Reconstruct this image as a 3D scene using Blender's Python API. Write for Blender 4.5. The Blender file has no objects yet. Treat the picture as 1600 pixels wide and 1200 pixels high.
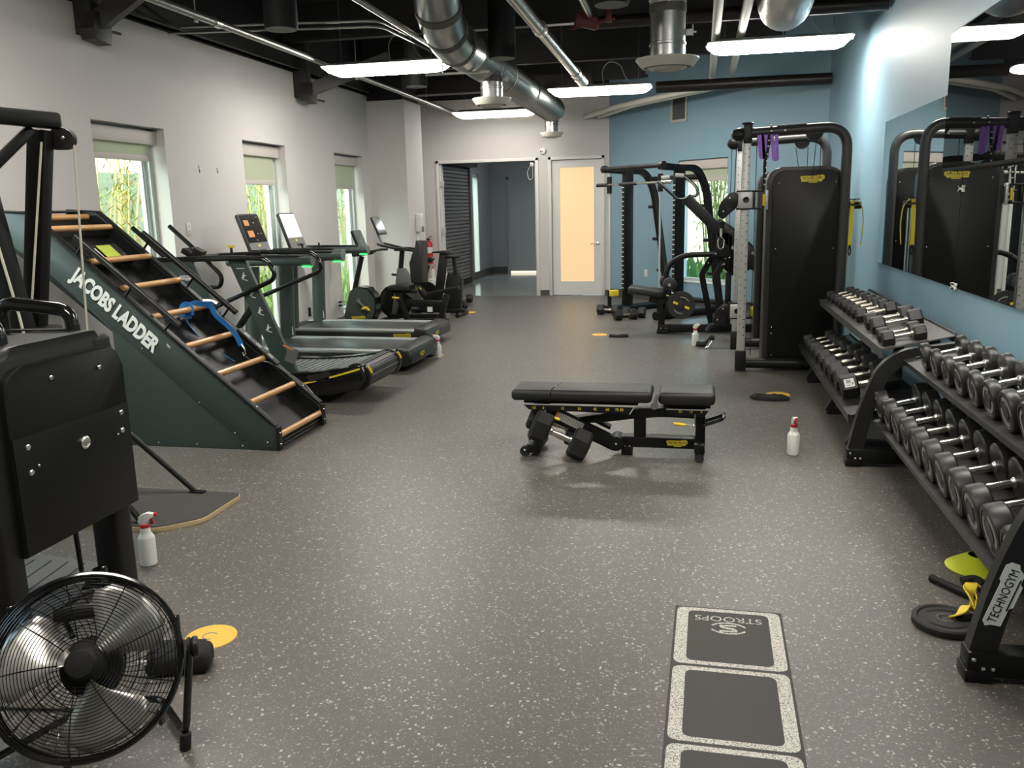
import bpy, bmesh, math, random
from mathutils import Vector, Matrix, Euler
random.seed(7)
PI = math.pi
SC = bpy.context.scene
COL = SC.collection

# ------------------------------------------------------------------ camera
cam_d = bpy.data.cameras.new('camera')
cam_d.sensor_fit = 'HORIZONTAL'
cam_d.sensor_width = 36.0
cam_d.lens = 36.0 * 1343.35 / 1600.0
cam_d.clip_start = 0.05
cam = bpy.data.objects.new('camera', cam_d)
COL.objects.link(cam)
yaw, pitch, roll = math.radians(12.355), math.radians(11.6247), math.radians(-1.337)
fwd = Vector((-math.sin(yaw) * math.cos(pitch), math.cos(yaw) * math.cos(pitch), -math.sin(pitch)))
rgt = Vector((math.cos(yaw), math.sin(yaw), 0))
upv = rgt.cross(fwd)
r2 = rgt * math.cos(roll) + upv * math.sin(roll)
u2 = upv * math.cos(roll) - rgt * math.sin(roll)
cm = Matrix((r2, u2, -fwd)).transposed().to_4x4()
cm.translation = (0, 0, 1.6)
cam.matrix_world = cm
SC.camera = cam

# ------------------------------------------------------------------ world, exposure
SC.view_settings.view_transform = 'Standard'
SC.view_settings.look = 'None'
SC.view_settings.gamma = 1.0
SC.view_settings.use_curve_mapping = False
SC.view_settings.exposure = 0.35
LAMP_STRENGTH = 32.0
w = bpy.data.worlds.new('world')
SC.world = w
w.use_nodes = True
nt = w.node_tree
nt.nodes.clear()
sky = nt.nodes.new('ShaderNodeTexSky')
sky.sky_type = 'NISHITA'
sky.sun_disc = False
sky.sun_elevation = math.radians(48)
sky.sun_rotation = math.radians(200)
sky.air_density = 1.2
sky.dust_density = 3.0
bgn = nt.nodes.new('ShaderNodeBackground')
bgn.inputs['Strength'].default_value = 0.85
won = nt.nodes.new('ShaderNodeOutputWorld')
nt.links.new(sky.outputs[0], bgn.inputs['Color'])
nt.links.new(bgn.outputs[0], won.inputs['Surface'])

# ------------------------------------------------------------------ materials
MATS = {}


def mat(name, col, rough=0.5, metal=0.0, spec=0.5, emit=None, es=0.0, noise=0.0, nscale=40.0, bump=0.0, bscale=200.0, trans=0.0, coat=0.0):
    m = bpy.data.materials.new(name)
    m.use_nodes = True
    n = m.node_tree.nodes
    l = m.node_tree.links
    b = n['Principled BSDF']
    b.inputs['Base Color'].default_value = (*col, 1)
    b.inputs['Roughness'].default_value = rough
    b.inputs['Metallic'].default_value = metal
    b.inputs['Specular IOR Level'].default_value = spec
    if trans:
        b.inputs['Transmission Weight'].default_value = trans
    if coat:
        b.inputs['Coat Weight'].default_value = coat
        b.inputs['Coat Roughness'].default_value = 0.1
    if emit:
        b.inputs['Emission Color'].default_value = (*emit, 1)
        b.inputs['Emission Strength'].default_value = es
    tc = None
    if noise or bump:
        tc = n.new('ShaderNodeTexCoord')
    if noise:
        t = n.new('ShaderNodeTexNoise')
        t.inputs['Scale'].default_value = nscale
        t.inputs['Detail'].default_value = 4
        r = n.new('ShaderNodeMapRange')
        r.inputs['To Min'].default_value = 1 - noise
        r.inputs['To Max'].default_value = 1 + noise
        mx = n.new('ShaderNodeMix')
        mx.data_type = 'RGBA'
        mx.blend_type = 'MULTIPLY'
        mx.inputs['Factor'].default_value = 1
        mx.inputs['A'].default_value = (*col, 1)
        l.new(tc.outputs['Object'], t.inputs['Vector'])
        l.new(t.outputs['Fac'], r.inputs['Value'])
        l.new(r.outputs['Result'], mx.inputs['B'])
        l.new(mx.outputs['Result'], b.inputs['Base Color'])
    if bump:
        t2 = n.new('ShaderNodeTexNoise')
        t2.inputs['Scale'].default_value = bscale
        t2.inputs['Detail'].default_value = 3
        bp = n.new('ShaderNodeBump')
        bp.inputs['Strength'].default_value = bump
        bp.inputs['Distance'].default_value = 0.01
        l.new(tc.outputs['Object'], t2.inputs['Vector'])
        l.new(t2.outputs['Fac'], bp.inputs['Height'])
        l.new(bp.outputs['Normal'], b.inputs['Normal'])
    MATS[name] = m
    return m


def M(n):
    return MATS[n]


mat('wall_grey', (0.60, 0.575, 0.555), 0.75, noise=0.03, nscale=3, bump=0.05, bscale=350)
mat('wall_blue', (0.235, 0.385, 0.475), 0.5, noise=0.03, nscale=3, bump=0.05, bscale=350)
mat('black_paint', (0.010, 0.011, 0.012), 0.7, noise=0.2, nscale=5)
mat('ceiling_black', (0.008, 0.008, 0.009), 0.8, noise=0.3, nscale=4)
mat('steel_dark', (0.022, 0.021, 0.02), 0.5, noise=0.2, nscale=8)
mat('brown_pipe', (0.026, 0.02, 0.017), 0.35, noise=0.15, nscale=8)
mat('baseboard', (0.075, 0.075, 0.072), 0.5, noise=0.05, nscale=10)
mat('white_paint', (0.72, 0.71, 0.68), 0.4, noise=0.02, nscale=10)
mat('frame_alu', (0.55, 0.60, 0.58), 0.4, metal=0.2, noise=0.03, nscale=20)
mat('shade_cloth', (0.62, 0.62, 0.50), 0.9, noise=0.04, nscale=120, trans=0.0)
mat('shade_box', (0.55, 0.51, 0.47), 0.6, noise=0.03, nscale=20)
mat('hall_wall', (0.30, 0.31, 0.32), 0.7, noise=0.03, nscale=5)
mat('hall_floor', (0.30, 0.31, 0.30), 0.12, noise=0.15, nscale=2)
mat('shutter', (0.26, 0.26, 0.25), 0.45, metal=0.3, noise=0.05, nscale=20)
mat('frosted_lit', (0.55, 0.40, 0.22), 0.5, emit=(1.0, 0.70, 0.37), es=0.50, noise=0.02, nscale=2)
mat('gap_lit', (0.9, 0.85, 0.7), 0.5, emit=(1.0, 0.9, 0.66), es=0.9, noise=0.02, nscale=5)
mat('lens_lit', (0.9, 0.9, 0.85), 0.4, emit=(1.0, 0.95, 0.87), es=LAMP_STRENGTH, noise=0.01, nscale=5)
mat('lens_hall', (0.9, 0.9, 0.9), 0.4, emit=(0.92, 0.97, 1.0), es=17.0, noise=0.01, nscale=5)  # glow of the fill light added in the hall
mat('lens_soft', (0.9, 0.9, 0.85), 0.4, emit=(1.0, 0.95, 0.87), es=LAMP_STRENGTH * 0.42, noise=0.01, nscale=5)
mat('rail_alu', (0.34, 0.36, 0.35), 0.35, metal=0.4, noise=0.05, nscale=40)
mat('blade_alu', (0.50, 0.48, 0.44), 0.32, metal=0.7, noise=0.05, nscale=40)
mat('shelf_sheen', (0.085, 0.080, 0.078), 0.38, noise=0.06, nscale=40)
mat('mirror', (0.82, 0.85, 0.84), 0.0, metal=1.0, spec=0.5)
mat('screen_off', (0.004, 0.004, 0.0045), 0.0, spec=0.55, noise=0.02, nscale=3)
mat('black_metal', (0.0065, 0.0068, 0.0066), 0.42, spec=0.28, noise=0.15, nscale=60, bump=0.05, bscale=500)
mat('black_gloss', (0.008, 0.008, 0.008), 0.16, noise=0.05, nscale=30, coat=0.3)
mat('black_matte', (0.009, 0.009, 0.009), 0.62, spec=0.3, noise=0.15, nscale=60, bump=0.1, bscale=500)
mat('black_plastic', (0.010, 0.010, 0.010), 0.42, spec=0.35, noise=0.1, nscale=60, bump=0.08, bscale=400)
mat('dark_grey', (0.030, 0.029, 0.028), 0.4, noise=0.08, nscale=50)
mat('charcoal', (0.016, 0.016, 0.016), 0.36, spec=0.4, noise=0.08, nscale=50)
mat('mid_grey', (0.17, 0.17, 0.17), 0.4, metal=0.3, noise=0.06, nscale=50)
mat('light_grey', (0.56, 0.56, 0.54), 0.38, metal=0.3, noise=0.05, nscale=50)
mat('grey_green', (0.05, 0.065, 0.058), 0.35, noise=0.06, nscale=50)
mat('ladder_green', (0.036, 0.052, 0.047), 0.38, noise=0.1, nscale=12)
mat('leather', (0.014, 0.014, 0.0145), 0.45, noise=0.1, nscale=80, bump=0.15, bscale=260)
mat('rubber', (0.016, 0.016, 0.016), 0.65, noise=0.15, nscale=90, bump=0.1, bscale=400)
mat('hex_rubber', (0.016, 0.016, 0.016), 0.45, spec=0.4, noise=0.12, nscale=90, bump=0.1, bscale=400)
mat('round_rubber', (0.017, 0.0165, 0.016), 0.42, spec=0.45, noise=0.12, nscale=90, bump=0.06, bscale=400)
mat('chrome', (0.80, 0.79, 0.75), 0.27, metal=1.0, noise=0.02, nscale=50)
mat('steel_worn', (0.62, 0.57, 0.49), 0.28, metal=1.0, noise=0.15, nscale=120)
mat('galv', (0.50, 0.51, 0.50), 0.30, metal=1.0, noise=0.18, nscale=25)
mat('galv_bright', (0.78, 0.77, 0.76), 0.35, metal=0.8, noise=0.12, nscale=25)
mat('duct_tape', (0.11, 0.105, 0.09), 0.6, noise=0.15, nscale=15)
mat('pipe_steel', (0.40, 0.39, 0.36), 0.22, metal=1.0, noise=0.12, nscale=25)
mat('conduit', (0.33, 0.34, 0.32), 0.35, metal=0.8, noise=0.1, nscale=25)
mat('pipe_white', (0.62, 0.61, 0.54), 0.5, noise=0.04, nscale=20)
mat('diffuser', (0.52, 0.50, 0.43), 0.45, noise=0.04, nscale=20)
mat('wood', (0.56, 0.31, 0.12), 0.35, noise=0.15, nscale=30, coat=0.3)
mat('ply_edge', (0.55, 0.42, 0.24), 0.55, noise=0.15, nscale=50)
mat('yellow', (0.80, 0.60, 0.03), 0.45, noise=0.04, nscale=50)
mat('yellow_badge', (0.72, 0.58, 0.03), 0.4, noise=0.02, nscale=50)
mat('orange_disc', (0.85, 0.48, 0.06), 0.5, noise=0.04, nscale=30)
mat('lime', (0.62, 0.70, 0.03), 0.5, noise=0.05, nscale=30)
mat('white_text', (0.82, 0.84, 0.80), 0.5, noise=0.02, nscale=50)
mat('black_text', (0.01, 0.01, 0.01), 0.5, noise=0.02, nscale=50)
mat('grey_text', (0.25, 0.25, 0.24), 0.5, noise=0.02, nscale=50)
mat('green_text', (0.42, 0.52, 0.06), 0.5, noise=0.02, nscale=50)
mat('bottle_white', (0.80, 0.80, 0.74), 0.4, noise=0.02, nscale=30, spec=0.4)
mat('red_dark', (0.10, 0.012, 0.008), 0.5, noise=0.1, nscale=30)
mat('red', (0.55, 0.02, 0.02), 0.35, noise=0.05, nscale=30)
mat('orange_label', (0.75, 0.25, 0.05), 0.5, noise=0.03, nscale=30)
mat('blue_strap', (0.02, 0.16, 0.45), 0.6, noise=0.1, nscale=200)
mat('purple', (0.36, 0.15, 0.70), 0.5, noise=0.06, nscale=60)
mat('strap_yellow', (0.60, 0.50, 0.03), 0.7, noise=0.15, nscale=150)
mat('cord', (0.72, 0.68, 0.55), 0.6, noise=0.08, nscale=200)
mat('cloth_black', (0.012, 0.012, 0.012), 0.85, noise=0.2, nscale=120, bump=0.3, bscale=150)
mat('screen_dark', (0.03, 0.025, 0.022), 0.1, spec=0.6, noise=0.05, nscale=10)
mat('tile_orange', (0.45, 0.20, 0.05), 0.3, emit=(0.6, 0.25, 0.05), es=0.25, noise=0.2, nscale=60)
mat('led_green', (0.1, 0.8, 0.2), 0.4, emit=(0.05, 1.0, 0.15), es=1.6, noise=0.01, nscale=5)
mat('label_white', (0.70, 0.70, 0.68), 0.5, noise=0.03, nscale=60)
mat('belt', (0.035, 0.038, 0.038), 0.33, noise=0.2, nscale=200)
mat('slat_belt', (0.085, 0.10, 0.095), 0.34, noise=0.1, nscale=80)
mat('bamboo', (0.60, 0.52, 0.25), 0.6, noise=0.25, nscale=8)
mat('leaf', (0.30, 0.42, 0.07), 0.6, noise=0.3, nscale=6)
mat('leaf_gold', (0.62, 0.42, 0.08), 0.6, noise=0.3, nscale=6)
mat('grass_out', (0.30, 0.46, 0.14), 0.8, noise=0.4, nscale=5)
mat('fence_out', (0.62, 0.60, 0.40), 0.8, noise=0.1, nscale=2)
mat('gravel_out', (0.45, 0.46, 0.40), 0.9, noise=0.2, nscale=12)
mat('speaker_grille', (0.20, 0.20, 0.19), 0.7, noise=0.2, nscale=200)


def glass_mat():
    m = bpy.data.materials.new('glass')
    m.use_nodes = True
    n = m.node_tree.nodes
    l = m.node_tree.links
    n.clear()
    o = n.new('ShaderNodeOutputMaterial')
    mix = n.new('ShaderNodeMixShader')
    tr = n.new('ShaderNodeBsdfTransparent')
    tr.inputs['Color'].default_value = (0.86, 0.95, 0.91, 1)
    gl = n.new('ShaderNodeBsdfGlossy')
    gl.inputs['Roughness'].default_value = 0.02
    lw = n.new('ShaderNodeLayerWeight')
    fr = n.new('ShaderNodeMath')
    fr.operation = 'POWER'
    fr.inputs[1].default_value = 5.0
    l.new(lw.outputs['Facing'], fr.inputs[0])
    l.new(fr.outputs[0], mix.inputs[0])
    l.new(tr.outputs[0], mix.inputs[1])
    l.new(gl.outputs[0], mix.inputs[2])
    l.new(mix.outputs[0], o.inputs['Surface'])
    MATS['glass'] = m


glass_mat()


def shade_mat():     # translucent roller cloth
    m = MATS['shade_cloth']
    n = m.node_tree.nodes
    l = m.node_tree.links
    b = n['Principled BSDF']
    t = n.new('ShaderNodeBsdfTranslucent')
    t.inputs['Color'].default_value = (0.48, 0.56, 0.36, 1)
    mix = n.new('ShaderNodeMixShader')
    mix.inputs[0].default_value = 0.35
    l.new(b.outputs[0], mix.inputs[1])
    l.new(t.outputs[0], mix.inputs[2])
    l.new(mix.outputs[0], n['Material Output'].inputs['Surface'])


shade_mat()


def floor_mat():     # dark rubber floor with pale chips
    m = bpy.data.materials.new('floor_rubber')
    m.use_nodes = True
    n = m.node_tree.nodes
    l = m.node_tree.links
    b = n['Principled BSDF']
    tc = n.new('ShaderNodeTexCoord')
    nz = n.new('ShaderNodeTexNoise')
    nz.inputs['Scale'].default_value = 1.1
    nz.inputs['Detail'].default_value = 5
    fine = n.new('ShaderNodeTexNoise')
    fine.inputs['Scale'].default_value = 160
    fine.inputs['Detail'].default_value = 3
    l.new(tc.outputs['Object'], nz.inputs['Vector'])
    l.new(tc.outputs['Object'], fine.inputs['Vector'])
    base = n.new('ShaderNodeMix')
    base.data_type = 'RGBA'
    base.inputs['A'].default_value = (0.094, 0.0855, 0.0755, 1)
    base.inputs['B'].default_value = (0.126, 0.114, 0.101, 1)
    l.new(nz.outputs['Fac'], base.inputs['Factor'])
    warp = n.new('ShaderNodeTexNoise')
    warp.inputs['Scale'].default_value = 85
    l.new(tc.outputs['Object'], warp.inputs['Vector'])
    wm = n.new('ShaderNodeVectorMath')
    wm.operation = 'MULTIPLY_ADD'
    wm.inputs[1].default_value = (0.020, 0.020, 0.0)
    l.new(warp.outputs['Color'], wm.inputs[0])
    l.new(tc.outputs['Object'], wm.inputs[2])
    last = base.outputs['Result']
    for sc, thr, dist, col in ((80, 0.925, 0.38, (0.47, 0.45, 0.40, 1)), (125, 0.90, 0.42, (0.36, 0.34, 0.30, 1)), (200, 0.82, 0.5, (0.20, 0.187, 0.165, 1))):
        vo = n.new('ShaderNodeTexVoronoi')
        vo.inputs['Scale'].default_value = sc
        l.new(wm.outputs['Vector'], vo.inputs['Vector'])
        sep = n.new('ShaderNodeSeparateColor')
        l.new(vo.outputs['Color'], sep.inputs['Color'])
        g = n.new('ShaderNodeMath')
        g.operation = 'GREATER_THAN'
        g.inputs[1].default_value = thr
        l.new(sep.outputs[0], g.inputs[0])
        d = n.new('ShaderNodeMath')
        d.operation = 'LESS_THAN'
        d.inputs[1].default_value = dist
        l.new(vo.outputs['Distance'], d.inputs[0])
        mu = n.new('ShaderNodeMath')
        mu.operation = 'MULTIPLY'
        l.new(g.outputs[0], mu.inputs[0])
        l.new(d.outputs[0], mu.inputs[1])
        mx = n.new('ShaderNodeMix')
        mx.data_type = 'RGBA'
        mx.inputs['B'].default_value = col
        l.new(mu.outputs[0], mx.inputs['Factor'])
        l.new(last, mx.inputs['A'])
        last = mx.outputs['Result']
    l.new(last, b.inputs['Base Color'])
    b.inputs['Roughness'].default_value = 0.36
    b.inputs['Specular IOR Level'].default_value = 0.5
    bp = n.new('ShaderNodeBump')
    bp.inputs['Strength'].default_value = 0.25
    bp.inputs['Distance'].default_value = 0.004
    l.new(fine.outputs['Fac'], bp.inputs['Height'])
    l.new(bp.outputs['Normal'], b.inputs['Normal'])
    MATS['floor_rubber'] = m


floor_mat()


def mat_paint():     # worn white print on the agility mat
    m = mat('mat_white', (0.6, 0.58, 0.52), 0.6)
    n = m.node_tree.nodes
    l = m.node_tree.links
    tc = n.new('ShaderNodeTexCoord')
    nz = n.new('ShaderNodeTexNoise')
    nz.inputs['Scale'].default_value = 230
    nz.inputs['Detail'].default_value = 3
    r = n.new('ShaderNodeValToRGB')
    r.color_ramp.elements[0].position = 0.36
    r.color_ramp.elements[0].color = (0.07, 0.067, 0.06, 1)
    r.color_ramp.elements[1].position = 0.52
    r.color_ramp.elements[1].color = (0.60, 0.575, 0.51, 1)
    l.new(tc.outputs['Object'], nz.inputs['Vector'])
    l.new(nz.outputs['Fac'], r.inputs['Fac'])
    l.new(r.outputs['Color'], n['Principled BSDF'].inputs['Base Color'])


mat_paint()
mat('mat_black', (0.040, 0.037, 0.034), 0.6, noise=0.2, nscale=150, bump=0.2, bscale=500)


# ------------------------------------------------------------------ mesh building
class MB:
    """Collects shapes in a bmesh; material index per shape."""

    def __init__(self):
        self.bm = bmesh.new()
        self.mi = 0

    def _mark(self, faces):
        for f in faces:
            f.material_index = self.mi

    def box(self, c, s, rot=None, bev=0.0, seg=2):
        tmp = bmesh.new()
        bmesh.ops.create_cube(tmp, size=1.0)
        for v in tmp.verts:
            v.co = Vector((v.co.x * s[0], v.co.y * s[1], v.co.z * s[2]))
        if bev > 0:
            bmesh.ops.bevel(tmp, geom=list(tmp.edges), offset=min(bev, min(s) * 0.49), segments=seg, profile=0.5, affect='EDGES')
        self._merge(tmp, c, rot)
        return self

    def bb(self, lo, hi, bev=0.0, seg=2):
        c = [(a + b) / 2 for a, b in zip(lo, hi)]
        s = [abs(b - a) for a, b in zip(lo, hi)]
        return self.box(c, s, None, bev, seg)

    def _merge(self, tmp, c=(0, 0, 0), rot=None):
        m = Matrix.Translation(Vector(c))
        if rot is not None:
            R = rot if isinstance(rot, Matrix) else Euler(rot).to_matrix()
            m = m @ R.to_4x4()
        vm = {}
        for v in tmp.verts:
            vm[v] = self.bm.verts.new(m @ v.co)
        for f in tmp.faces:
            try:
                nf = self.bm.faces.new([vm[v] for v in f.verts])
                nf.material_index = self.mi
            except ValueError:
                pass
        tmp.free()

    def ring_loft(self, rings, closed=False, caps=True):
        vs = [[self.bm.verts.new(p) for p in r] for r in rings]
        n = len(vs[0])
        cnt = len(vs)
        for i in range(cnt if closed else cnt - 1):
            a, b = vs[i], vs[(i + 1) % cnt]
            for j in range(n):
                k = (j + 1) % n
                f = self.bm.faces.new((a[j], a[k], b[k], b[j]))
                f.material_index = self.mi
        if caps and not closed:
            for r in (list(reversed(vs[0])), vs[-1]):
                try:
                    f = self.bm.faces.new(r)
                    f.material_index = self.mi
                except ValueError:
                    pass

    def tube(self, pts, r, n=10, closed=False, caps=True, sx=1.0, sy=1.0, up=None):
        """r: number or list; sx, sy squash the section (sx across, sy along up)."""
        P = [Vector(p) for p in pts]
        if not isinstance(r, (list, tuple)):
            r = [r] * len(P)
        T = []
        for i in range(len(P)):
            if closed:
                t = P[(i + 1) % len(P)] - P[i - 1]
            elif i == 0:
                t = P[1] - P[0]
            elif i == len(P) - 1:
                t = P[-1] - P[-2]
            else:
                t = (P[i + 1] - P[i]).normalized() + (P[i] - P[i - 1]).normalized()
            T.append(t.normalized())
        u = Vector(up) if up is not None else (Vector((0, 0, 1)) if abs(T[0].z) < 0.9 else Vector((1, 0, 0)))
        u = (u - T[0] * u.dot(T[0])).normalized()
        rings = []
        for i in range(len(P)):
            u = (u - T[i] * u.dot(T[i])).normalized()
            s = T[i].cross(u)
            ring = []
            for k in range(n):
                a = 2 * PI * k / n
                ring.append(P[i] + (s * math.cos(a) * sx + u * math.sin(a) * sy) * r[i])
            rings.append(ring)
        self.ring_loft(rings, closed, caps)
        return self

    def bar(self, a, b, wx, wz, up=(0, 0, 1), bev=0.0):
        """rectangular bar from a to b; wx across, wz along up."""
        a, b = Vector(a), Vector(b)
        d = (b - a)
        L = d.length
        x = d.normalized()
        u = Vector(up)
        z = (u - x * u.dot(x))
        if z.length < 1e-5:
            u = Vector((1, 0, 0))
            z = (u - x * u.dot(x))
        z.normalize()
        y = z.cross(x)
        R = Matrix((x, y, z)).transposed()
        return self.box((a + b) / 2, (L, wx, wz), R, bev)

    def strip(self, pts, wx, wz, up=(0, 0, 1)):
        """rectangular section swept along a path."""
        P = [Vector(p) for p in pts]
        rings = []
        for i in range(len(P)):
            if i == 0:
                t = P[1] - P[0]
            elif i == len(P) - 1:
                t = P[-1] - P[-2]
            else:
                t = (P[i + 1] - P[i]).normalized() + (P[i] - P[i - 1]).normalized()
            t.normalize()
            u = Vector(up)
            u = (u - t * u.dot(t)).normalized()
            s = t.cross(u)
            rings.append([P[i] + s * wx / 2 + u * wz / 2, P[i] - s * wx / 2 + u * wz / 2, P[i] - s * wx / 2 - u * wz / 2, P[i] + s * wx / 2 - u * wz / 2])
        self.ring_loft(rings)
        return self

    def lathe(self, prof, n=20, c=(0, 0, 0), rot=None, caps=True):
        """prof: list of (radius, z)."""
        m = Matrix.Translation(Vector(c))
        if rot is not None:
            R = rot if isinstance(rot, Matrix) else Euler(rot).to_matrix()
            m = m @ R.to_4x4()
        rings = []
        for (r, z) in prof:
            rings.append([m @ Vector((max(r, 1e-4) * math.cos(2 * PI * k / n), max(r, 1e-4) * math.sin(2 * PI * k / n), z)) for k in range(n)])
        self.ring_loft(rings, False, caps)
        return self

    def cyl(self, a, b, r, n=16, r2=None):
        a, b = Vector(a), Vector(b)
        R = align(b - a)
        L = (b - a).length
        return self.lathe([(r, 0), (r if r2 is None else r2, L)], n, a, R)

    def prism(self, poly, thick, mtx=None, bev=0.0, seg=2):
        """poly in local XY, extruded along +Z by thick (centred), placed by mtx."""
        tmp = bmesh.new()
        lo = [tmp.verts.new((p[0], p[1], -thick / 2)) for p in poly]
        hi = [tmp.verts.new((p[0], p[1], thick / 2)) for p in poly]
        n = len(poly)
        area = sum(poly[i][0] * poly[(i + 1) % n][1] - poly[(i + 1) % n][0] * poly[i][1] for i in range(n))
        if area < 0:
            lo.reverse()
            hi.reverse()
        tmp.faces.new(list(reversed(lo)))
        tmp.faces.new(hi)
        for i in range(n):
            j = (i + 1) % n
            tmp.faces.new((lo[i], lo[j], hi[j], hi[i]))
        if bev > 0:
            ed = [e for e in tmp.edges if abs(e.verts[0].co.z - e.verts[1].co.z) < 1e-6]
            bmesh.ops.bevel(tmp, geom=ed, offset=min(bev, thick * 0.45), segments=seg, profile=0.5, affect='EDGES')
        if mtx is not None:
            bmesh.ops.transform(tmp, matrix=mtx, verts=tmp.verts)
        self._merge(tmp)
        return self

    def sphere(self, c, r, n=12, m=8, sq=(1, 1, 1)):
        tmp = bmesh.new()
        bmesh.ops.create_uvsphere(tmp, u_segments=n, v_segments=m, radius=r)
        for v in tmp.verts:
            v.co = Vector((v.co.x * sq[0], v.co.y * sq[1], v.co.z * sq[2]))
        self._merge(tmp, c)
        return self

    def quad(self, a, b, c, d):
        f = self.bm.faces.new([self.bm.verts.new(p) for p in (a, b, c, d)])
        f.material_index = self.mi
        return self

    def text(self, s, size, mtx, depth=0.002, align_x='CENTER', bold=0.0):
        cu = bpy.data.curves.new('t', 'FONT')
        cu.body = s
        cu.size = size
        cu.align_x = align_x
        cu.align_y = 'CENTER'
        cu.extrude = depth
        cu.offset = bold
        cu.resolution_u = 3
        ob = bpy.data.objects.new('t', cu)
        COL.objects.link(ob)
        dg = bpy.context.evaluated_depsgraph_get()
        me = bpy.data.meshes.new_from_object(ob.evaluated_get(dg))
        tmp = bmesh.new()
        tmp.from_mesh(me)
        bmesh.ops.transform(tmp, matrix=mtx, verts=tmp.verts)
        self._merge(tmp)
        bpy.data.meshes.remove(me)
        bpy.data.objects.remove(ob)
        bpy.data.curves.remove(cu)
        return self


def align(d):
    """3x3 rotation taking +Z to d."""
    return Vector(d).normalized().to_track_quat('Z', 'Y').to_matrix()


def frame(o, x, y):
    """4x4 matrix: local X along x, local Y along y, origin o."""
    x = Vector(x).normalized()
    y = Vector(y)
    y = (y - x * y.dot(x)).normalized()
    z = x.cross(y)
    m = Matrix((x, y, z)).transposed().to_4x4()
    m.translation = Vector(o)
    return m


def fillet(pts, r, seg=6, closed=False):
    P = [Vector(p) for p in pts]
    out = []
    n = len(P)
    for i in range(n):
        if not closed and i in (0, n - 1):
            out.append(P[i])
            continue
        a, b, c = P[i - 1], P[i], P[(i + 1) % n]
        d1, d2 = (a - b), (c - b)
        k = min(r, d1.length * 0.49, d2.length * 0.49)
        p1, p2 = b + d1.normalized() * k, b + d2.normalized() * k
        for s in range(seg + 1):
            t = s / seg
            out.append(p1 * (1 - t) ** 2 + b * 2 * t * (1 - t) + p2 * t ** 2)
    return out


def rrect(w, h, r, seg=4):
    """rounded rectangle outline, centred."""
    return [(p.x, p.y) for p in fillet([(-w / 2, -h / 2, 0), (w / 2, -h / 2, 0), (w / 2, h / 2, 0), (-w / 2, h / 2, 0)], r, seg, True)]


def obj(name, mb, mats, parent=None, off=None, sharp=35, label=None, kind=None):
    me = bpy.data.meshes.new(name)
    if off is not None:
        bmesh.ops.translate(mb.bm, vec=-Vector(off), verts=mb.bm.verts)
    bmesh.ops.remove_doubles(mb.bm, verts=mb.bm.verts, dist=1e-6)
    bmesh.ops.recalc_face_normals(mb.bm, faces=mb.bm.faces)
    mb.bm.to_mesh(me)
    mb.bm.free()
    me.shade_smooth()
    me.set_sharp_from_angle(angle=math.radians(sharp))
    for m in (mats if isinstance(mats, (list, tuple)) else [mats]):
        me.materials.append(MATS[m])
    o = bpy.data.objects.new(name, me)
    COL.objects.link(o)
    if parent is not None:
        o.parent = parent
    if label:
        o['label'] = label
    if kind:
        o['kind'] = kind
    return o


def struct(name, mb, mats, parent=None, **k):
    return obj(name, mb, mats, parent, kind='structure' if parent is None else None, **k)


class Thing:
    """An Empty at the base of a thing; parts are given in world coordinates (or local with world=False)."""

    def __init__(self, name, label, cat, loc=(0, 0, 0), rz=0.0, group=None):
        e = bpy.data.objects.new(name, None)
        e.empty_display_size = 0.1
        COL.objects.link(e)
        e.location = loc
        e.rotation_euler = (0, 0, rz)
        e['label'] = label
        e['category'] = cat
        if group:
            e['group'] = group
        self.e = e
        self.loc = Vector(loc)

    def add(self, name, mb, mats, parent=None, world=True, **k):
        return obj(name, mb, mats, parent or self.e, off=self.loc if world else None, **k)


def single(name, mb, mats, label, cat, loc=(0, 0, 0), group=None, rz=0.0, world=True, **k):
    """a thing that is one mesh."""
    o = obj(name, mb, mats, None, off=Vector(loc) if world else None, **k)
    o.location = loc
    o.rotation_euler = (0, 0, rz)
    o['label'] = label
    o['category'] = cat
    if group:
        o['group'] = group
    return o


def dup(root, loc, rz=None, label=None, group=None, rot=None):
    r = root.copy()
    COL.objects.link(r)
    r.location = loc
    if rz is not None:
        r.rotation_euler = (0, 0, rz)
    if rot is not None:
        r.rotation_euler = rot
    if label:
        r['label'] = label
    if group:
        r['group'] = group
    for ch in list(root.children):
        c = ch.copy()
        COL.objects.link(c)
        c.parent = r
        for g in ch.children:
            d = g.copy()
            COL.objects.link(d)
            d.parent = c
    return r


def ordinal(i):
    return ['first', 'second', 'third', 'fourth', 'fifth', 'sixth', 'seventh', 'eighth', 'ninth', 'tenth', 'eleventh', 'twelfth'][i]


def badge(mb, mtx, w, word='TECHNOGYM', bg=0, fg=1):
    """maker's plate: a long plaque with stepped ends and the word on it."""
    h = w * 0.27
    poly = [(-.50, .30), (-.44, .50), (.18, .50), (.22, .62), (.44, .62), (.50, .40), (.50, .0), (.44, -.10), (.38, -.42), (.24, -.42), (.2, -.58), (-.12, -.58), (-.16, -.42), (-.44, -.42), (-.46, .05)]
    mb.mi = bg
    mb.prism([(x * w, y * h) for x, y in poly], 0.003, mtx)
    mb.mi = fg
    mb.text(word, h * 0.62, mtx @ Matrix.Translation((0, h * 0.08, 0.0022)) @ Matrix.Diagonal((0.80, 1, 1, 1)), 0.0006, bold=0.0)
    mb.box((0, 0, 0), (w * .5, h * .07, 0.001), None)  # rule under the word
    ed = mb.bm.verts[:]
    for v in ed[-8:]:
        v.co = mtx @ (v.co + Vector((0.05 * w, -h * 0.34, 0.0022)))
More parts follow.
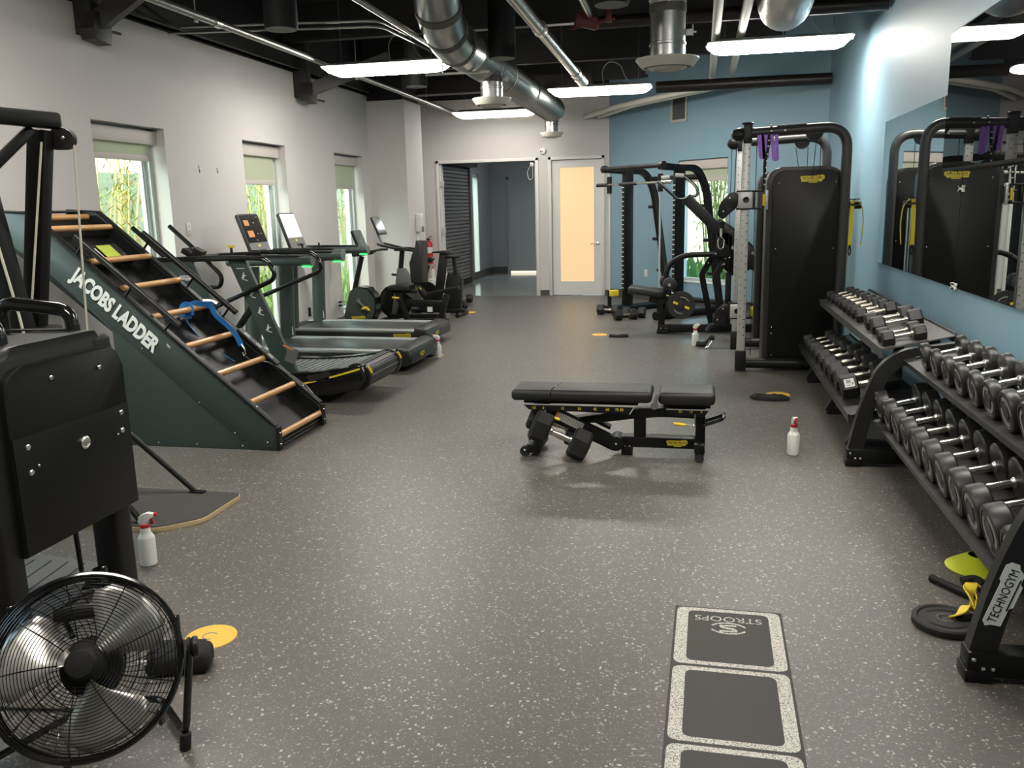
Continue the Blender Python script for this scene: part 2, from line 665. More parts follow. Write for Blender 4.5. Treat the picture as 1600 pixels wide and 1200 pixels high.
# ------------------------------------------------------------------ the room
XL, XR, YB, YF, ZC = -5.04, 1.623, 15.54, -3.6, 4.4
KX, RY = -1.568, 12.345          # blue wall runs from (KX, YB) to (XR, RY)
TH = 0.32

m = MB()
m.bb((XL - 0.3, YF, -0.12), (XR + 0.3, YB, 0.0))
struct('floor', m, 'floor_rubber')
m = MB()
m.bb((XL - 0.3, YF, ZC), (XR + 0.3, YB + 0.2, ZC + 0.12))
struct('ceiling', m, 'ceiling_black')

# left wall with window openings
WIN = [(1.62, 2.66), (4.12, 5.16), (6.64, 7.675), (9.15, 10.185), (11.68, 12.725)]
ZS, ZH = 0.12, 2.41
m = MB()
y0 = YF
for a, b in WIN + [(YB, YB)]:
    m.bb((XL - TH, y0, 0), (XL, a, 3.32))
    y0 = b
for a, b in WIN:
    m.bb((XL - TH, a, 0), (XL, b, ZS))
    m.bb((XL - TH, a, ZH), (XL, b, 3.32))
m.mi = 1
m.bb((XL - TH, YF, 3.32), (XL - 0.005, YB, ZC))
struct('wall_left', m, ['wall_grey', 'black_paint'])
m = MB()
m.bb((XL, YF, 3.34), (XL + 0.09, 13.0, 3.56))
m.bb((XL, YF, 3.34), (XL + 0.14, 13.0, 3.36))
struct('trim_1', m, 'steel_dark')

# projecting column in the left corner
m = MB()
m.bb((XL, 13.02, 0), (-4.437, 13.84, 3.24))
m.mi = 1
m.bb((XL, 13.06, 3.24), (-4.47, 13.80, ZC))
struct('wall_column', m, ['wall_grey', 'black_paint'])

# back wall: wide opening and a door
OX0, OX1, OZ = -4.68, -2.885, 2.40
DX0, DX1, DZ = -2.60, -1.705, 2.40
m = MB()
for x0, x1 in ((XL, OX0), (OX1, DX0), (DX1, KX)):
    m.bb((x0, YB, 0), (x1, YB + 0.15, 3.50))
m.bb((OX0, YB, OZ), (OX1, YB + 0.15, 3.50))
m.bb((DX0, YB, DZ), (DX1, YB + 0.15, 3.50))
m.mi = 1
m.bb((XL, YB, 3.50), (KX, YB + 0.15, ZC))
struct('wall_back', m, ['wall_grey', 'black_paint'])

# blue wall set at 45 degrees, with a window
bd = Vector((1, -1, 0)).normalized()
bn = Vector((-1, -1, 0)).normalized()
B0 = Vector((KX, YB, 0))
BL = (Vector((XR, RY, 0)) - B0).length


def BW(s, z, d=0.0):
    """point on the blue wall: s along it, z up, d out into the room."""
    p = B0 + bd * s + bn * d
    return Vector((p.x, p.y, z))


BM = frame((0, 0, 0), bd, (0, 0, 1)).to_3x3()     # local x along wall, y up, z into room (-bn?)


def bbox(mb, s0, s1, z0, z1, d0, d1, bev=0.0):
    R = Matrix((bd, bn, Vector((0, 0, 1)))).transposed()
    c = BW((s0 + s1) / 2, (z0 + z1) / 2, (d0 + d1) / 2)
    mb.box(c, (abs(s1 - s0), abs(d1 - d0), abs(z1 - z0)), R, bev)


WS0, WS1, WZ0, WZ1 = 1.73, 2.78, 0.36, 2.26
m = MB()
bbox(m, 0, WS0, 0, 4.0, -0.22, 0)
bbox(m, WS1, BL + 0.2, 0, 4.0, -0.22, 0)
bbox(m, WS0, WS1, 0, WZ0, -0.22, 0)
bbox(m, WS0, WS1, WZ1, 4.0, -0.22, 0)
m.mi = 1
bbox(m, 0, BL + 0.2, 4.0, ZC, -0.22, -0.005)
struct('wall_angled', m, ['wall_blue', 'black_paint'])

m = MB()
m.bb((XR, YF, 0), (XR + TH, RY + 0.3, 4.1))
m.mi = 1
m.bb((XR + 0.005, YF, 4.1), (XR + TH, RY + 0.3, ZC))
struct('wall_right', m, ['wall_blue', 'black_paint'])
m = MB()
m.bb((XL - TH, YF - 0.15, 0), (XR + TH, YF, ZC))
struct('wall_front', m, 'wall_grey')

# baseboards
m = MB()
y0 = YF
for a, b in WIN + [(13.02, 13.02)]:
    m.bb((XL, y0, 0), (XL + 0.014, b if a == 13.02 else a, 0.10))
    if a != 13.02:
        m.bb((XL, a, 0), (XL + 0.014, b, 0.10))
    y0 = b
m.bb((XL, 13.006, 0), (-4.437, 13.02, 0.10))
m.bb((-4.437, 13.006, 0), (-4.423, 13.84, 0.10))
struct('baseboard_left', m, 'baseboard')
m = MB()
m.bb((XL, YB - 0.014, 0), (OX0 - 0.06, YB, 0.10))
m.bb((OX1 + 0.06, YB - 0.014, 0), (DX0 - 0.06, YB, 0.10))
m.bb((DX1 + 0.06, YB - 0.014, 0), (KX, YB, 0.10))
struct('baseboard_back', m, 'baseboard')
m = MB()
bbox(m, 0.02, BL - 0.02, 0, 0.13, 0, 0.014)
struct('baseboard_angled', m, 'baseboard')
m = MB()
m.bb((XR - 0.014, YF, 0), (XR, RY - 0.02, 0.10))
struct('baseboard_right', m, 'baseboard')

# windows on the left: frame set back in the reveal, glass, sill, shade box and roller cloth
for i, (a, b) in enumerate(WIN):
    xo = XL - 0.16
    m = MB()
    t = 0.05
    m.bb((xo - 0.10, a, ZS), (xo, a + t, ZH - 0.0))
    m.bb((xo - 0.10, b - t, ZS), (xo, b, ZH))
    m.bb((xo - 0.10, a, ZS), (xo, b, ZS + 0.06))
    m.bb((xo - 0.10, a, ZH - 0.06), (xo, b, ZH))
    m.bb((xo - 0.075, a + t, ZS + 0.06), (xo - 0.035, a + t + 0.035, ZH - 0.06))
    m.bb((xo - 0.075, b - t - 0.035, ZS + 0.06), (xo - 0.035, b - t, ZH - 0.06))
    m.bb((xo - 0.065, b - t - 0.055, ZS + 0.06), (xo - 0.045, b - t - 0.035, ZH - 0.06))
    fr = struct('window_%d' % (i + 1), m, 'frame_alu')
    m = MB()
    m.bb((xo - 0.058, a + t + 0.03, ZS + 0.05), (xo - 0.052, b - t - 0.03, ZH - 0.05))
    obj('window_pane', m, 'glass', fr)
    m = MB()
    m.bb((xo, a + 0.002, ZS), (XL + 0.012, b - 0.002, ZS + 0.022), 0.004)
    obj('window_sill', m, 'white_paint', fr)
    if i >= 1:
        drop = [0, 2.2, 2.165, 1.99, 1.98][i]
        lab = ['', 'pale green roller blind in the window nearest the camera on the left wall',
               'pale green roller blind pulled up high in the window behind the ladder climber',
               'pale green roller blind half down in the window behind the first treadmill',
               'pale green roller blind half down in the window beside the column'][i]
        s = Thing('roller_blind', lab, 'window blind', (xo - 0.0, (a + b) / 2, ZH), group='roller blinds on the left wall windows')
        m = MB()
        m.bb((xo - 0.02, a + 0.01, ZH - 0.15), (xo + 0.075, b - 0.01, ZH - 0.025), 0.006)
        s.add('blind_box', m, 'shade_box')
        m = MB()
        m.bb((xo + 0.026, a + 0.04, drop), (xo + 0.030, b - 0.09, ZH - 0.12))
        s.add('blind_cloth', m, 'shade_cloth')
        m = MB()
        m.bb((xo + 0.012, a + 0.035, drop - 0.06), (xo + 0.036, b - 0.085, drop), 0.008)
        s.add('bottom_bar', m, 'shade_box')

# window in the blue wall
m = MB()
for s0, s1, z0, z1 in ((WS0, WS0 + 0.05, WZ0, WZ1), (WS1 - 0.05, WS1, WZ0, WZ1), (WS0, WS1, WZ0, WZ0 + 0.06), (WS0, WS1, WZ1 - 0.06, WZ1)):
    bbox(m, s0, s1, z0, z1, -0.16, -0.07)
fr = struct('window_6', m, 'frame_alu')
m = MB()
bbox(m, WS0 + 0.04, WS1 - 0.04, WZ0 + 0.05, WZ1 - 0.05, -0.12, -0.114)
obj('window_pane', m, 'glass', fr)
m = MB()
bbox(m, WS0, WS1, WZ0 - 0.01, WZ0 + 0.012, -0.10, 0.012, 0.003)
obj('window_sill', m, 'white_paint', fr)
s = Thing('roller_blind', 'pale green roller blind in the window of the blue wall', 'window blind', BW((WS0 + WS1) / 2, WZ1, -0.05), group=None)
m = MB()
bbox(m, WS0 + 0.01, WS1 - 0.01, WZ1 - 0.15, WZ1 - 0.02, -0.075, 0.0, 0.006)
s.add('blind_box', m, 'shade_box')
m = MB()
bbox(m, WS0 + 0.04, WS1 - 0.06, 1.97, WZ1 - 0.1, -0.05, -0.046)
s.add('blind_cloth', m, 'shade_cloth')
m = MB()
bbox(m, WS0 + 0.035, WS1 - 0.055, 1.92, 1.97, -0.06, -0.036, 0.008)
s.add('bottom_bar', m, 'shade_box')

# wide opening in the back wall with its door frame, open door leaf and the hall beyond
m = MB()
f = 0.055
for x0, x1 in ((OX0 - f, OX0), (OX1, OX1 + f)):
    m.bb((x0, YB - 0.02, 0), (x1, YB + 0.17, OZ + f), 0.006)
m.bb((OX0 - f, YB - 0.02, OZ), (OX1 + f, YB + 0.17, OZ + f), 0.006)
m.bb((OX0, YB + 0.05, 0), (OX0 + 0.025, YB + 0.10, OZ))
m.bb((OX1 - 0.025, YB + 0.05, 0), (OX1, YB + 0.10, OZ))
d1 = struct('door_1', m, 'white_paint')
m = MB()
m.bar((OX0 - 0.005, YB + 0.19, 1.20), (OX0 - 0.245, YB + 1.05, 1.20), 0.042, OZ - 0.05)
obj('door_leaf', m, 'white_paint', d1)
m = MB()
for z in (0.35, 1.2, 2.05):
    m.bb((OX0 + 0.0, YB + 0.02, z - 0.055), (OX0 + 0.08, YB + 0.06, z + 0.055), 0.003)
obj('hinge', m, 'light_grey', d1)
m = MB()
m.bb((OX1 - 0.10, YB - 0.01, OZ - 0.10), (OX1 - 0.03, YB + 0.06, OZ - 0.03), 0.01)
m.tube(fillet([(OX1 - 0.09, YB + 0.02, OZ - 0.07), (OX1 - 0.16, YB + 0.02, OZ - 0.2), (OX1 - 0.12, YB + 0.02, OZ - 0.34), (OX1 - 0.05, YB + 0.02, OZ - 0.3), (OX1 - 0.06, YB + 0.02, OZ - 0.1)], 0.06), 0.006, 6)
obj('door_closer', m, 'light_grey', d1)

HX0, HX1, HY = -5.0, -2.45, 20.9
m = MB()
m.bb((HX0 - 0.2, YB, -0.12), (HX1 + 0.2, HY + 0.2, 0.0))
struct('floor_hall', m, 'hall_floor')
m = MB()
m.bb((HX0 - 0.2, YB + 0.15, 3.0), (HX1 + 0.2, HY + 0.2, 3.1))
struct('ceiling_hall', m, 'ceiling_black')
m = MB()
m.bb((-3.4, 18.3, 2.93), (-2.8, 18.9, 3.0), 0.01)  # added fill light, out of view above the opening, brightens the hall
hl = single('hall_fill_light', m, 'lens_hall', 'square fill light added unseen in the hall beyond the wide opening', 'light', (-3.1, 18.6, 3.0))
m = MB()
m.bb((HX0 - 0.2, YB + 0.15, 0), (HX0, 19.15, 3.0))
m.bb((HX0 - 0.2, 19.75, 0), (HX0, HY + 0.2, 3.0))
m.bb((HX0 - 0.2, 19.15, 2.35), (HX0, 19.75, 3.0))
struct('wall_hall_left', m, 'hall_wall')
m = MB()
m.bb((HX1, YB + 0.15, 0), (HX1 + 0.2, HY + 0.2, 3.0))
struct('wall_hall_right', m, 'hall_wall')
m = MB()
m.bb((HX0, HY, 0), (HX1, HY + 0.2, 3.0))
struct('wall_hall_end', m, 'hall_wall')
m = MB()
m.bb((HX0, 18.7, 0), (HX0 + 0.014, HY, 0.16))
m.bb((HX0, HY - 0.014, 0), (-4.62, HY, 0.16))
struct('baseboard_hall', m, 'baseboard')
m = MB()
m.bb((HX0 - 0.12, 19.15, 0.0), (HX0 - 0.02, 19.21, 2.35))
m.bb((HX0 - 0.12, 19.69, 0.0), (HX0 - 0.02, 19.75, 2.35))
m.bb((HX0 - 0.12, 19.15, 2.28), (HX0 - 0.02, 19.75, 2.35))
m.bb((HX0 - 0.12, 19.15, 0.0), (HX0 - 0.02, 19.75, 0.08))
fr = struct('window_7', m, 'frame_alu')
m = MB()
m.bb((HX0 - 0.075, 19.2, 0.06), (HX0 - 0.068, 19.7, 2.3))
obj('window_pane', m, 'glass', fr)
# far door with a bright gap below it
m = MB()
for x0, x1, z0, z1 in ((-4.60, -4.55, 0, 2.30), (-3.55, -3.50, 0, 2.30), (-4.60, -3.50, 2.25, 2.30)):
    m.bb((x0, HY - 0.03, z0), (x1, HY, z1))
d3 = struct('door_3', m, 'hall_wall')
m = MB()
m.bb((-4.55, HY - 0.02, 0.055), (-3.55, HY - 0.002, 2.25))
obj('door_leaf', m, 'hall_wall', d3)
m = MB()
m.bb((-4.53, HY - 0.022, 0.005), (-3.56, HY - 0.004, 0.052))
obj('light_gap', m, 'gap_lit', d3)
# roll-down shutter along the hall's left side
t = Thing('roller_shutter', 'dark grey ribbed roll-down shutter closed in the dim hall beyond the opening', 'shutter', (HX0, 17.5, 0))
m = MB()
z = 0.10
while z < 2.42:
    m.prism([(0.0, 0.0), (0.035, 0.012), (0.035, 0.058), (0.0, 0.072)], 2.05, frame((HX0 + 0.05, 17.45, z), (1, 0, 0), (0, 0, 1)))
    z += 0.073
t.add('slat_curtain', m, 'shutter')
m = MB()
m.bb((HX0 + 0.04, 16.42, 0.0), (HX0 + 0.11, 18.48, 0.10), 0.01)
t.add('bottom_rail', m, 'black_matte')
for y in (16.40, 18.50):
    m = MB()
    m.bb((HX0, y - 0.03, 0), (HX0 + 0.13, y + 0.03, 2.62))
    t.add('side_rail', m, 'mid_grey')
m = MB()
m.bb((HX0, 16.37, 2.45), (HX0 + 0.30, 18.53, 2.78), 0.02)
t.add('shutter_box', m, 'charcoal')

# closed door with a tall lit frosted pane
m = MB()
for x0, x1 in ((DX0 - f, DX0), (DX1, DX1 + f)):
    m.bb((x0, YB - 0.02, 0), (x1, YB + 0.17, DZ + f), 0.006)
m.bb((DX0 - f, YB - 0.02, DZ), (DX1 + f, YB + 0.17, DZ + f), 0.006)
d2 = struct('door_2', m, 'white_paint')
px0, px1, pz0, pz1 = -2.455, -1.845, 0.255, 2.265
m = MB()
m.bb((DX0 + 0.004, YB + 0.03, 0.008), (px0, YB + 0.075, DZ - 0.006))
m.bb((px1, YB + 0.03, 0.008), (DX1 - 0.004, YB + 0.075, DZ - 0.006))
m.bb((px0, YB + 0.03, 0.008), (px1, YB + 0.075, pz0))
m.bb((px0, YB + 0.03, pz1), (px1, YB + 0.075, DZ - 0.006))
obj('door_leaf', m, 'white_paint', d2)
m = MB()
m.bb((px0 - 0.01, YB + 0.048, pz0 - 0.01), (px1 + 0.01, YB + 0.056, pz1 + 0.01))
obj('door_pane', m, 'frosted_lit', d2)
m = MB()
m.lathe([(0.03, 0), (0.03, 0.008), (0.012, 0.012), (0.012, 0.05)], 14, (-1.775, YB + 0.03, 0.93), align((0, -1, 0)))
m.tube(fillet([(-1.775, YB - 0.02, 0.93), (-1.81, YB - 0.025, 0.932), (-1.90, YB - 0.022, 0.925)], 0.02), 0.011, 8)
obj('door_handle', m, 'chrome', d2)

# mirrors along the right wall
for k, (a, b) in enumerate(((6.035, 8.547), (3.52, 6.025), (1.0, 3.51))):
    m = MB()
    m.bb((XR - 0.012, a, 1.026), (XR - 0.002, b, 2.27))
    t = single('wall_mirror', m, 'mirror', ['frameless wall mirror reflecting the cable machine, left of the seam',
               'frameless wall mirror below the dark screen, right of the seam', 'frameless wall mirror nearest the camera on the blue wall'][k],
               'mirror', (XR - 0.002, (a + b) / 2, 1.026), group='mirrors on the right wall')
    m = MB()
    for z in (1.035, 1.65):
        if k == 0:
            m.bb((XR - 0.02, a - 0.05, z - 0.02), (XR - 0.012, a + 0.05, z - 0.008))
            m.bb((XR - 0.02, a - 0.05, z + 0.008), (XR - 0.012, a + 0.05, z + 0.02))
            m.bb((XR - 0.02, a - 0.03, z - 0.02), (XR - 0.012, a + 0.03, z + 0.02))
    if k == 0:
        c = obj('mirror_clip', m, 'label_white', t, off=(XR - 0.002, (a + b) / 2, 1.026))
    else:
        m.bm.free()

# large dark screen hung on the right wall
t = Thing('television', 'large dark wall screen switched off above the dumbbell racks', 'television', (XR - 0.02, 5.45, 1.76))
m = MB()
m.bb((1.527, 4.68, 1.762), (1.560, 6.19, 2.612), 0.006)
t.add('bezel', m, 'black_plastic')
m = MB()
m.bb((1.5235, 4.692, 1.780), (1.5275, 6.178, 2.60))
t.add('screen', m, 'screen_off')
m = MB()
m.bb((1.560, 5.1, 1.95), (XR - 0.0125, 5.8, 2.4))
t.add('wall_bracket', m, 'black_metal')

# small fittings on the walls
t = Thing('sanitizer_dispenser', 'white hand sanitizer dispenser mounted on the grey column', 'dispenser', (-4.435, 13.40, 1.2))
m = MB()
m.bb((-4.437, 13.33, 1.24), (-4.34, 13.46, 1.53), 0.02, 3)
t.add('dispenser_body', m, 'white_paint')
m = MB()
m.bb((-4.345, 13.345, 1.245), (-4.332, 13.445, 1.33), 0.004)
t.add('window_panel', m, 'mid_grey')
m = MB()
m.bb((-4.437, 13.36, 0.98), (-4.425, 13.43, 1.2), 0.003)
m.lathe([(0.012, 0), (0.012, 0.03)], 10, (-4.42, 13.395, 1.09), align((1, 0, 0)))
t.add('wall_plate', m, 'white_paint')

t = Thing('fire_extinguisher', 'red fire extinguisher hanging on the back wall beside the opening', 'fire extinguisher', (-4.905, YB - 0.09, 0.6))
m = MB()
m.lathe([(0.01, 0.60), (0.068, 0.605), (0.075, 0.63), (0.075, 0.95), (0.06, 1.0), (0.03, 1.025), (0.022, 1.04)], 20, (-4.905, YB - 0.095, 0))
t.add('cylinder', m, 'red')
m = MB()
m.lathe([(0.0765, 0.80), (0.0765, 0.91)], 20, (-4.905, YB - 0.095, 0), caps=False)
t.add('paper_label', m, 'label_white')
m = MB()
m.lathe([(0.022, 1.03), (0.022, 1.065)], 12, (-4.905, YB - 0.095, 0))
m.bar((-4.905, YB - 0.1, 1.06), (-4.83, YB - 0.17, 1.055), 0.02, 0.008)
m.bar((-4.905, YB - 0.1, 1.075), (-4.82, YB - 0.16, 1.11), 0.02, 0.008)
m.tube(fillet([(-4.92, YB - 0.1, 1.06), (-4.98, YB - 0.12, 1.05), (-4.99, YB - 0.12, 0.93), (-4.985, YB - 0.12, 0.80)], 0.04), 0.011, 8)
t.add('valve_and_hose', m, 'black_plastic')

m = MB()
m.lathe([(0.06, 0), (0.062, 0.02), (0.05, 0.04), (0.02, 0.045)], 20, (-2.745, YB - 0.0, 2.56), align((0, -1, 0)))
m.mi = 1
m.box((-2.775, YB - 0.046, 2.555), (0.022, 0.006, 0.022))
m.box((-2.745, YB - 0.047, 2.555), (0.014, 0.006, 0.014))
single('fire_alarm', m, ['white_paint', 'black_plastic'], 'round white alarm fitting on the grey wall between opening and door', 'alarm', (-2.745, YB, 2.56))


def outlet(p, n, label, group):
    mb = MB()
    R = frame(p, Vector((0, 0, 1)).cross(Vector(n)), (0, 0, 1))
    mb.prism(rrect(0.075, 0.12, 0.006), 0.008, R, 0.002)
    mb.mi = 1
    for zz in (-0.025, 0.025):
        for xx in (-0.008, 0.008):
            mb.box((R @ Vector((xx, zz, 0.0045))), (0.003, 0.003, 0.012))
    single('wall_outlet', mb, ['white_paint', 'black_text'], label, 'outlet', p, group=group)


outlet((XL + 0.004, 7.93, 1.46), (1, 0, 0), 'white wall plate above the treadmill handrails right of the large window', 'outlets on the left wall')
outlet((XL + 0.004, 11.50, 0.30), (1, 0, 0), 'white floor-level outlet with two black plugs beside the bike', 'outlets on the left wall')
outlet((XL + 0.004, 10.62, 0.30), (1, 0, 0), 'white floor-level outlet seen between the treadmill posts', 'outlets on the left wall')
outlet(BW(0.98, 0.45, 0.004), bn, 'white outlet low on the blue wall behind the rack', 'outlets on the blue wall')
m = MB()
m.bb((XL, 10.52, 0.24), (XL + 0.02, 10.56, 0.36), 0.004)
single('wall_plug', m, 'black_plastic', 'black charger block plugged low into the left wall', 'plug', (XL, 10.54, 0.24))
m = MB()
for dy, zz in ((0, 0.325), (0.0, 0.275)):
    m.box((XL + 0.03, 11.5, zz), (0.045, 0.03, 0.025), None, 0.004)
    m.tube(fillet([(XL + 0.05, 11.5, zz), (XL + 0.10, 11.56, zz), (XL + 0.10, 11.78, 0.12 + (zz - 0.275)), (XL + 0.12, 11.80, 0.008), (-4.72, 12.00, 0.008)], 0.06), 0.005, 6)
single('power_cord', m, 'black_plastic', 'two black power cords drooping from the outlet to the bike', 'cord', (XL, 11.5, 0.0))
for k, (y, z, hh) in enumerate(((8.225, 2.055, 0.075), (8.57, 2.055, 0.05))):
    m = MB()
    m.box((XL + 0.0006, y, z), (0.0012, 0.012, hh), (0.05, 0, 0))
    m.box((XL + 0.0006, y + 0.012, z - 0.02), (0.0012, 0.012, 0.02), (0.5, 0, 0))
    single('scuff_mark', m, 'charcoal', ['long dark scuff on the left wall between two windows', 'short dark scuff on the left wall nearer the middle window'][k], 'scuff', (XL, y, z))

# vent on the blue wall
t = Thing('wall_vent', 'upright white framed air vent high on the blue wall', 'vent', BW(1.72, 2.85))
m = MB()
for s0, s1, z0, z1 in ((1.545, 1.585, 2.85, 3.40), (1.87, 1.91, 2.85, 3.40), (1.545, 1.91, 2.85, 2.89), (1.545, 1.91, 3.36, 3.40)):
    bbox(m, s0, s1, z0, z1, 0, 0.02, 0.003)
t.add('vent_frame', m, 'diffuser')
m = MB()
z = 2.89
while z < 3.36:
    R = Matrix((bd, bn, Vector((0, 0, 1)))).transposed() @ Euler((0.6, 0, 0)).to_matrix()
    m.box(BW(1.7275, z, 0.006), (0.30, 0.016, 0.003), R)
    z += 0.018
bbox(m, 1.58, 1.875, 2.885, 3.365, 0.0, 0.002)
t.add('louvre', m, 'mid_grey')
# ------------------------------------------------------------------ ceiling: lamps
LZ = 3.09


def make_lamp():
    t = Thing('pendant_light', '', 'light', (0, 0, 0), group='white pendant lights under the black ceiling')
    L, W = 1.37, 0.46
    m = MB()
    # glowing lens: flared tray, wide above and narrow below
    def ring(l, w_, z, r):
        return [Vector((x, y, z)) for x, y in rrect(l, w_, r, 3)]
    m.ring_loft([ring(L, W, 0.055, 0.06), ring(L - 0.02, W - 0.02, 0.045, 0.06), ring(L - 0.10, W - 0.12, 0.005, 0.06), ring(L - 0.22, W - 0.24, -0.02, 0.05)])
    t.add('lens', m, 'lens_lit', world=False)
    m = MB()
    m.ring_loft([ring(L + 0.02, W + 0.01, 0.056, 0.06), ring(L + 0.02, W + 0.01, 0.066, 0.06), ring(L - 0.1, 0.20, 0.082, 0.04), ring(L - 0.16, 0.11, 0.115, 0.03)])
    t.add('housing', m, 'white_paint', world=False)
    for sx in (-1, 1):
        m = MB()
        m.box((sx * (L / 2 + 0.008), 0, 0.058), (0.03, 0.06, 0.022), None, 0.004)
        t.add('end_cap', m, 'light_grey', world=False)
    for sx in (-1, 1):
        m = MB()
        m.tube([(sx * 0.52, 0, 0.11), (sx * 0.52, 0, ZC - LZ)], 0.0025, 5)
        t.add('hanging_wire', m, 'conduit', world=False)
    m = MB()
    m.tube(fillet([(0.05, 0, 0.11), (0.02, 0.03, 0.30), (0.12, 0.05, 0.42), (0.28, 0.05, 0.36), (0.33, 0.02, 0.2), (0.42, 0, 0.11)], 0.12), 0.006, 6)
    t.add('power_cord', m, 'light_grey', world=False)
    return t.e


lamp0 = make_lamp()
LAMPS = [((-3.40, 9.45), 'bright pendant light left of the big spiral duct elbow'),
         ((-1.36, 12.22), 'bright pendant light in the middle, just below the large round ceiling vent'),
         ((-3.36, 14.50), 'smallest bright pendant light under the duct vent near the back wall'),
         ((0.73, 9.45), 'bright pendant light above the cable machine, across two white pipes'),
         ((-3.40, 4.40), 'pendant light over the ski trainer near the left wall'),
         ((0.73, 4.40), 'pendant light over the near dumbbell rack'),
         ((-1.36, 1.70), 'pendant light in the middle above the floor fan and agility mat')]
for i, ((x, y), lab) in enumerate(LAMPS):
    if i == 0:
        lamp0.location = (x, y, LZ)
        lamp0['label'] = lab
    else:
        o = dup(lamp0, (x, y, LZ), 0.0, lab)
        if i == 2:      # the rear lamp burns dimmer
            for ch in o.children:
                if ch.name.startswith('lens'):
                    ch.data = ch.data.copy()
                    ch.data.materials[0] = M('lens_soft')

# ------------------------------------------------------------------ ceiling: joists, beams, ducts, pipes
def joist(name, y, z, x0, x1, lab, r=0.07):
    mb = MB()
    mb.cyl((x0, y, z), (x1, y, z), r, 16)
    mb.mi = 1
    single(name, mb, ['brown_pipe', 'steel_dark'], lab, 'pipe', (x0, y, z), group='dark pipes across the ceiling')


joist('dark_pipe', 12.10, 3.11, -0.60, XR - 0.02, 'dark brown pipe crossing in front of the blue wall under the ceiling', 0.075)
joist('dark_pipe', 8.70, 3.30, -1.0, XR - 0.02, 'dark brown pipe at the top of the photo reaching the blue right wall', 0.06)
for k, y in enumerate((3.0, 5.6, 7.3, 10.3, 12.9, 14.9)):
    m = MB()
    m.bb((XL + 0.02, y - 0.06, 3.62), (XR - 0.02, y + 0.06, 3.66))
    m.bb((XL + 0.02, y - 0.06, 4.06), (XR - 0.02, y + 0.06, 4.10))
    m.bb((XL + 0.02, y - 0.012, 3.66), (XR - 0.02, y + 0.012, 4.06))
    single('ceiling_beam', m, 'steel_dark', '%s black steel beam across the dark ceiling, counting from the camera' % ordinal(k), 'beam', (XL + 0.02, y, 3.62), group='black ceiling beams')
for k, x in enumerate((-4.2, -3.1, -0.6, 1.0)):
    m = MB()
    m.bb((x - 0.05, YF + 0.02, 4.12), (x + 0.05, YB - 0.02, 4.30))
    single('ceiling_purlin', m, 'steel_dark', '%s long black purlin under the ceiling deck, counting from the left wall' % ordinal(k), 'beam', (x, YF, 4.12), group='black ceiling purlins')
m = MB()
m.bb((XL + 0.12, 13.86, 3.42), (KX - 0.1, 14.06, 3.60))
m.bb((XL + 0.12, 13.84, 3.40), (KX - 0.1, 14.08, 3.42))
single('ceiling_beam', m, 'brown_pipe', 'reddish brown beam under the ceiling just in front of the back wall', 'beam', (XL + 0.12, 13.96, 3.4))


def spiral(mb, pts, r, pitch=0.045, n=28):
    """round duct with small ribs."""
    P = [Vector(p) for p in pts]
    path, rad = [], []
    for i in range(len(P) - 1):
        L = (P[i + 1] - P[i]).length
        k = max(1, int(L / pitch))
        for j in range(k):
            for tt, rr in ((0.0, r), (0.40, r), (0.5, r + 0.009), (0.60, r)):
                path.append(P[i].lerp(P[i + 1], (j + tt) / k))
                rad.append(rr)
    path.append(P[-1])
    rad.append(r)
    mb.tube(path, rad, n)


# main spiral duct, elbow and branch
t = Thing('spiral_duct', 'large round galvanised spiral duct running along the ceiling towards the back wall', 'duct', (-2.45, 10.0, 3.02))
AX = -2.44
m = MB()
spiral(m, [(AX, 9.25, 3.22), (AX - 0.02, 11.0, 3.22), (AX - 0.04, 15.10, 3.20)], 0.20, 0.06)
t.add('duct_pipe', m, 'galv')
m = MB()
el = fillet([(AX + 0.10, 7.95, 3.95), (AX + 0.02, 8.15, 3.40), (AX, 8.65, 3.22), (AX, 9.3, 3.22)], 0.35, 7)
m.tube(el, 0.215, 24)
t.add('elbow', m, 'galv')
for i in (1, 5, 10, 15):
    if i + 1 < len(el):
        m = MB()
        d = (el[i + 1] - el[i]).normalized()
        m.cyl(el[i] - d * 0.035, el[i] + d * 0.035, 0.222, 24)
        t.add('tape_band', m, 'duct_tape')
for y in (9.32, 11.02, 12.6):
    m = MB()
    m.cyl((AX - 0.02, y - 0.03, 3.22), (AX - 0.02, y + 0.03, 3.22), 0.211, 24)
    t.add('tape_band', m, 'duct_tape')
m = MB()
m.tube([(AX - 0.26, 9.25, ZC), (AX - 0.26, 9.25, 3.0)], 0.007, 6)
m.bar((AX - 0.45, 9.25, 3.0), (AX + 0.25, 9.25, 3.0), 0.04, 0.02)
t.add('hanger', m, 'conduit')
t2 = Thing('supply_duct', 'pale square-edged duct crossing the ceiling at the top of the photo', 'duct', (-1.0, 7.85, 3.62))
m = MB()
m.bb((-2.05, 7.62, 3.66), (1.30, 8.08, 4.02), 0.02)
t2.add('duct_body', m, 'mid_grey')
m = MB()
for x in (-1.5, -0.7, 0.1, 0.9):
    m.bb((x, 7.605, 3.645), (x + 0.03, 8.095, 4.035))
t2.add('duct_seam', m, 'galv')


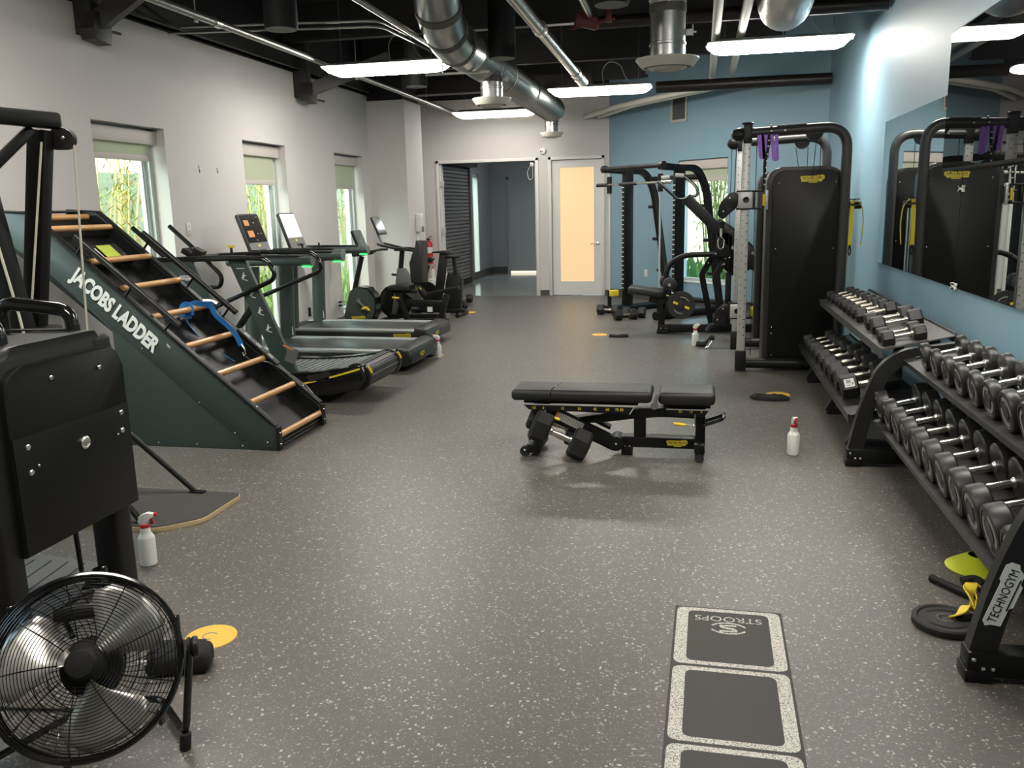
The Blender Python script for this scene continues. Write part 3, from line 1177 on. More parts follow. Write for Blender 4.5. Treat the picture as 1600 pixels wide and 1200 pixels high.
def drop(x, y, ztop, zb, r, dr, label, damper=True):
    t = Thing('duct_drop', label, 'air vent', (x, y, zb), group='round air vents under the ducts')
    mb = MB()
    mb.lathe([(r, zb + 0.10), (r, zb + 0.20), (r + 0.008, zb + 0.205), (r + 0.008, zb + 0.22), (r, zb + 0.225), (r, ztop)], 24, (x, y, 0))
    t.add('neck', mb, 'galv')
    mb = MB()
    mb.lathe([(r + 0.006, ztop - 0.10), (r + 0.006, ztop - 0.03)], 24, (x, y, 0))
    t.add('tape_band', mb, 'duct_tape')
    mb = MB()
    mb.lathe([(r * 1.02, zb + 0.105), (dr, zb + 0.095), (dr, zb + 0.085), (dr * 0.80, zb + 0.02), (dr * 0.74, zb + 0.022), (dr * 0.74, zb + 0.07), (r * .9, zb + 0.10)], 32, (x, y, 0), caps=False)
    mb.lathe([(dr * 0.62, zb + 0.03), (dr * 0.62, zb + 0.018), (dr * 0.45, zb + 0.0), (dr * 0.42, zb + 0.012), (dr * 0.42, zb + 0.04)], 32, (x, y, 0), caps=False)
    mb.lathe([(dr * 0.36, zb + 0.03), (dr * 0.34, zb + 0.004), (0.01, zb - 0.002)], 32, (x, y, 0))
    t.add('diffuser', mb, 'diffuser')
    if damper:
        mb = MB()
        mb.box((x + r + 0.03, y, zb + 0.30), (0.05, 0.03, 0.05), None, 0.005)
        mb.cyl((x + r, y, zb + 0.30), (x + r + 0.09, y, zb + 0.30), 0.008, 8)
        mb.box((x + r + 0.06, y, zb + 0.315), (0.01, 0.012, 0.09))
        t.add('damper_handle', mb, 'white_paint')
    return t


drop(-2.36, 10.05, 3.10, 2.73, 0.125, 0.225, 'white round ceiling vent under the duct, above the rearmost lamp')
drop(-2.50, 15.02, 3.10, 2.735, 0.115, 0.20, 'smallest white round ceiling vent, at the duct end over the lit door')
t = drop(-0.30, 7.90, 3.28, 2.72, 0.15, 0.27, 'largest white round ceiling vent, hanging in the middle before the blue wall')
m = MB()
spiral(m, [(-0.30, 7.90, 3.26), (-0.30, 7.87, 3.66)], 0.155, 0.05)
t.add('flexible_duct', m, 'galv_bright')
m = MB()
m.lathe([(0.105, 0.0), (0.105, 0.012), (0.085, 0.03), (0.045, 0.125), (0.04, 0.13), (0.0, 0.13)], 24, (-0.325, 7.62, 3.36), align((0.0, -0.15, -1)))
single('paging_speaker', m, 'white_paint', 'white cone shaped fitting hanging in front of the shiny duct', 'speaker', (-0.325, 7.62, 3.36))
# silver flexible duct sagging at the top, above the right-hand lamp
t = Thing('flexible_duct', 'shiny silver flexible duct bulging down at the top above the right lamp', 'duct', (0.66, 8.2, 3.28))
m = MB()
P = fillet([(0.66, 9.9, 4.25), (0.66, 8.7, 3.42), (0.66, 7.75, 3.10), (0.66, 6.9, 3.60), (0.66, 6.4, 4.2)], 0.6, 8)
Q, RR = [], []
for i in range(len(P) - 1):
    for tt, rr in ((0.0, 0.195), (0.5, 0.207)):
        Q.append(P[i].lerp(P[i + 1], tt))
        RR.append(rr)
m.tube(Q, RR, 24)
t.add('foil_tube', m, 'galv_bright')

# chrome sprinkler mains and conduits
def pipe(name, pts, r, mt, label, cat='pipe', group=None, couplings=(), cm='conduit'):
    t = Thing(name, label, cat, pts[0], group=group)
    mb = MB()
    mb.tube(fillet(pts, 0.14, 6) if len(pts) > 2 else pts, r, 14)
    t.add('pipe', mb, mt)
    P = [Vector(p) for p in pts]
    for c in couplings:
        mb = MB()
        d = (P[1] - P[0]).normalized()
        q = P[0].lerp(P[1], c)
        mb.cyl(q - d * 0.045, q + d * 0.045, r + 0.010, 14)
        t.add('coupling', mb, cm)
    return t


tp = pipe('sprinkler_pipe', [(-1.385, 6.2, 3.14), (-1.46, 11.15, 3.12)], 0.058, 'pipe_steel', 'thick shiny steel pipe slanting across the ceiling centre towards the middle lamp', 'pipe', None, (0.35, 0.86), 'chrome')
m = MB()
m.cyl((-1.46, 10.75, 3.12), (-1.463, 11.25, 3.12), 0.066, 14)
m.sphere((-1.463, 11.28, 3.115), 0.06)
tp.add('end_fitting', m, 'chrome')
pipe('sprinkler_pipe', [(-0.98, 6.4, 3.32), (-1.02, 8.35, 3.30)], 0.034, 'pipe_steel', 'short shiny steel pipe at the top, right of the thick slanting one')
m = MB()
m.box((-1.06, 8.45, 3.27), (0.22, 0.10, 0.12), (0.1, 0.2, 0.3), 0.02)
m.cyl((-1.2, 8.45, 3.22), (-0.8, 8.45, 3.28), 0.02, 8)
m.box((-0.86, 8.45, 3.3), (0.06, 0.08, 0.1), None, 0.01)
single('valve_bracket', m, 'red_dark', 'dark red valve fitting on the ceiling pipes', 'valve', (-1.06, 8.45, 3.2))
tp = pipe('conduit_rail', [(-4.11, 4.4, 3.22), (-4.13, 9.7, 3.22), (-4.17, 15.3, 3.21)], 0.033, 'conduit', 'long grey pipe rail running over the left side to the back lamp', 'pipe', None, (0.53,), 'chrome')
for y in (6.9, 10.4, 13.2):
    m = MB()
    m.tube([(-4.13, y, ZC), (-4.13, y, 3.18)], 0.006, 6)
    m.box((-4.13, y, 3.175), (0.03, 0.03, 0.02), None, 0.004)
    tp.add('hanger_rod', m, 'conduit')
tp = pipe('conduit_rail', [(-2.66, 5.2, 3.24), (-2.69, 9.0, 3.22), (-2.73, 15.2, 3.18)], 0.028, 'pipe_steel', 'grey pipe rail passing behind the duct elbow along the ceiling', 'pipe')
for k, dz in enumerate((0.0, 0.06)):
    pipe('thin_conduit', [(XL + 0.04, 7.85 + 0.04 * k, 3.30 + dz), (-4.2, 7.98 + 0.04 * k, 3.30 + dz), (-2.98 - 0.03 * k, 8.18 + 0.04 * k, 3.30 + dz), (-2.86 - 0.03 * k, 10.4, 3.28 + dz), (-2.8 - 0.03 * k, 12.4, 3.28 + dz)], 0.012, 'conduit',
         ['lower of two thin conduits bending along the left ceiling', 'upper of two thin conduits bending along the left ceiling'][k], 'pipe', 'thin conduits at the left')
# white insulated pipes
WPX = (0.115, 0.36)
for k, x in enumerate(WPX):
    e = (KX + 0.25 + 0.28 * k, 0)
    pipe('insulated_pipe', [(x, 5.4, 3.25), (x + 0.01, 12.35 + 0.02 * k, 3.24), (x + 0.012, 12.95 - 0.1 * k, 3.20), (x - 1.45 + 0.02 * k, 14.42 - 0.12 * k, 3.14), (x - 2.1, 15.45, 3.10)], 0.043, 'pipe_white',
         ['left of the two white insulated pipes above the blue wall', 'right of the two white insulated pipes above the blue wall'][k], 'pipe', 'white insulated pipes')

# black cylinder downlights
for k, (x, y, z, lab) in enumerate(((-2.02, 9.12, 3.10, 'black cylinder hanging in front of the spiral duct'), (-0.70, 7.10, 3.11, 'black cylinder with pale round base at the top centre'),
                                    (-3.48, 7.13, 3.11, 'black cylinder over the thin conduits at the upper left'), (-3.52, 10.86, 3.11, 'black cylinder behind the left pendant light'))):
    t = Thing('cylinder_speaker', lab, 'ceiling speaker', (x, y, z), group='black cylinders under the ceiling')
    m = MB()
    m.lathe([(0.135, z), (0.14, z + 0.02), (0.14, ZC - 0.35)], 28, (x, y, 0), caps=True)
    m.cyl((x, y, ZC - 0.36), (x, y, ZC), 0.02, 8)
    t.add('casing', m, 'black_matte')
    m = MB()
    m.lathe([(0.128, z - 0.004), (0.128, z + 0.004)], 28, (x, y, 0))
    t.add('grille', m, 'speaker_grille')

# steel braces on the left wall
def brace(x, y, z, rods, arm, lab):
    t = Thing('wall_brace', lab, 'brace', (x, y, z), group='dark steel braces on the left wall')
    mb = MB()
    mb.bb((XL, y - 0.075, z + 0.05), (x, y + 0.075, 3.95), 0.004)
    mb.prism([(-0.10, 0.0), (0.09, -0.02), (0.11, 0.12), (0.06, 0.22), (-0.08, 0.22), (-0.13, 0.08)], 0.14, frame((x - 0.02, y, z), (0, 1, 0), (0, 0, 1)), 0.004)
    t.add('plate', mb, 'steel_dark')
    mb = MB()
    for (dy0, dy1, dz) in rods:
        mb.cyl((x - 0.02, y + dy0, z + dz), (x - 0.01, y + dy1, z + dz + 0.01), 0.013, 8)
    t.add('threaded_rod', mb, 'steel_dark')
    mb = MB()
    mb.bar((x - 0.05, y, z + 0.12), (x + arm[0], y + arm[1], z + arm[2]), 0.12, 0.15)
    t.add('diagonal_arm', mb, 'steel_dark')


brace(-4.88, 6.66, 3.02, [(-0.22, 0.30, 0.10)], (1.1, 0.4, 1.0), 'dark steel brace at the top left corner above the nearest window')
brace(-4.86, 10.62, 2.97, [(-0.05, 0.45, 0.04)], (0.9, 0.5, 0.55), 'dark steel brace on the left wall under the left pendant light')

# ------------------------------------------------------------------ outside the windows
m = MB()
m.bb((-20, -8, -0.3), (XL - 0.32, 30, -0.12))
m.bb((XL - 0.32, 21.3, -0.3), (14, 30, -0.12))
m.bb((XR + 0.6, 12, -0.3), (14, 21.3, -0.12))
m.bb((-2.2, 15.9, -0.3), (XR + 0.6, 21.3, -0.12))
struct('ground_outside', m, 'gravel_out')
m = MB()
m.bb((-9.6, -6, -0.12), (-9.45, 30, 2.3))
m.bb((-2.1, 22.2, -0.12), (14, 22.35, 2.6))
struct('fence_outside', m, 'fence_out')


def bamboo_proto(seed, n, h, spread, gold):
    rnd = random.Random(seed)
    ms, ml = MB(), MB()
    for i in range(n):
        x, y = rnd.uniform(-spread, spread) * 0.5, rnd.uniform(-spread, spread)
        lx, ly = rnd.uniform(-0.35, 0.35), rnd.uniform(-0.35, 0.35)
        hh = h * rnd.uniform(0.75, 1.1)
        ms.tube([(x, y, -0.12), (x + lx * 0.35, y + ly * 0.35, hh * 0.5), (x + lx, y + ly, hh)], [0.018, 0.016, 0.008], 6)
        for k in range(16):
            q = rnd.uniform(0.1, 1.0)
            c = Vector((x + lx * q, y + ly * q, hh * q))
            for j in range(5):
                d = Vector((rnd.uniform(-1, 1), rnd.uniform(-1, 1), rnd.uniform(-0.7, 0.5))).normalized()
                L = rnd.uniform(0.12, 0.24)
                s = d.cross(Vector((0, 0, 1))).normalized() * 0.011
                o = c + Vector((rnd.uniform(-.12, .12), rnd.uniform(-.12, .12), rnd.uniform(-.1, .1)))
                ml.mi = 0 if rnd.random() > gold else 1
                ml.quad(o, o + d * L * 0.45 + s, o + d * L + Vector((0, 0, -0.03)), o + d * L * 0.45 - s)
    return ms, ml


def plant(loc, seed, n, h, spread, gold, lab):
    t = Thing('bamboo_clump', lab, 'plant', loc, group='bamboo outside the windows')
    ms, ml = bamboo_proto(seed, n, h, spread, gold)
    t.add('stem', ms, 'bamboo', world=False)
    t.add('foliage', ml, ['leaf', 'leaf_gold'], world=False)
    return t.e


PL = [((-6.9, 6.6, 0), 3, 9, 3.2, 0.7, 0.25, 'tall sparse bamboo seen at the left of the window nearest the camera'),
      ((-6.5, 8.0, 0), 4, 16, 2.2, 0.7, 0.4, 'leafy bamboo clump low in the window nearest the camera'),
      ((-7.2, 9.6, 0), 5, 18, 3.0, 0.8, 0.6, 'golden bamboo clump seen through the middle window'),
      ((-6.9, 11.2, 0), 6, 18, 3.0, 0.8, 0.45, 'green and gold bamboo at the right of the middle window'),
      ((-7.0, 13.2, 0), 8, 20, 3.0, 0.9, 0.1, 'green bamboo clump seen through the window beside the column'),
      ((-7.4, 15.2, 0), 9, 20, 3.2, 1.0, 0.2, 'green bamboo clump far outside the left wall past the column'),
      ((-7.6, 17.2, 0), 14, 20, 3.2, 1.0, 0.2, 'last bamboo clump outside the left wall towards the far end'),
      ((0.5, 15.9, 0), 10, 22, 3.0, 0.9, 0.3, 'bamboo clump seen through the window in the blue wall'),
      ((1.3, 17.0, 0), 11, 22, 3.2, 1.0, 0.3, 'bamboo farther back outside the window in the blue wall')]
for loc, sd, n, h, sp, g, lab in PL:
    plant(loc, sd, n, h, sp, g, lab)
rnd = random.Random(5)
for gi, (x0, x1, y0, y1, cnt) in enumerate( ((-7.6, -5.6, 8.6, 15.5, 1500), (-0.4, 2.2, 14.9, 17.0, 700))):
    m = MB()
    for i in range(cnt):
        x, y = rnd.uniform(x0, x1), rnd.uniform(y0, y1)
        if x + y < 14.6 and x > -2:
            continue
        h = rnd.uniform(0.25, 0.75)
        dx, dy = rnd.uniform(-.25, .25), rnd.uniform(-.25, .25)
        m.quad((x - 0.012, y, -0.12), (x + 0.012, y, -0.12), (x + dx * .5 + .01, y + dy * .5, h * .7), (x + dx, y + dy, h))
    o = obj('grass_tufts', m, 'grass_out', kind='stuff')
    o['label'] = ['tall green grass growing outside the left wall windows', 'tall green grass growing outside the blue wall window'][gi]
    o['category'] = 'grass'
# ------------------------------------------------------------------ left side: fan
FC = Vector((-1.705, 1.95, 0.335))
FN = Vector((0.45, -0.75, 0.50)).normalized()
FX = Vector((0.857, 0.514, 0.0)).normalized()
FF = frame(FC, FX, FN.cross(FX))
t = Thing('floor_fan', 'large black metal floor fan with round wire cage in the near left corner', 'fan', (-1.73, 1.97, 0))


def fpt(r, a, z):
    return FF @ Vector((r * math.cos(a), r * math.sin(a), z))


RF = 0.258
m = MB()
m.tube([fpt(RF, 2 * PI * k / 56, 0.0) for k in range(56)], 0.009, 8, closed=True)
m.tube([fpt(RF - 0.004, 2 * PI * k / 56, -0.055) for k in range(56)], 0.007, 6, closed=True)
for k in range(6):
    m.box(fpt(RF + 0.004, k * PI / 3 + 0.3, -0.02), (0.012, 0.02, 0.05), None, 0.003)
t.add('cage_rim', m, 'black_gloss')


def fz(r):
    return 0.075 * math.sqrt(max(0.0, 1 - (r / RF) ** 2)) ** 0.9


m = MB()
nr = 22
for i in range(nr):
    r = 0.062 + (RF - 0.066) * i / (nr - 1)
    m.tube([fpt(r, 2 * PI * k / 48, fz(r)) for k in range(48)], 0.0012, 4, closed=True)
for k in range(9):
    a0 = 2 * PI * k / 9 + 0.25
    m.tube([fpt(0.06 + (RF - 0.06) * q / 8, a0 + 0.10 * q / 8, fz(0.06 + (RF - 0.06) * q / 8) - 0.003) for q in range(9)], 0.0020, 5)
t.add('front_grille', m, 'black_gloss')
m = MB()
for k in range(46):
    a0 = 2 * PI * k / 46
    m.tube([fpt(0.05 + (RF - 0.05) * q / 6, a0 + 0.35 * (q / 6), -0.055 - 0.085 * math.sqrt(max(0, 1 - (q / 6.0) ** 2))) for q in range(7)], 0.0014, 4)
for i in range(5):
    r = 0.09 + 0.038 * i
    m.tube([fpt(r, 2 * PI * k / 40, -0.055 - 0.085 * math.sqrt(1 - ((r - 0.05) / (RF - 0.05)) ** 2)) for k in range(40)], 0.0016, 4, closed=True)
t.add('rear_grille', m, 'black_gloss')
m = MB()
m.lathe([(0.042, 0.066), (0.042, 0.080), (0.036, 0.087), (0.01, 0.090)], 28, FC, FF.to_3x3())
hb = t.add('hub_cap', m, 'black_matte')
m = MB()
m.lathe([(0.05, -0.05), (0.05, 0.01), (0.03, 0.02)], 24, FC, FF.to_3x3())
m.lathe([(0.075, -0.20), (0.085, -0.19), (0.085, -0.09), (0.07, -0.08)], 24, FC, FF.to_3x3())
t.add('motor', m, 'black_matte')
for k, a0 in enumerate((2.72, 0.66, 4.86)):
    m = MB()
    nu, nv = 9, 8
    g = []
    for i in range(nu):
        u = i / (nu - 1)
        r = 0.045 + 0.190 * u
        half = 0.24 + 0.42 * math.sin(min(1, u * 1.25) * PI * 0.55)
        half *= 1.0 if u < 0.85 else (1 - (u - 0.85) * 2.6)
        row = []
        for j in range(nv):
            v = j / (nv - 1) * 2 - 1
            a = a0 + half * v + 0.15 * u
            z = -0.012 + 0.042 * v * (1 - 0.35 * u) - 0.012 * (v * v)
            row.append(m.bm.verts.new(fpt(r, a, z)))
        g.append(row)
    for i in range(nu - 1):
        for j in range(nv - 1):
            m.bm.faces.new((g[i][j], g[i][j + 1], g[i + 1][j + 1], g[i + 1][j]))
    b = t.add('blade', m, 'blade_alu')
    sm = b.modifiers.new('solid', 'SOLIDIFY')
    sm.thickness = 0.002
m = MB()
p0 = FC + FX * (RF + 0.03)
p1 = FC - FX * (RF + 0.03)
foot = Vector((-1.500, 2.085, 0.045))
foot2 = Vector((-2.02, 1.80, 0.045))
m.tube(fillet([p0, Vector((-1.478, 2.112, 0.30)), foot, Vector((-1.72, 2.28, 0.03)), Vector((-1.93, 2.18, 0.03)), foot2, Vector((-2.02, 1.78, 0.30)), p1], 0.05, 6), 0.0115, 10)
t.add('stand', m, 'black_gloss')
for q in (foot, foot2):
    m = MB()
    m.cyl((q.x - 0.005, q.y - 0.003, 0.0), (q.x, q.y, 0.052), 0.017, 14)
    t.add('rubber_foot', m, 'rubber')
for s, q in ((1, p0), (-1, p1)):
    m = MB()
    m.lathe([(0.03, 0), (0.032, 0.008), (0.026, 0.012), (0.032, 0.018), (0.03, 0.03), (0.012, 0.034)], 12, q - FX * s * 0.012, align(FX * s))
    t.add('tilt_knob', m, 'black_plastic')
m = MB()
m.tube(fillet([fpt(0.10, 2.0, -0.07), fpt(0.20, 2.0, -0.12), fpt(0.24, 1.57, -0.16), fpt(0.20, 1.14, -0.12), fpt(0.10, 1.14, -0.07)], 0.05), 0.009, 8)
m.box(fpt(0.16, 1.75, -0.06), (0.12, 0.04, 0.05), FF.to_3x3(), 0.006)
t.add('carry_handle', m, 'black_plastic')
m = MB()
m.tube(fillet([(-1.78, 2.02, 0.25), (-1.80, 2.10, 0.05), (-1.95, 2.2, 0.008), (-2.3, 2.15, 0.008), (-2.7, 2.4, 0.008)], 0.1), 0.005, 6)
t.add('power_cord', m, 'black_plastic')

# ------------------------------------------------------------------ rope trainer (tall black housing)
t = Thing('rope_trainer', 'tall black rope trainer with riveted back panel and tube handles on top', 'exercise machine', (-2.5, 2.8, 0))
RX = -2.35


def arch(y0, y1, z0, z1, r, seg=8):
    return [(p.x, p.y) for p in fillet([(y0, z0, 0), (y1, z0, 0), (y1, z1, 0), (y0, z1, 0)], r, seg, True)] if r else [(y0, z0), (y1, z0), (y1, z1), (y0, z1)]


def archtop(y0, y1, z0, z1, r, seg=8):
    top = fillet([(y1, z0, 0), (y1, z1, 0), (y0, z1, 0), (y0, z0, 0)], r, seg)
    return [(p.x, p.y) for p in top]


YZ = frame((0, 0, 0), (0, 1, 0), (0, 0, 1))      # local x = world y, local y = world z, local z = world x
m = MB()
m.prism(archtop(2.435, 3.135, 0.40, 1.155, 0.17), 0.24, Matrix.Translation((RX - 0.145, 0, 0)) @ YZ, 0.03, 3)
t.add('housing', m, 'black_plastic')
m = MB()
m.prism(archtop(2.50, 3.20, 0.55, 1.135, 0.20), 0.34, Matrix.Translation((RX - 0.46, 0, 0)) @ YZ, 0.05, 3)
t.add('drum_cover', m, 'dark_grey')
m = MB()
m.prism(archtop(2.475, 3.115, 0.395, 1.085, 0.12), 0.03, Matrix.Translation((RX - 0.012, 0, 0)) @ YZ, 0.004)
bp = t.add('back_panel', m, 'black_metal')
m = MB()
m.prism(arch(2.478, 3.112, 0.40, 0.835, 0), 0.006, Matrix.Translation((RX + 0.006, 0, 0)) @ YZ, 0.002)
t.add('lower_plate', m, 'black_metal')
for y, z, r in ((2.545, 0.795, .012), (2.545, 0.70, .012), (2.585, 0.715, .006), (3.065, 0.80, .012), (3.06, 0.725, .012), (3.03, 0.715, .006), (2.70, 1.02, .010), (2.965, 1.01, .010)):
    m = MB()
    m.sphere((RX + 0.009, y, z), r, 10, 6, (0.5, 1, 1))
    t.add('rivet', m, 'chrome')
m = MB()
m.lathe([(0.026, 0), (0.026, 0.008), (0.02, 0.012), (0.012, 0.008)], 18, (RX + 0.008, 2.83, 0.735), align((1, 0, 0)))
t.add('lock', m, 'chrome')
for y in (2.445, 3.045):
    m = MB()
    m.box((RX - 0.085, y, 0.57), (0.13, 0.105, 1.12), None, 0.02, 3)
    t.add('post', m, 'black_plastic')
for y in (2.62, 3.0):
    m = MB()
    x1 = -2.80
    m.tube(fillet([(RX - 0.12, y, 1.10), (RX - 0.12, y, 1.235), (x1, y - 0.0, 1.265), (x1, y, 1.10)], 0.07, 7), 0.028, 14)
    t.add('top_handle', m, 'black_gloss')
m = MB()
m.bar((RX - 0.10, 2.60, 1.158), (RX - 0.52, 2.60, 1.150), 0.04, 0.006)
m.bar((RX - 0.10, 2.99, 1.158), (RX - 0.52, 2.99, 1.150), 0.04, 0.006)
t.add('handle_mount', m, 'black_metal')
m = MB()
m.tube([(-2.66, 3.08, 0.56), (-2.69, 3.13, 0.04)], 0.011, 8)
t.add('rope', m, 'cloth_black')
m = MB()
m.prism([(-3.35, 2.62), (-2.50, 2.62), (-2.50, 3.22), (-3.2, 3.30), (-3.35, 3.2)], 0.035, Matrix.Translation((0, 0, 0.0175)), 0.004)
pl = t.add('foot_plate', m, 'mid_grey')
m = MB()
for k in range(7):
    m.box((-2.70 - 0.09 * k, 2.94, 0.0355), (0.006, 0.56, 0.002), (0, 0, 0.15))
t.add('groove', m, 'black_matte', parent=pl)
m = MB()
m.prism([(0, 0), (0.09, 0), (0.0, 0.11)], 0.05, frame((-2.47, 2.97, 0.036), (-1, 0.2, 0), (0, 0, 1)))
t.add('gusset', m, 'black_metal')

# ------------------------------------------------------------------ ski trainer on its wooden platform
t = Thing('ski_trainer', 'black upright ski trainer with white cords on a rubber topped platform', 'exercise machine', (-3.2, 3.98, 0))
plat = [(p.x, p.y) for p in fillet([(-3.95, 3.69, 0), (-2.70, 3.69, 0), (-2.53, 3.86, 0), (-2.53, 4.27, 0), (-3.95, 4.27, 0)], 0.05, 4, True)]
m = MB()
m.prism(plat, 0.026, Matrix.Translation((0, 0, 0.013)), 0.003)
pb = t.add('platform_board', m, 'ply_edge')
m = MB()
m.prism([(x * 0.994 - 0.02, 3.98 + (y - 3.98) * 0.985) for x, y in plat], 0.004, Matrix.Translation((0, 0, 0.0285)))
t.add('rubber_top', m, 'mat_black', parent=pb)
m = MB()
m.bar((-3.80, 4.10, 0.03), (-3.425, 4.11, 2.06), 0.075, 0.115, (1, 0, 0), 0.010)
t.add('rear_post', m, 'black_metal')
m = MB()
m.bar((-3.55, 3.90, 0.03), (-3.60, 3.90, 1.0), 0.10, 0.22, (1, 0, 0), 0.012)
m.bar((-3.60, 3.90, 0.92), (-3.78, 3.90, 2.05), 0.12, 0.27, (1, 0, 0), 0.012)
fp = t.add('front_post', m, 'black_metal')
dz = Vector((-0.18, 0, 1.13)).normalized()
lm = frame((-3.60 + dz.x * 0.55 - 0.02, 3.838, 0.92 + dz.z * 0.60), dz, (-1, 0, 0))
m = MB()
m.text('CONCEPT 2', 0.135, lm @ Matrix.Translation((0.12, 0.01, 0)), 0.001, bold=0.002)
m.mi = 1
ring = [lm @ Vector((-0.40 + 0.045 * math.cos(a), 0.045 * math.sin(a) * 0.9 + 0.01, 0.0)) for a in [0.6 + 5.0 * k / 20 for k in range(21)]]
m.strip(ring, 0.022, 0.003, (0, -1, 0))
m.box(lm @ Vector((-0.325, 0.01, 0)), (0.10, 0.003, 0.03), None)
t.add('lettering', m, ['label_white', 'green_text'], parent=fp)
m = MB()
m.bar((-3.46, 3.50, 2.105), (-3.36, 4.16, 2.105), 0.085, 0.085, (0, 0, 1), 0.02)
m.bar((-3.62, 3.75, 1.72), (-3.42, 4.04, 2.06), 0.04, 0.055, (0, 0, 1), 0.008)
t.add('top_arm', m, 'black_metal')
for y in (3.62, 4.21):
    m = MB()
    m.prism([(p.x, p.y) for p in fillet([(-0.07, -0.06, 0), (0.05, -0.06, 0), (0.085, 0, 0), (0.03, 0.055, 0), (-0.07, 0.05, 0)], 0.03, 4, True)], 0.028, frame((-3.335, y - 0.05, 2.015), (1, 0, 0), (0, 0, 1)), 0.004)
    m.mi = 1
    m.sphere((-3.325, y - 0.066, 2.015), 0.012, 8, 6)
    t.add('pulley', m, ['dark_grey', 'chrome'])
m = MB()
m.tube([(-3.38, 4.05, 1.99), (-3.50, 3.96, 1.12)], 0.006, 6)
m.tube([(-3.275, 4.16, 1.98), (-3.33, 4.14, 0.75)], 0.006, 6)
m.tube([(-3.62, 3.825, 1.95), (-3.46, 3.825, 1.10), (-3.42, 3.825, 0.8)], 0.007, 6)
t.add('pull_cord', m, 'cord')
for y0, y1 in ((4.24, 4.13), (3.745, 3.9)):
    m = MB()
    m.tube([(-2.82, y0, 0.04), (-3.66, y1, 0.86)], 0.016, 10)
    m.box((-2.80, y0, 0.036), (0.09, 0.04, 0.008), None, 0.002)
    t.add('brace', m, 'black_metal')
m = MB()
m.box((-3.62, 4.0, 0.96), (0.22, 0.40, 0.10), None, 0.02)
m.mi = 1
m.box((-3.5, 4.06, 0.93), (0.05, 0.16, 0.03), (0, 0.3, 0), 0.005)
t.add('joint_bracket', m, ['black_metal', 'green_text'])

# ------------------------------------------------------------------ ladder climber
t = Thing('ladder_climber', 'dark green ladder climbing machine with eight wooden rungs', 'exercise machine', (-3.7, 5.58, 0))
prof = [(-2.779, 0.0), (-2.795, 0.167), (-4.53, 1.63), (-4.78, 1.645), (-4.82, 1.62), (-4.82, 1.50), (-4.44, 1.24), (-4.06, 0.90), (-3.97, 0.82), (-3.96, 0.0)]
NY, FY = 5.205, 5.953
XZ = frame((0, 0, 0), (1, 0, 0), (0, 0, 1))       # normal is -Y
for k, y in enumerate((NY + 0.018, FY - 0.018)):
    m = MB()
    m.prism(prof, 0.032, Matrix.Translation((0, y, 0)) @ XZ, 0.003)
    s = -1 if k == 0 else 1
    # raised band along the top edge
    m.prism([(-2.80, 0.01), (-2.80, 0.165), (-4.53, 1.624), (-4.77, 1.64), (-4.81, 1.50), (-4.42, 1.25), (-3.0, 0.02)], 0.006, Matrix.Translation((0, y + s * 0.018, 0)) @ XZ, 0.002)
    t.add('side_panel', m, 'ladder_green')
    m = MB()
    m.bar((-2.795, y, 0.175), (-4.53, y, 1.638), 0.06, 0.012, (0.66, 0, 0.75), 0.003)
    m.bar((-4.53, y, 1.638), (-4.79, y, 1.655), 0.06, 0.012, (0, 0, 1), 0.003)
    m.box((-2.782, y, 0.085), (0.012, 0.065, 0.165), None, 0.003)
    t.add('top_edge', m, 'black_metal')
m = MB()
m.text('JACOBS LADDER', 0.128, frame((-3.925, NY - 0.0085, 0.965), Vector((1.55, 0, -1.374)), Vector((1.374, 0, 1.55))) @ Matrix.Diagonal((0.80, 1.15, 1, 1)), 0.001, bold=0.006)
m.text('TM', 0.025, frame((-3.545, NY - 0.0085, 0.72), Vector((1.55, 0, -1.374)), Vector((1.374, 0, 1.55))), 0.001)
t.add('lettering', m, 'white_text')
m = MB()
m.bar((-2.80, 5.58, 0.04), (-4.62, 5.58, 1.575), 0.66, 0.02, (0.66, 0, 0.75))
m.bb((-4.79, NY + 0.03, 1.42), (-4.77, FY - 0.03, 1.61))
m.bb((-4.81, NY + 0.02, 1.632), (-4.66, FY - 0.02, 1.652), 0.004)
m.bar((-2.80, 5.58, 0.012), (-4.45, 5.58, 1.22), 0.66, 0.02, (0.66, 0, 0.75))
t.add('inner_deck', m, 'black_metal')
for y in (NY + 0.036, FY - 0.036):
    m = MB()
    m.prism([(-2.80, 0.02), (-2.805, 0.15), (-4.53, 1.61), (-4.77, 1.62), (-4.77, 1.42), (-3.0, 0.02)], 0.003, Matrix.Translation((0, y, 0)) @ XZ)
    t.add('inner_liner', m, 'black_metal')
for k, (x, z) in enumerate(((-4.62, 1.60), (-4.42, 1.522), (-4.115, 1.295), (-3.885, 1.112), (-3.68, 0.912), (-3.475, 0.702), (-3.225, 0.517), (-2.998, 0.322), (-2.80, 0.098))):
    m = MB()
    m.cyl((x, NY + 0.035, z), (x, FY - 0.035, z), 0.0225, 14)
    t.add('rung', m, 'wood')
for y in (NY + 0.0, FY - 0.0):
    m = MB()
    n = Vector((0.645, 0, 0.764))
    a, b = Vector((-4.20, y, 1.445)) + n * 0.035, Vector((-3.47, y, 0.832)) + n * 0.035
    m.tube([a, b], 0.022, 12)
    for q in (0.08, 0.55, 0.93):
        p = a.lerp(b, q)
        m.cyl(p, p - n * 0.11, 0.009, 8)
    t.add('hand_rail', m, 'black_metal')
m = MB()
m.box((-4.23, 5.56, 1.325), (0.20, 0.42, 0.03), (0, 0.73, 0), 0.005)
m.mi = 1
m.box((-4.215, 5.44, 1.343), (0.10, 0.10, 0.004), (0, 0.73, 0))
m.mi = 2
m.box((-4.225, 5.60, 1.353), (0.12, 0.15, 0.004), (0, 0.73, 0))
t.add('display_panel', m, ['black_plastic', 'label_white', 'green_text'])
m = MB()
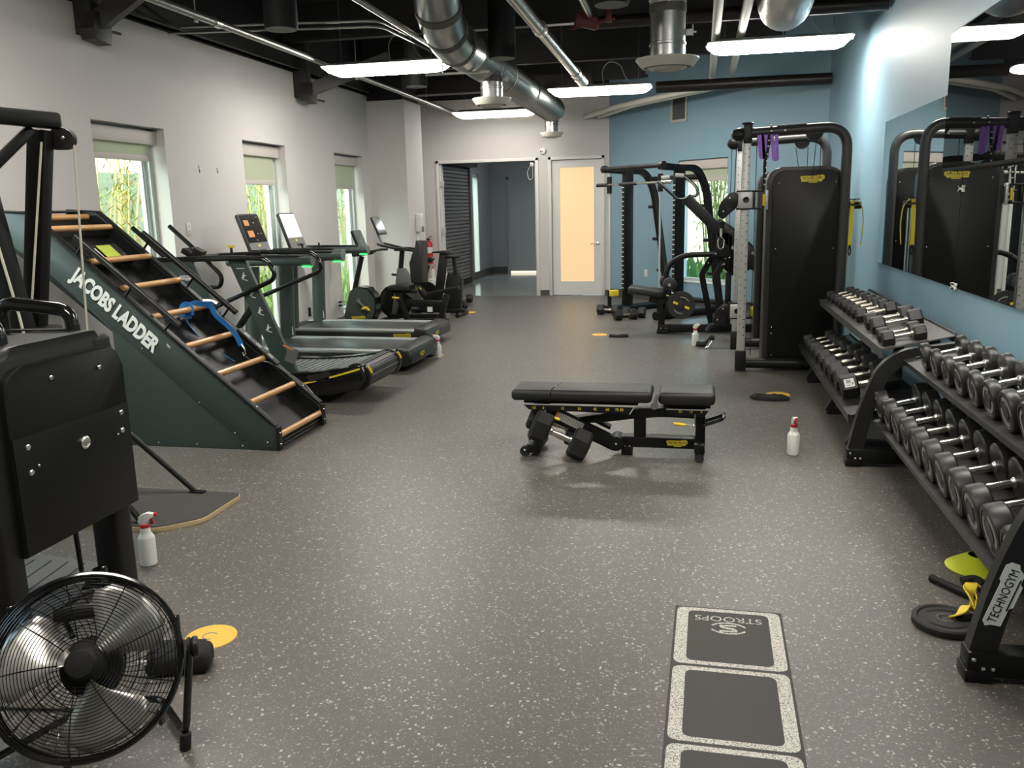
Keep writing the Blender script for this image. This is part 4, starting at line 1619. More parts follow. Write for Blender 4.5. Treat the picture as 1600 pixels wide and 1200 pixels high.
m.bar((-3.42, FY - 0.03, 0.738), (-3.12, FY - 0.03, 0.47), 0.07, 0.02, (0.66, 0, 0.75), 0.004)
m.mi = 1
for q in (0.2, 0.5, 0.8):
    c = Vector((-3.42, FY - 0.03, 0.738)).lerp(Vector((-3.12, FY - 0.03, 0.47)), q) + n * 0.011
    m.box(c, (0.05, 0.04, 0.002), (0, 0.73, 0))
t.add('control_strip', m, ['black_plastic', 'grey_text'])
m = MB()
for y in (NY - 0.002, ):
    for x, z in ((-2.86, 0.06), (-3.05, 0.03), (-3.4, 0.03), (-3.7, 0.03), (-3.1, 0.12), (-3.35, 0.33), (-3.75, 0.70)):
        m.sphere((x, y, z), 0.006, 8, 5)
for y in (NY + 0.018, FY - 0.018):
    for z in (0.045, 0.125):
        m.sphere((-2.773, y, z), 0.008, 8, 5)
    for x, z in ((-2.93, 0.302), (-3.30, 0.628)):
        m.sphere((x, y, z), 0.008, 8, 5)
t.add('screw', m, 'chrome')

t2 = Thing('waist_strap', 'blue webbing waist strap hanging over a rung of the ladder climber', 'strap', (-3.5, 5.75, 0.6))


def sp(pts, r=0.05):
    return fillet(pts, r, 5)


m = MB()
m.strip(sp([(-3.70, 5.72, 0.84), (-3.72, 5.74, 0.925), (-3.67, 5.76, 0.955), (-3.56, 5.80, 0.935), (-3.53, 5.80, 0.85), (-3.46, 5.80, 0.80), (-3.38, 5.80, 0.72), (-3.34, 5.80, 0.63)]), 0.045, 0.004, (0, 0.9, 0.3))
m.strip(sp([(-3.72, 5.70, 0.90), (-3.68, 5.66, 0.82), (-3.62, 5.66, 0.74), (-3.56, 5.68, 0.66), (-3.47, 5.70, 0.60), (-3.36, 5.72, 0.52)]), 0.045, 0.004, (0.5, 0.5, 0.6))
m.strip(sp([(-3.73, 5.69, 0.86), (-3.735, 5.69, 0.93), (-3.70, 5.70, 0.955), (-3.665, 5.70, 0.935), (-3.67, 5.70, 0.87)], 0.03), 0.045, 0.004, (0, 1, 0.2))
t2.add('webbing', m, 'blue_strap')
m = MB()
m.tube(sp([(-3.34, 5.80, 0.64), (-3.315, 5.80, 0.60), (-3.31, 5.80, 0.56), (-3.325, 5.80, 0.55), (-3.335, 5.80, 0.58)], 0.015), 0.006, 6)
m.tube(sp([(-3.62, 5.80, 0.965), (-3.56, 5.82, 0.965), (-3.52, 5.82, 0.94)], 0.03), 0.012, 6)
t2.add('snap_hook', m, 'chrome')
m = MB()
m.tube(sp([(-3.315, 5.80, 0.55), (-3.28, 5.84, 0.50), (-3.18, 5.88, 0.50), (-3.00, 5.935, 0.375), (-2.90, 5.94, 0.30), (-2.86, 5.945, 0.245)], 0.05), 0.004, 6)
t2.add('safety_cord', m, 'conduit')

# ------------------------------------------------------------------ curved treadmill
t = Thing('curved_treadmill', 'black curved slat treadmill with yellow stripe, between ladder climber and motor treadmills', 'treadmill', (-3.7, 7.02, 0))
N1, N2 = 6.58, 7.46


def deck_z(x):
    u = (x + 3.55) / 0.95
    return 0.225 + 0.115 * u * u


xs = [-4.55 + 1.80 * k / 24 for k in range(25)]
for y in (N1 + 0.045, N2 - 0.045):
    m = MB()
    poly = [(x, deck_z(x) + 0.035) for x in xs] + [(-2.70, 0.345), (-2.68, 0.22), (-2.76, 0.13), (-3.0, 0.085), (-3.9, 0.075), (-4.4, 0.10), (-4.62, 0.20), (-4.64, 0.36)]
    m.prism(poly, 0.085, Matrix.Translation((0, y, 0)) @ XZ, 0.02, 3)
    sc = t.add('side_cover', m, 'black_gloss')
    s = -1 if y < 7 else 1
    m = MB()
    P = [(x, y + s * 0.0445, 0.115 + 0.20 * max(0, (x + 3.75)) ** 1.0 * 0.98) for x in [-3.75 + 1.02 * k / 10 for k in range(11)]]
    P = [(x, yy, 0.115 + 0.2 * ((x + 3.75) / 1.02) ** 1.6) for x, yy, z in P]
    m.strip(P, 0.003, 0.014, (0, 0, 1))
    t.add('stripe', m, 'yellow', parent=sc)
    if s < 0:
        m = MB()
        badge(m, frame((-3.10, y - 0.0445, 0.235), (1, 0, 0.16), (-0.16, 0, 1)), 0.22)
        t.add('logo_plate', m, ['dark_grey', 'black_text'], parent=sc)
m = MB()
pts = [(x, deck_z(x) + 0.02) for x in [-4.50 + 1.72 * k / 24 for k in range(25)]]
for i in range(27):
    x = -4.47 + 1.67 * i / 26
    sl = 2 * 0.115 * (x + 3.55) / 0.95 / 0.95
    m.box((x, 7.02, deck_z(x) + 0.012), (0.054, 0.70, 0.022), (0, -math.atan(sl), 0), 0.006, 1)
t.add('slat_belt', m, 'slat_belt')
m = MB()
m.cyl((-2.775, N1 + 0.09, 0.235), (-2.775, N2 - 0.09, 0.235), 0.105, 28)
for k in range(14):
    a = 2 * PI * k / 14
    m.box((-2.775 + 0.105 * math.cos(a), 7.02, 0.235 + 0.105 * math.sin(a)), (0.012, 0.69, 0.02), (0, -a, 0), 0.003, 1)
t.add('rear_roller', m, 'dark_grey')
for y in (N1 + 0.075, N2 - 0.075):
    m = MB()
    m.cyl((-2.775, y - 0.025, 0.235), (-2.775, y + 0.025, 0.235), 0.118, 28)
    m.mi = 1
    m.strip([(-2.775 + 0.1195 * math.cos(a), y, 0.235 + 0.1195 * math.sin(a)) for a in [0.25 + 0.55 * k / 6 for k in range(7)]], 0.03, 0.003, (0, 1, 0))
    t.add('roller_end', m, ['charcoal', 'yellow'])
for x in (-3.12, -4.35):
    m = MB()
    m.bb((x - 0.05, N1 + 0.10, 0.0), (x + 0.05, N2 - 0.02, 0.09), 0.01)
    t.add('foot', m, 'black_matte')
m = MB()
m.prism([(-4.66, 0.14), (-4.40, 0.10), (-4.40, 0.40), (-4.52, 0.42), (-4.66, 0.36)], 0.86, Matrix.Translation((0, 7.02, 0)) @ XZ, 0.03)
t.add('front_hood', m, 'black_plastic')
for y in (N1 + 0.03, N2 - 0.03):
    s = -1 if y < 7 else 1
    if s > 0:
        m = MB()
        m.bar((-4.45, y, 1.215), (-4.0, y, 1.23), 0.045, 0.045, (0, 0, 1), 0.01)
        t.add('top_bar', m, 'black_metal')
        m = MB()
        m.bar((-4.06, y + 0.02, 0.83), (-4.40, y - 0.02, 0.38), 0.04, 0.06, (1, 0, 0), 0.01)
        t.add('far_bracket', m, 'black_metal')
        m = MB()
        m.tube(fillet([(-4.12, y + 0.045, 1.242), (-3.48, y + 0.045, 1.232), (-3.40, y + 0.045, 1.07), (-4.06, y + 0.035, 0.82)], 0.13, 7), 0.02, 12)
        t.add('side_handle', m, 'black_gloss')
        m = MB()
        yy = 7.02 + s * 0.27
        m.tube(fillet([(-4.83, yy, 1.50), (-4.52, yy, 1.22), (-4.33, yy, 1.03), (-4.36, yy, 0.93), (-4.46, yy, 0.93)], 0.09, 6), 0.02, 12)
        t.add('push_handle', m, 'black_metal')
        continue
    m = MB()
    m.prism([(-3.86, 1.235), (-3.70, 1.235), (-3.30, 0.28), (-3.46, 0.26)], 0.045, Matrix.Translation((0, y, 0)) @ XZ, 0.006)
    ru = t.add('rear_upright', m, 'ladder_green')
    m = MB()
    for q in range(4):
        c = Vector((-3.715 + 0.062 * q, y + s * 0.0235, 1.08 - 0.145 * q))
        for dx, dz_, wx, wz in ((0.0, 0.03, .012, .012), (-0.004, 0.005, .02, .03), (0.01, -0.025, .045, .006), (-.016, -0.012, .02, .006), (0.014, 0.012, .02, .006)):
            m.box(c + Vector((dx, 0, dz_)), (wx, 0.001, wz), (0, 0.3, 0))
    m.box((-3.74, y + s * 0.0235, 1.15), (0.07, 0.001, 0.006))
    t.add('exercise_icons', m, 'label_white', parent=ru)
    m = MB()
    m.mi = 0
    m.box((-3.335, y + s * 0.0235, 0.42), (0.10, 0.002, 0.13), (0, 0.38, 0))
    m.mi = 1
    m.box((-3.362, y + s * 0.0240, 0.487), (0.10, 0.002, 0.012), (0, 0.38, 0))
    t.add('warning_label', m, ['mid_grey', 'orange_label'], parent=ru)
    m = MB()
    m.prism([(-4.52, 1.235), (-4.20, 1.235), (-3.98, 0.78), (-4.08, 0.42), (-4.24, 0.42), (-4.34, 0.98)], 0.045, Matrix.Translation((0, y, 0)) @ XZ, 0.006)
    fu = t.add('front_upright', m, 'ladder_green')
    if s < 0:
        m = MB()
        badge(m, frame((-4.245, y - 0.0235, 1.075), (1, 0, 0), (0, 0, 1)), 0.14)
        t.add('logo_plate', m, ['label_white', 'black_text'], parent=fu)
    m = MB()
    m.bar((-4.56, y, 1.225), (-3.70, y, 1.235), 0.05, 0.045, (0, 0, 1), 0.01)
    t.add('top_bar', m, 'black_metal')
    m = MB()
    m.tube(fillet([(-4.12, y + s * 0.045, 1.242), (-3.48, y + s * 0.045, 1.232), (-3.40, y + s * 0.045, 1.07), (-4.02, y + s * 0.035, 0.82)], 0.13, 7), 0.02, 12)
    t.add('side_handle', m, 'black_gloss')
    m = MB()
    yy = 7.02 + s * 0.27
    m.tube(fillet([(-4.83, yy, 1.50), (-4.52, yy, 1.22), (-4.33, yy, 1.03), (-4.36, yy, 0.93), (-4.46, yy, 0.93)], 0.09, 6), 0.02, 12)
    t.add('push_handle', m, 'black_metal')
m = MB()
m.bb((-4.52, N1 + 0.05, 1.19), (-4.40, N2 - 0.05, 1.235), 0.01)
m.box((-4.43, 7.02, 1.27), (0.10, 0.26, 0.05), (0, 0.5, 0), 0.01)
t.add('console', m, 'black_plastic')
m = MB()
m.cyl((-4.0, 6.92, 1.23), (-4.0, 6.92, 1.31), 0.012, 8)
m.mi = 1
m.cyl((-4.0, 6.92, 1.31), (-4.0, 6.92, 1.33), 0.03, 12)
t.add('resistance_lever', m, ['black_plastic', 'yellow'])
m = MB()
m.box((-4.14, N1 + 0.02, 1.285), (0.07, 0.03, 0.06), (0, 0.5, 0), 0.008)
m.cyl((-4.12, N1 + 0.02, 1.24), (-4.20, N1 + 0.02, 1.33), 0.008, 8)
t.add('phone_clip', m, 'black_plastic')
# ------------------------------------------------------------------ motor treadmills
def make_treadmill(loc, label, screen):
    t = Thing('treadmill', label, 'treadmill', loc, group='motor treadmills facing the left wall')
    W = 0.90
    A = lambda n, mb, mt, par=None: t.add(n, mb, mt, parent=par, world=False)
    m = MB()
    m.prism([(-0.02, 0.075), (0.0, 0.10), (0.0, 0.15), (-0.05, 0.19), (-1.75, 0.205), (-1.75, 0.05), (-0.30, 0.05)], W - 0.10, Matrix.Translation((0, W / 2, 0)) @ XZ, 0.01)
    A('deck', m, 'black_plastic')
    m = MB()
    m.bb((-1.78, 0.13, 0.197), (-0.10, W - 0.13, 0.214), 0.004)
    A('running_belt', m, 'belt')
    for y in (0.055, W - 0.055):
        m = MB()
        m.bar((-0.13, y, 0.205), (-1.86, y, 0.215), 0.11, 0.035, (0, 0, 1), 0.012)
        A('side_rail', m, 'rail_alu')
        m = MB()
        m.bar((-0.14, y, 0.12), (-1.80, y, 0.125), 0.10, 0.16, (0, 0, 1), 0.02)
        sk = A('side_skirt', m, 'black_plastic')
        if y < 0.3:
            m = MB()
            badge(m, frame((-0.30, 0.0045, 0.145), (1, 0, 0), (0, 0, 1)), 0.22)
            A('logo_plate', m, ['yellow_badge', 'black_text'], sk)
    m = MB()
    m.prism([(0.03, 0.09), (0.035, 0.16), (0.0, 0.225), (-0.08, 0.248), (-0.15, 0.243), (-0.17, 0.055), (-0.03, 0.06)], W + 0.02, Matrix.Translation((0, W / 2, 0)) @ XZ, 0.025, 3)
    rc = A('rear_cover', m, 'charcoal')
    m = MB()
    badge(m, frame((0.036, W * 0.36, 0.15), (0, 1, 0), (0, 0, 1)), 0.13)
    A('logo_plate', m, ['yellow_badge', 'black_text'], rc)
    m = MB()
    m.prism([(-1.70, 0.05), (-1.70, 0.20), (-1.76, 0.225), (-1.92, 0.215), (-1.95, 0.16), (-1.94, 0.05)], W - 0.08, Matrix.Translation((0, W / 2, 0)) @ XZ, 0.04, 3)
    A('motor_hood', m, 'black_plastic')
    for x in (-0.35, -1.75):
        m = MB()
        m.bb((x - 0.06, 0.05, 0.0), (x + 0.06, W - 0.05, 0.06), 0.01)
        A('foot', m, 'rubber')
    for y in (0.065, W - 0.065):
        m = MB()
        rings = []
        for z, o in ((0.06, 0.0), (1.06, 0.05)):
            rings.append([Vector((-1.72 + o + 0.085 * math.cos(a), y + 0.065 * math.sin(a), z)) for a in [2 * PI * k / 20 for k in range(20)]])
        m.ring_loft(rings)
        po = A('post', m, 'grey_green')
        if y > 0.5:
            m = MB()
            m.mi = 0
            m.box((-1.634, y - 0.01, 0.30), (0.004, 0.06, 0.09), None)
            m.mi = 1
            m.box((-1.633, y - 0.01, 0.345), (0.004, 0.06, 0.012), None)
            A('warning_label', m, ['label_white', 'orange_label'], po)
        m = MB()
        rr = [[Vector((x, y + 0.058 * cx, 1.115 + 0.045 * sz)) for cx, sz in [(math.cos(2 * PI * k / 16), math.sin(2 * PI * k / 16)) for k in range(16)]] for x in (-1.92, -1.0)]
        m.ring_loft(rr)
        ar = A('arm', m, 'grey_green')
        m = MB()
        m.cyl((-1.0, y, 1.115), (-0.985, y, 1.115), 0.052, 16)
        A('arm_cap', m, 'mid_grey', ar)
        m = MB()
        m.box((-1.05, y, 1.062), (0.09, 0.075, 0.014), None, 0.004)
        A('status_light', m, 'led_green', ar)
        m = MB()
        m.bar((-1.88, y, 1.172), (-1.12, y, 1.165), 0.05, 0.025, (0, 0, 1), 0.008)
        A('hand_rest', m, 'black_plastic', ar)
    m = MB()
    m.bb((-1.98, 0.12, 1.06), (-1.72, W - 0.12, 1.17), 0.03, 3)
    m.tube(fillet([(-1.72, 0.10, 1.14), (-1.40, 0.22, 1.13), (-1.40, W - 0.22, 1.13), (-1.72, W - 0.10, 1.14)], 0.12), 0.017, 8)
    A('cross_bar', m, 'charcoal')
    R = Matrix.Rotation(-0.36, 3, 'Y')
    fr = frame((-1.82, W / 2, 1.37), (0, 1, 0), (-0.34, 0, 1))
    m = MB()
    m.prism(rrect(0.42, 0.46, 0.02), 0.035, fr, 0.008)
    co = A('console', m, 'dark_grey')
    m = MB()
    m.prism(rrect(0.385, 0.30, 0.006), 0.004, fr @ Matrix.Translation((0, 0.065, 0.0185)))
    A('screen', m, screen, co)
    if screen == 'screen_dark':
        for sx, sy, w_, h_ in ((-0.10, 0.13, 0.10, 0.06), (-0.08, 0.01, 0.12, 0.07)):
            m = MB()
            m.prism(rrect(w_, h_, 0.004), 0.001, fr @ Matrix.Translation((sx, sy, 0.0212)))
            A('menu_tile', m, 'tile_orange', co)
        for sx, sy in ((0.05, 0.13), (0.06, 0.01), (0.13, 0.01), (0.15, 0.19), (0.0, -0.06)):
            m = MB()
            m.prism(rrect(0.03, 0.012, 0.004), 0.001, fr @ Matrix.Translation((sx, sy, 0.0212)))
            A('menu_icon', m, 'mid_grey', co)
    m = MB()
    m.prism(rrect(0.40, 0.135, 0.01), 0.004, fr @ Matrix.Translation((0, -0.155, 0.0185)))
    m.mi = 1
    m.prism(rrect(0.14, 0.035, 0.008), 0.002, fr @ Matrix.Translation((0.04, -0.18, 0.021)))
    m.mi = 2
    m.prism([(0.03 * math.cos(a), 0.014 * math.sin(a)) for a in [2 * PI * k / 14 for k in range(14)]], 0.002, fr @ Matrix.Translation((0, -0.12, 0.021)))
    A('keypad', m, ['mid_grey', 'black_text', 'yellow_badge'], co)
    m = MB()
    m.cyl((-1.62, 0.30, 1.13), (-1.62, 0.30, 1.21), 0.012, 8)
    m.box((-1.62, 0.30, 1.215), (0.03, 0.035, 0.02), None, 0.004)
    m.cyl((-1.55, 0.66, 1.13), (-1.57, 0.66, 1.22), 0.012, 8)
    A('joystick', m, 'black_plastic')
    return t


mat('screen_glare', (0.55, 0.55, 0.55), 0.1, emit=(0.95, 0.95, 0.92), es=0.42, noise=0.45, nscale=9)  # white glare painted on the screen as uneven emission
mat('screen_photo', (0.14, 0.16, 0.15), 0.08, spec=0.7, noise=0.6, nscale=9)
make_treadmill((-2.80, 8.02, 0), 'nearer of the two motor treadmills, dark screen with orange tiles', 'screen_dark')
make_treadmill((-3.08, 9.47, 0), 'farther motor treadmill with white glare painted on its screen, in front of the bikes', 'screen_glare')

# ------------------------------------------------------------------ upright bike
t = Thing('exercise_bike', 'dark upright exercise bike with yellow badge against the far left window', 'exercise bike', (-4.6, 11.3, 0))
m = MB()
body = [(p.x, p.y) for p in fillet([(-4.86, 0.06, 0), (-4.45, 0.06, 0), (-4.35, 0.22, 0), (-4.36, 0.42, 0), (-4.47, 0.545, 0), (-4.66, 0.56, 0), (-4.73, 0.50, 0)], 0.09, 5, True)]
m.prism(body, 0.20, Matrix.Translation((0, 11.3, 0)) @ XZ, 0.04, 3)
bo = t.add('body', m, 'grey_green')
m = MB()
m.strip([(x, 11.3, z) for x, z in [(-4.45, 0.06), (-4.37, 0.2), (-4.36, 0.42), (-4.47, 0.545), (-4.6, 0.565)]], 0.215, 0.02, (0.8, 0, 0.6))
t.add('rim_trim', m, 'black_gloss', parent=bo)
m = MB()
badge(m, frame((-4.62, 11.198, 0.13), (1, 0, 0), (0, 0, 1)), 0.21)
t.add('logo_plate', m, ['yellow_badge', 'black_text'], parent=bo)
for s in (-1, 1):
    m = MB()
    e = Vector((-4.60 + s * -0.0, 11.3 + s * 0.13, 0.38))
    m.cyl((-4.60, 11.3 + s * 0.09, 0.38), e, 0.03, 12)
    p = Vector((-4.60 + 0.13 * (-s), 11.3 + s * 0.14, 0.38 + 0.13 * s))
    m.bar(e, p, 0.02, 0.035, (0, 1, 0), 0.006)
    cr = t.add('crank', m, 'mid_grey')
    m = MB()
    m.box(p + Vector((0, s * 0.06, 0)), (0.10, 0.09, 0.03), (0, 0.3, 0), 0.008)
    m.mi = 1
    m.strip([p + Vector((0.05 * math.cos(a), s * 0.06, 0.045 * math.sin(a))) for a in [PI * k / 8 for k in range(9)]], 0.03, 0.004, (0, 1, 0))
    t.add('pedal', m, ['black_plastic', 'yellow'], parent=cr)
m = MB()
m.tube([(-4.70, 11.3, 0.50), (-4.56, 11.3, 0.98)], 0.035, 12)
t.add('stem', m, 'black_plastic')
m = MB()
m.box((-4.54, 11.3, 1.02), (0.20, 0.36, 0.06), (0, -0.1, 0), 0.02)
for s in (-1, 1):
    m.tube(fillet([(-4.52, 11.3 + s * 0.12, 1.03), (-4.38, 11.3 + s * 0.24, 1.06), (-4.26, 11.3 + s * 0.22, 1.06)], 0.05), 0.016, 8)
t.add('handlebar', m, 'black_plastic')
fr = frame((-4.58, 11.3, 1.19), (0, 1, 0), (-0.38, 0, 1))
m = MB()
m.prism(rrect(0.30, 0.30, 0.015), 0.035, fr, 0.006)
co = t.add('console', m, 'black_plastic')
m = MB()
m.prism(rrect(0.26, 0.25, 0.004), 0.003, fr @ Matrix.Translation((0, 0.01, 0.0185)))
t.add('screen', m, 'screen_photo', parent=co)
for x in (-4.86, -4.34):
    m = MB()
    m.bb((x - 0.04, 11.05, 0), (x + 0.04, 11.55, 0.06), 0.015)
    t.add('base_foot', m, 'black_plastic')

# ------------------------------------------------------------------ spin bike
t = Thing('spin_bike', 'grey spin bike with tablet screen standing before the grey column', 'exercise bike', (-4.25, 12.05, 0))
SY = 12.05
m = MB()
m.prism([(-4.43, 0.09), (-4.36, 0.09), (-4.24, 0.44), (-4.05, 0.28), (-3.95, 0.30), (-4.06, 0.56), (-4.20, 0.76), (-4.31, 0.76), (-4.36, 0.46)], 0.09, Matrix.Translation((0, SY, 0)) @ XZ, 0.01)
t.add('frame', m, 'mid_grey')
m = MB()
m.lathe([(0.24, -0.018), (0.255, -0.012), (0.255, 0.012), (0.24, 0.018), (0.05, 0.01), (0.05, -0.01)], 30, (-4.37, SY, 0.27), align((0, 1, 0)), caps=False)
m.lathe([(0.23, -0.006), (0.23, 0.006)], 30, (-4.37, SY, 0.27), align((0, 1, 0)))
t.add('flywheel', m, 'black_gloss')
m = MB()
m.tube([(-4.27, SY, 0.74), (-4.23, SY, 1.03)], 0.038, 12)
m.cyl((-4.30, SY, 0.66), (-4.41, SY, 0.67), 0.018, 8)
t.add('head_post', m, 'black_plastic')
m = MB()
m.tube(fillet([(-4.20, SY, 1.045), (-4.28, SY - 0.14, 1.05), (-4.50, SY - 0.17, 1.10), (-4.56, SY - 0.12, 1.12)], 0.06), 0.017, 8)
m.tube(fillet([(-4.20, SY, 1.045), (-4.28, SY + 0.14, 1.05), (-4.50, SY + 0.17, 1.10), (-4.56, SY + 0.12, 1.12)], 0.06), 0.017, 8)
m.box((-4.24, SY, 1.04), (0.14, 0.30, 0.05), None, 0.015)
t.add('handlebar', m, 'black_plastic')
m = MB()
m.tube(fillet([(-4.30, SY, 1.05), (-4.52, SY, 1.08), (-4.60, SY, 1.27)], 0.1), 0.016, 8)
t.add('screen_arm', m, 'mid_grey')
fr = frame((-4.575, SY, 1.375), (0, 1, 0), (-0.42, 0, 1))
m = MB()
m.prism(rrect(0.34, 0.27, 0.012), 0.025, fr, 0.006)
co = t.add('console', m, 'black_plastic')
m = MB()
m.prism(rrect(0.315, 0.245, 0.004), 0.003, fr @ Matrix.Translation((0, 0, 0.0135)))
t.add('screen', m, 'screen_photo', parent=co)
for x in (-4.50, -3.72):
    m = MB()
    m.bb((x - 0.04, SY - 0.26, 0.0), (x + 0.04, SY + 0.26, 0.05), 0.015)
    t.add('base_foot', m, 'black_plastic')
m = MB()
m.bar((-4.45, SY, 0.06), (-3.72, SY, 0.06), 0.09, 0.06, (0, 0, 1), 0.01)
m.bar((-4.0, SY, 0.34), (-3.86, SY, 0.80), 0.06, 0.08, (1, 0, 0), 0.01)
t.add('base_beam', m, 'black_plastic')
m = MB()
m.prism([(-4.02, 0.84), (-3.80, 0.84), (-3.75, 0.90), (-3.80, 0.925), (-4.03, 0.88)], 0.12, Matrix.Translation((0, SY + 0.02, 0)) @ XZ, 0.02)
t.add('saddle', m, 'leather')

# ------------------------------------------------------------------ bench with raised backrest by the bikes
t = Thing('adjustable_bench', 'black workout bench with raised backrest, among the bikes at the far left', 'bench', (-3.9, 11.62, 0))
BY = 11.62
m = MB()
m.prism([(-4.29, 0.545), (-4.28, 0.49), (-3.96, 0.49), (-3.95, 0.56), (-4.10, 0.585)], 0.30, Matrix.Translation((0, BY, 0)) @ XZ, 0.02, 3)
t.add('seat', m, 'leather')
m = MB()
m.prism([(-3.93, 0.60), (-3.83, 0.575), (-3.755, 0.60), (-3.745, 1.165), (-3.835, 1.175), (-3.86, 0.98), (-3.945, 0.88)], 0.29, Matrix.Translation((0, BY, 0)) @ XZ, 0.03, 3)
t.add('backrest', m, 'leather')
m = MB()
m.bar((-4.27, BY, 0.465), (-3.90, BY, 0.455), 0.10, 0.04, (0, 0, 1), 0.006)
m.bar((-4.18, BY, 0.45), (-4.04, BY, 0.04), 0.08, 0.07, (1, 0, 0), 0.006)
m.bar((-3.45, BY, 0.42), (-3.56, BY, 0.04), 0.08, 0.07, (1, 0, 0), 0.006)
m.bar((-4.05, BY, 0.30), (-3.52, BY, 0.28), 0.07, 0.10, (0, 0, 1), 0.006)
t.add('frame', m, 'black_metal')
m = MB()
m.bar((-3.79, BY, 0.405), (-3.27, BY, 0.515), 0.10, 0.06, (0, 0, 1), 0.01)
t.add('back_support', m, 'black_metal')
m = MB()
m.bar((-3.89, BY - 0.05, 0.595), (-3.74, BY - 0.05, 0.42), 0.012, 0.06, (0.7, 0, 0.7), 0.003)
m.mi = 1
m.box((-3.82, BY - 0.058, 0.51), (0.05, 0.003, 0.02), (0, 0.85, 0))
t.add('link_plate', m, ['dark_grey', 'yellow_badge'])
m = MB()
m.tube([(-4.24, BY - 0.06, 0.385), (-4.14, BY - 0.06, 0.375)], 0.014, 8)
t.add('adjust_handle', m, 'yellow')
for x in (-4.03, -3.57):
    m = MB()
    m.bb((x - 0.05, BY - 0.28, 0.0), (x + 0.05, BY + 0.28, 0.05), 0.01)
    t.add('foot', m, 'black_metal')
m = MB()
m.box((-3.69, BY - 0.045, 0.21), (0.10, 0.03, 0.10), None, 0.004)
m.mi = 1
m.box((-3.69, BY - 0.062, 0.215), (0.075, 0.003, 0.07))
t.add('information_label', m, ['black_metal', 'label_white'])
m = MB()
m.bar((-4.04, BY, 0.05), (-3.57, BY, 0.05), 0.06, 0.05)
t.add('base_beam', m, 'black_metal')

# ------------------------------------------------------------------ black bike at the back
t = Thing('spin_bike', 'black spin bike with narrow saddle next to the fire extinguisher', 'exercise bike', (-3.75, 12.55, 0))
SY = 12.55
m = MB()
m.prism([(p.x, p.y) for p in fillet([(-3.93, 0.955, 0), (-3.70, 0.945, 0), (-3.62, 0.935, 0), (-3.62, 0.975, 0), (-3.78, 0.985, 0)], 0.02, 4, True)], 0.15, Matrix.Translation((0, SY, 0)) @ XZ, 0.015)
t.add('saddle', m, 'leather')
m = MB()
m.bar((-3.745, SY, 0.95), (-3.90, SY, 0.08), 0.06, 0.13, (1, 0, 0), 0.01)
t.add('seat_post', m, 'black_plastic')
m = MB()
m.prism([(-3.80, 0.10), (-3.52, 0.10), (-3.48, 0.55), (-3.55, 0.66), (-3.70, 0.66), (-3.74, 0.5)], 0.12, Matrix.Translation((0, SY + 0.05, 0)) @ XZ, 0.02)
m.lathe([(0.22, -0.02), (0.22, 0.02)], 26, (-4.08, SY + 0.05, 0.30), align((0, 1, 0)))
t.add('drive_cover', m, 'black_plastic')
m = MB()
m.box((-3.62, SY, 0.885), (0.22, 0.10, 0.03), None, 0.008)
m.cyl((-3.60, SY, 0.87), (-3.58, SY, 0.62), 0.03, 10)
t.add('rear_carrier', m, 'black_metal')
m = MB()
m.tube(fillet([(-4.20, SY, 0.25), (-4.12, SY, 0.95), (-4.20, SY - 0.16, 1.0), (-4.36, SY - 0.17, 1.02)], 0.06), 0.02, 8)
m.tube(fillet([(-4.12, SY, 0.95), (-4.20, SY + 0.16, 1.0), (-4.36, SY + 0.17, 1.02)], 0.06), 0.02, 8)
t.add('handlebar', m, 'black_plastic')
m = MB()
m.bb((-4.3, SY - 0.05, 0.05), (-3.45, SY + 0.05, 0.11), 0.01)
t.add('frame', m, 'black_metal')
for x in (-4.25, -3.50):
    m = MB()
    m.cyl((x, SY - 0.27, 0.035), (x, SY + 0.27, 0.035), 0.035, 12)
    t.add('base_foot', m, 'black_plastic')

t = Thing('waste_bin', 'small white round bin on the floor below the fire extinguisher', 'bin', (-4.80, 15.30, 0))
m = MB()
m.lathe([(0.085, 0.0), (0.095, 0.01), (0.11, 0.31), (0.105, 0.33), (0.05, 0.345)], 24, (-4.80, 15.30, 0))
t.add('bin_body', m, 'white_paint')
# ------------------------------------------------------------------ dumbbells
def hex_ring(r, x):
    return [Vector((x, r * math.cos(PI / 3 * k), r * math.sin(PI / 3 * k))) for k in range(6)]


def make_hex(r, hl, hd, label, group, loc, rot=(0, 0, 0)):
    """hex dumbbell lying along local X, centre at the origin."""
    t = Thing('hex_dumbbell', label, 'dumbbell', (0, 0, 0), group=group)
    for s in (-1, 1):
        m = MB()
        a, b = s * hd / 2, s * (hd / 2 + hl)
        c = (b - a)
        m.ring_loft([hex_ring(r * .80, a), hex_ring(r * 0.99, a + c * .12), hex_ring(r, a + c * .2), hex_ring(r, a + c * .82), hex_ring(r * .93, a + c * .93), hex_ring(r * .78, b), hex_ring(r * .70, b - c * .03)])
        t.add('head', m, 'hex_rubber', world=False, sharp=20)
    m = MB()
    R = align((1, 0, 0))
    m.lathe([(.021, -hd / 2 - .01), (.021, -hd * .42), (.0155, -hd * .38), (.0165, -hd * .2), (.0185, 0), (.0165, hd * .2), (.0155, hd * .38), (.021, hd * .42), (.021, hd / 2 + .01)], 14, (0, 0, 0), R)
    t.add('handle', m, 'steel_worn', world=False)
    t.e.location = loc
    t.e.rotation_euler = rot
    return t.e


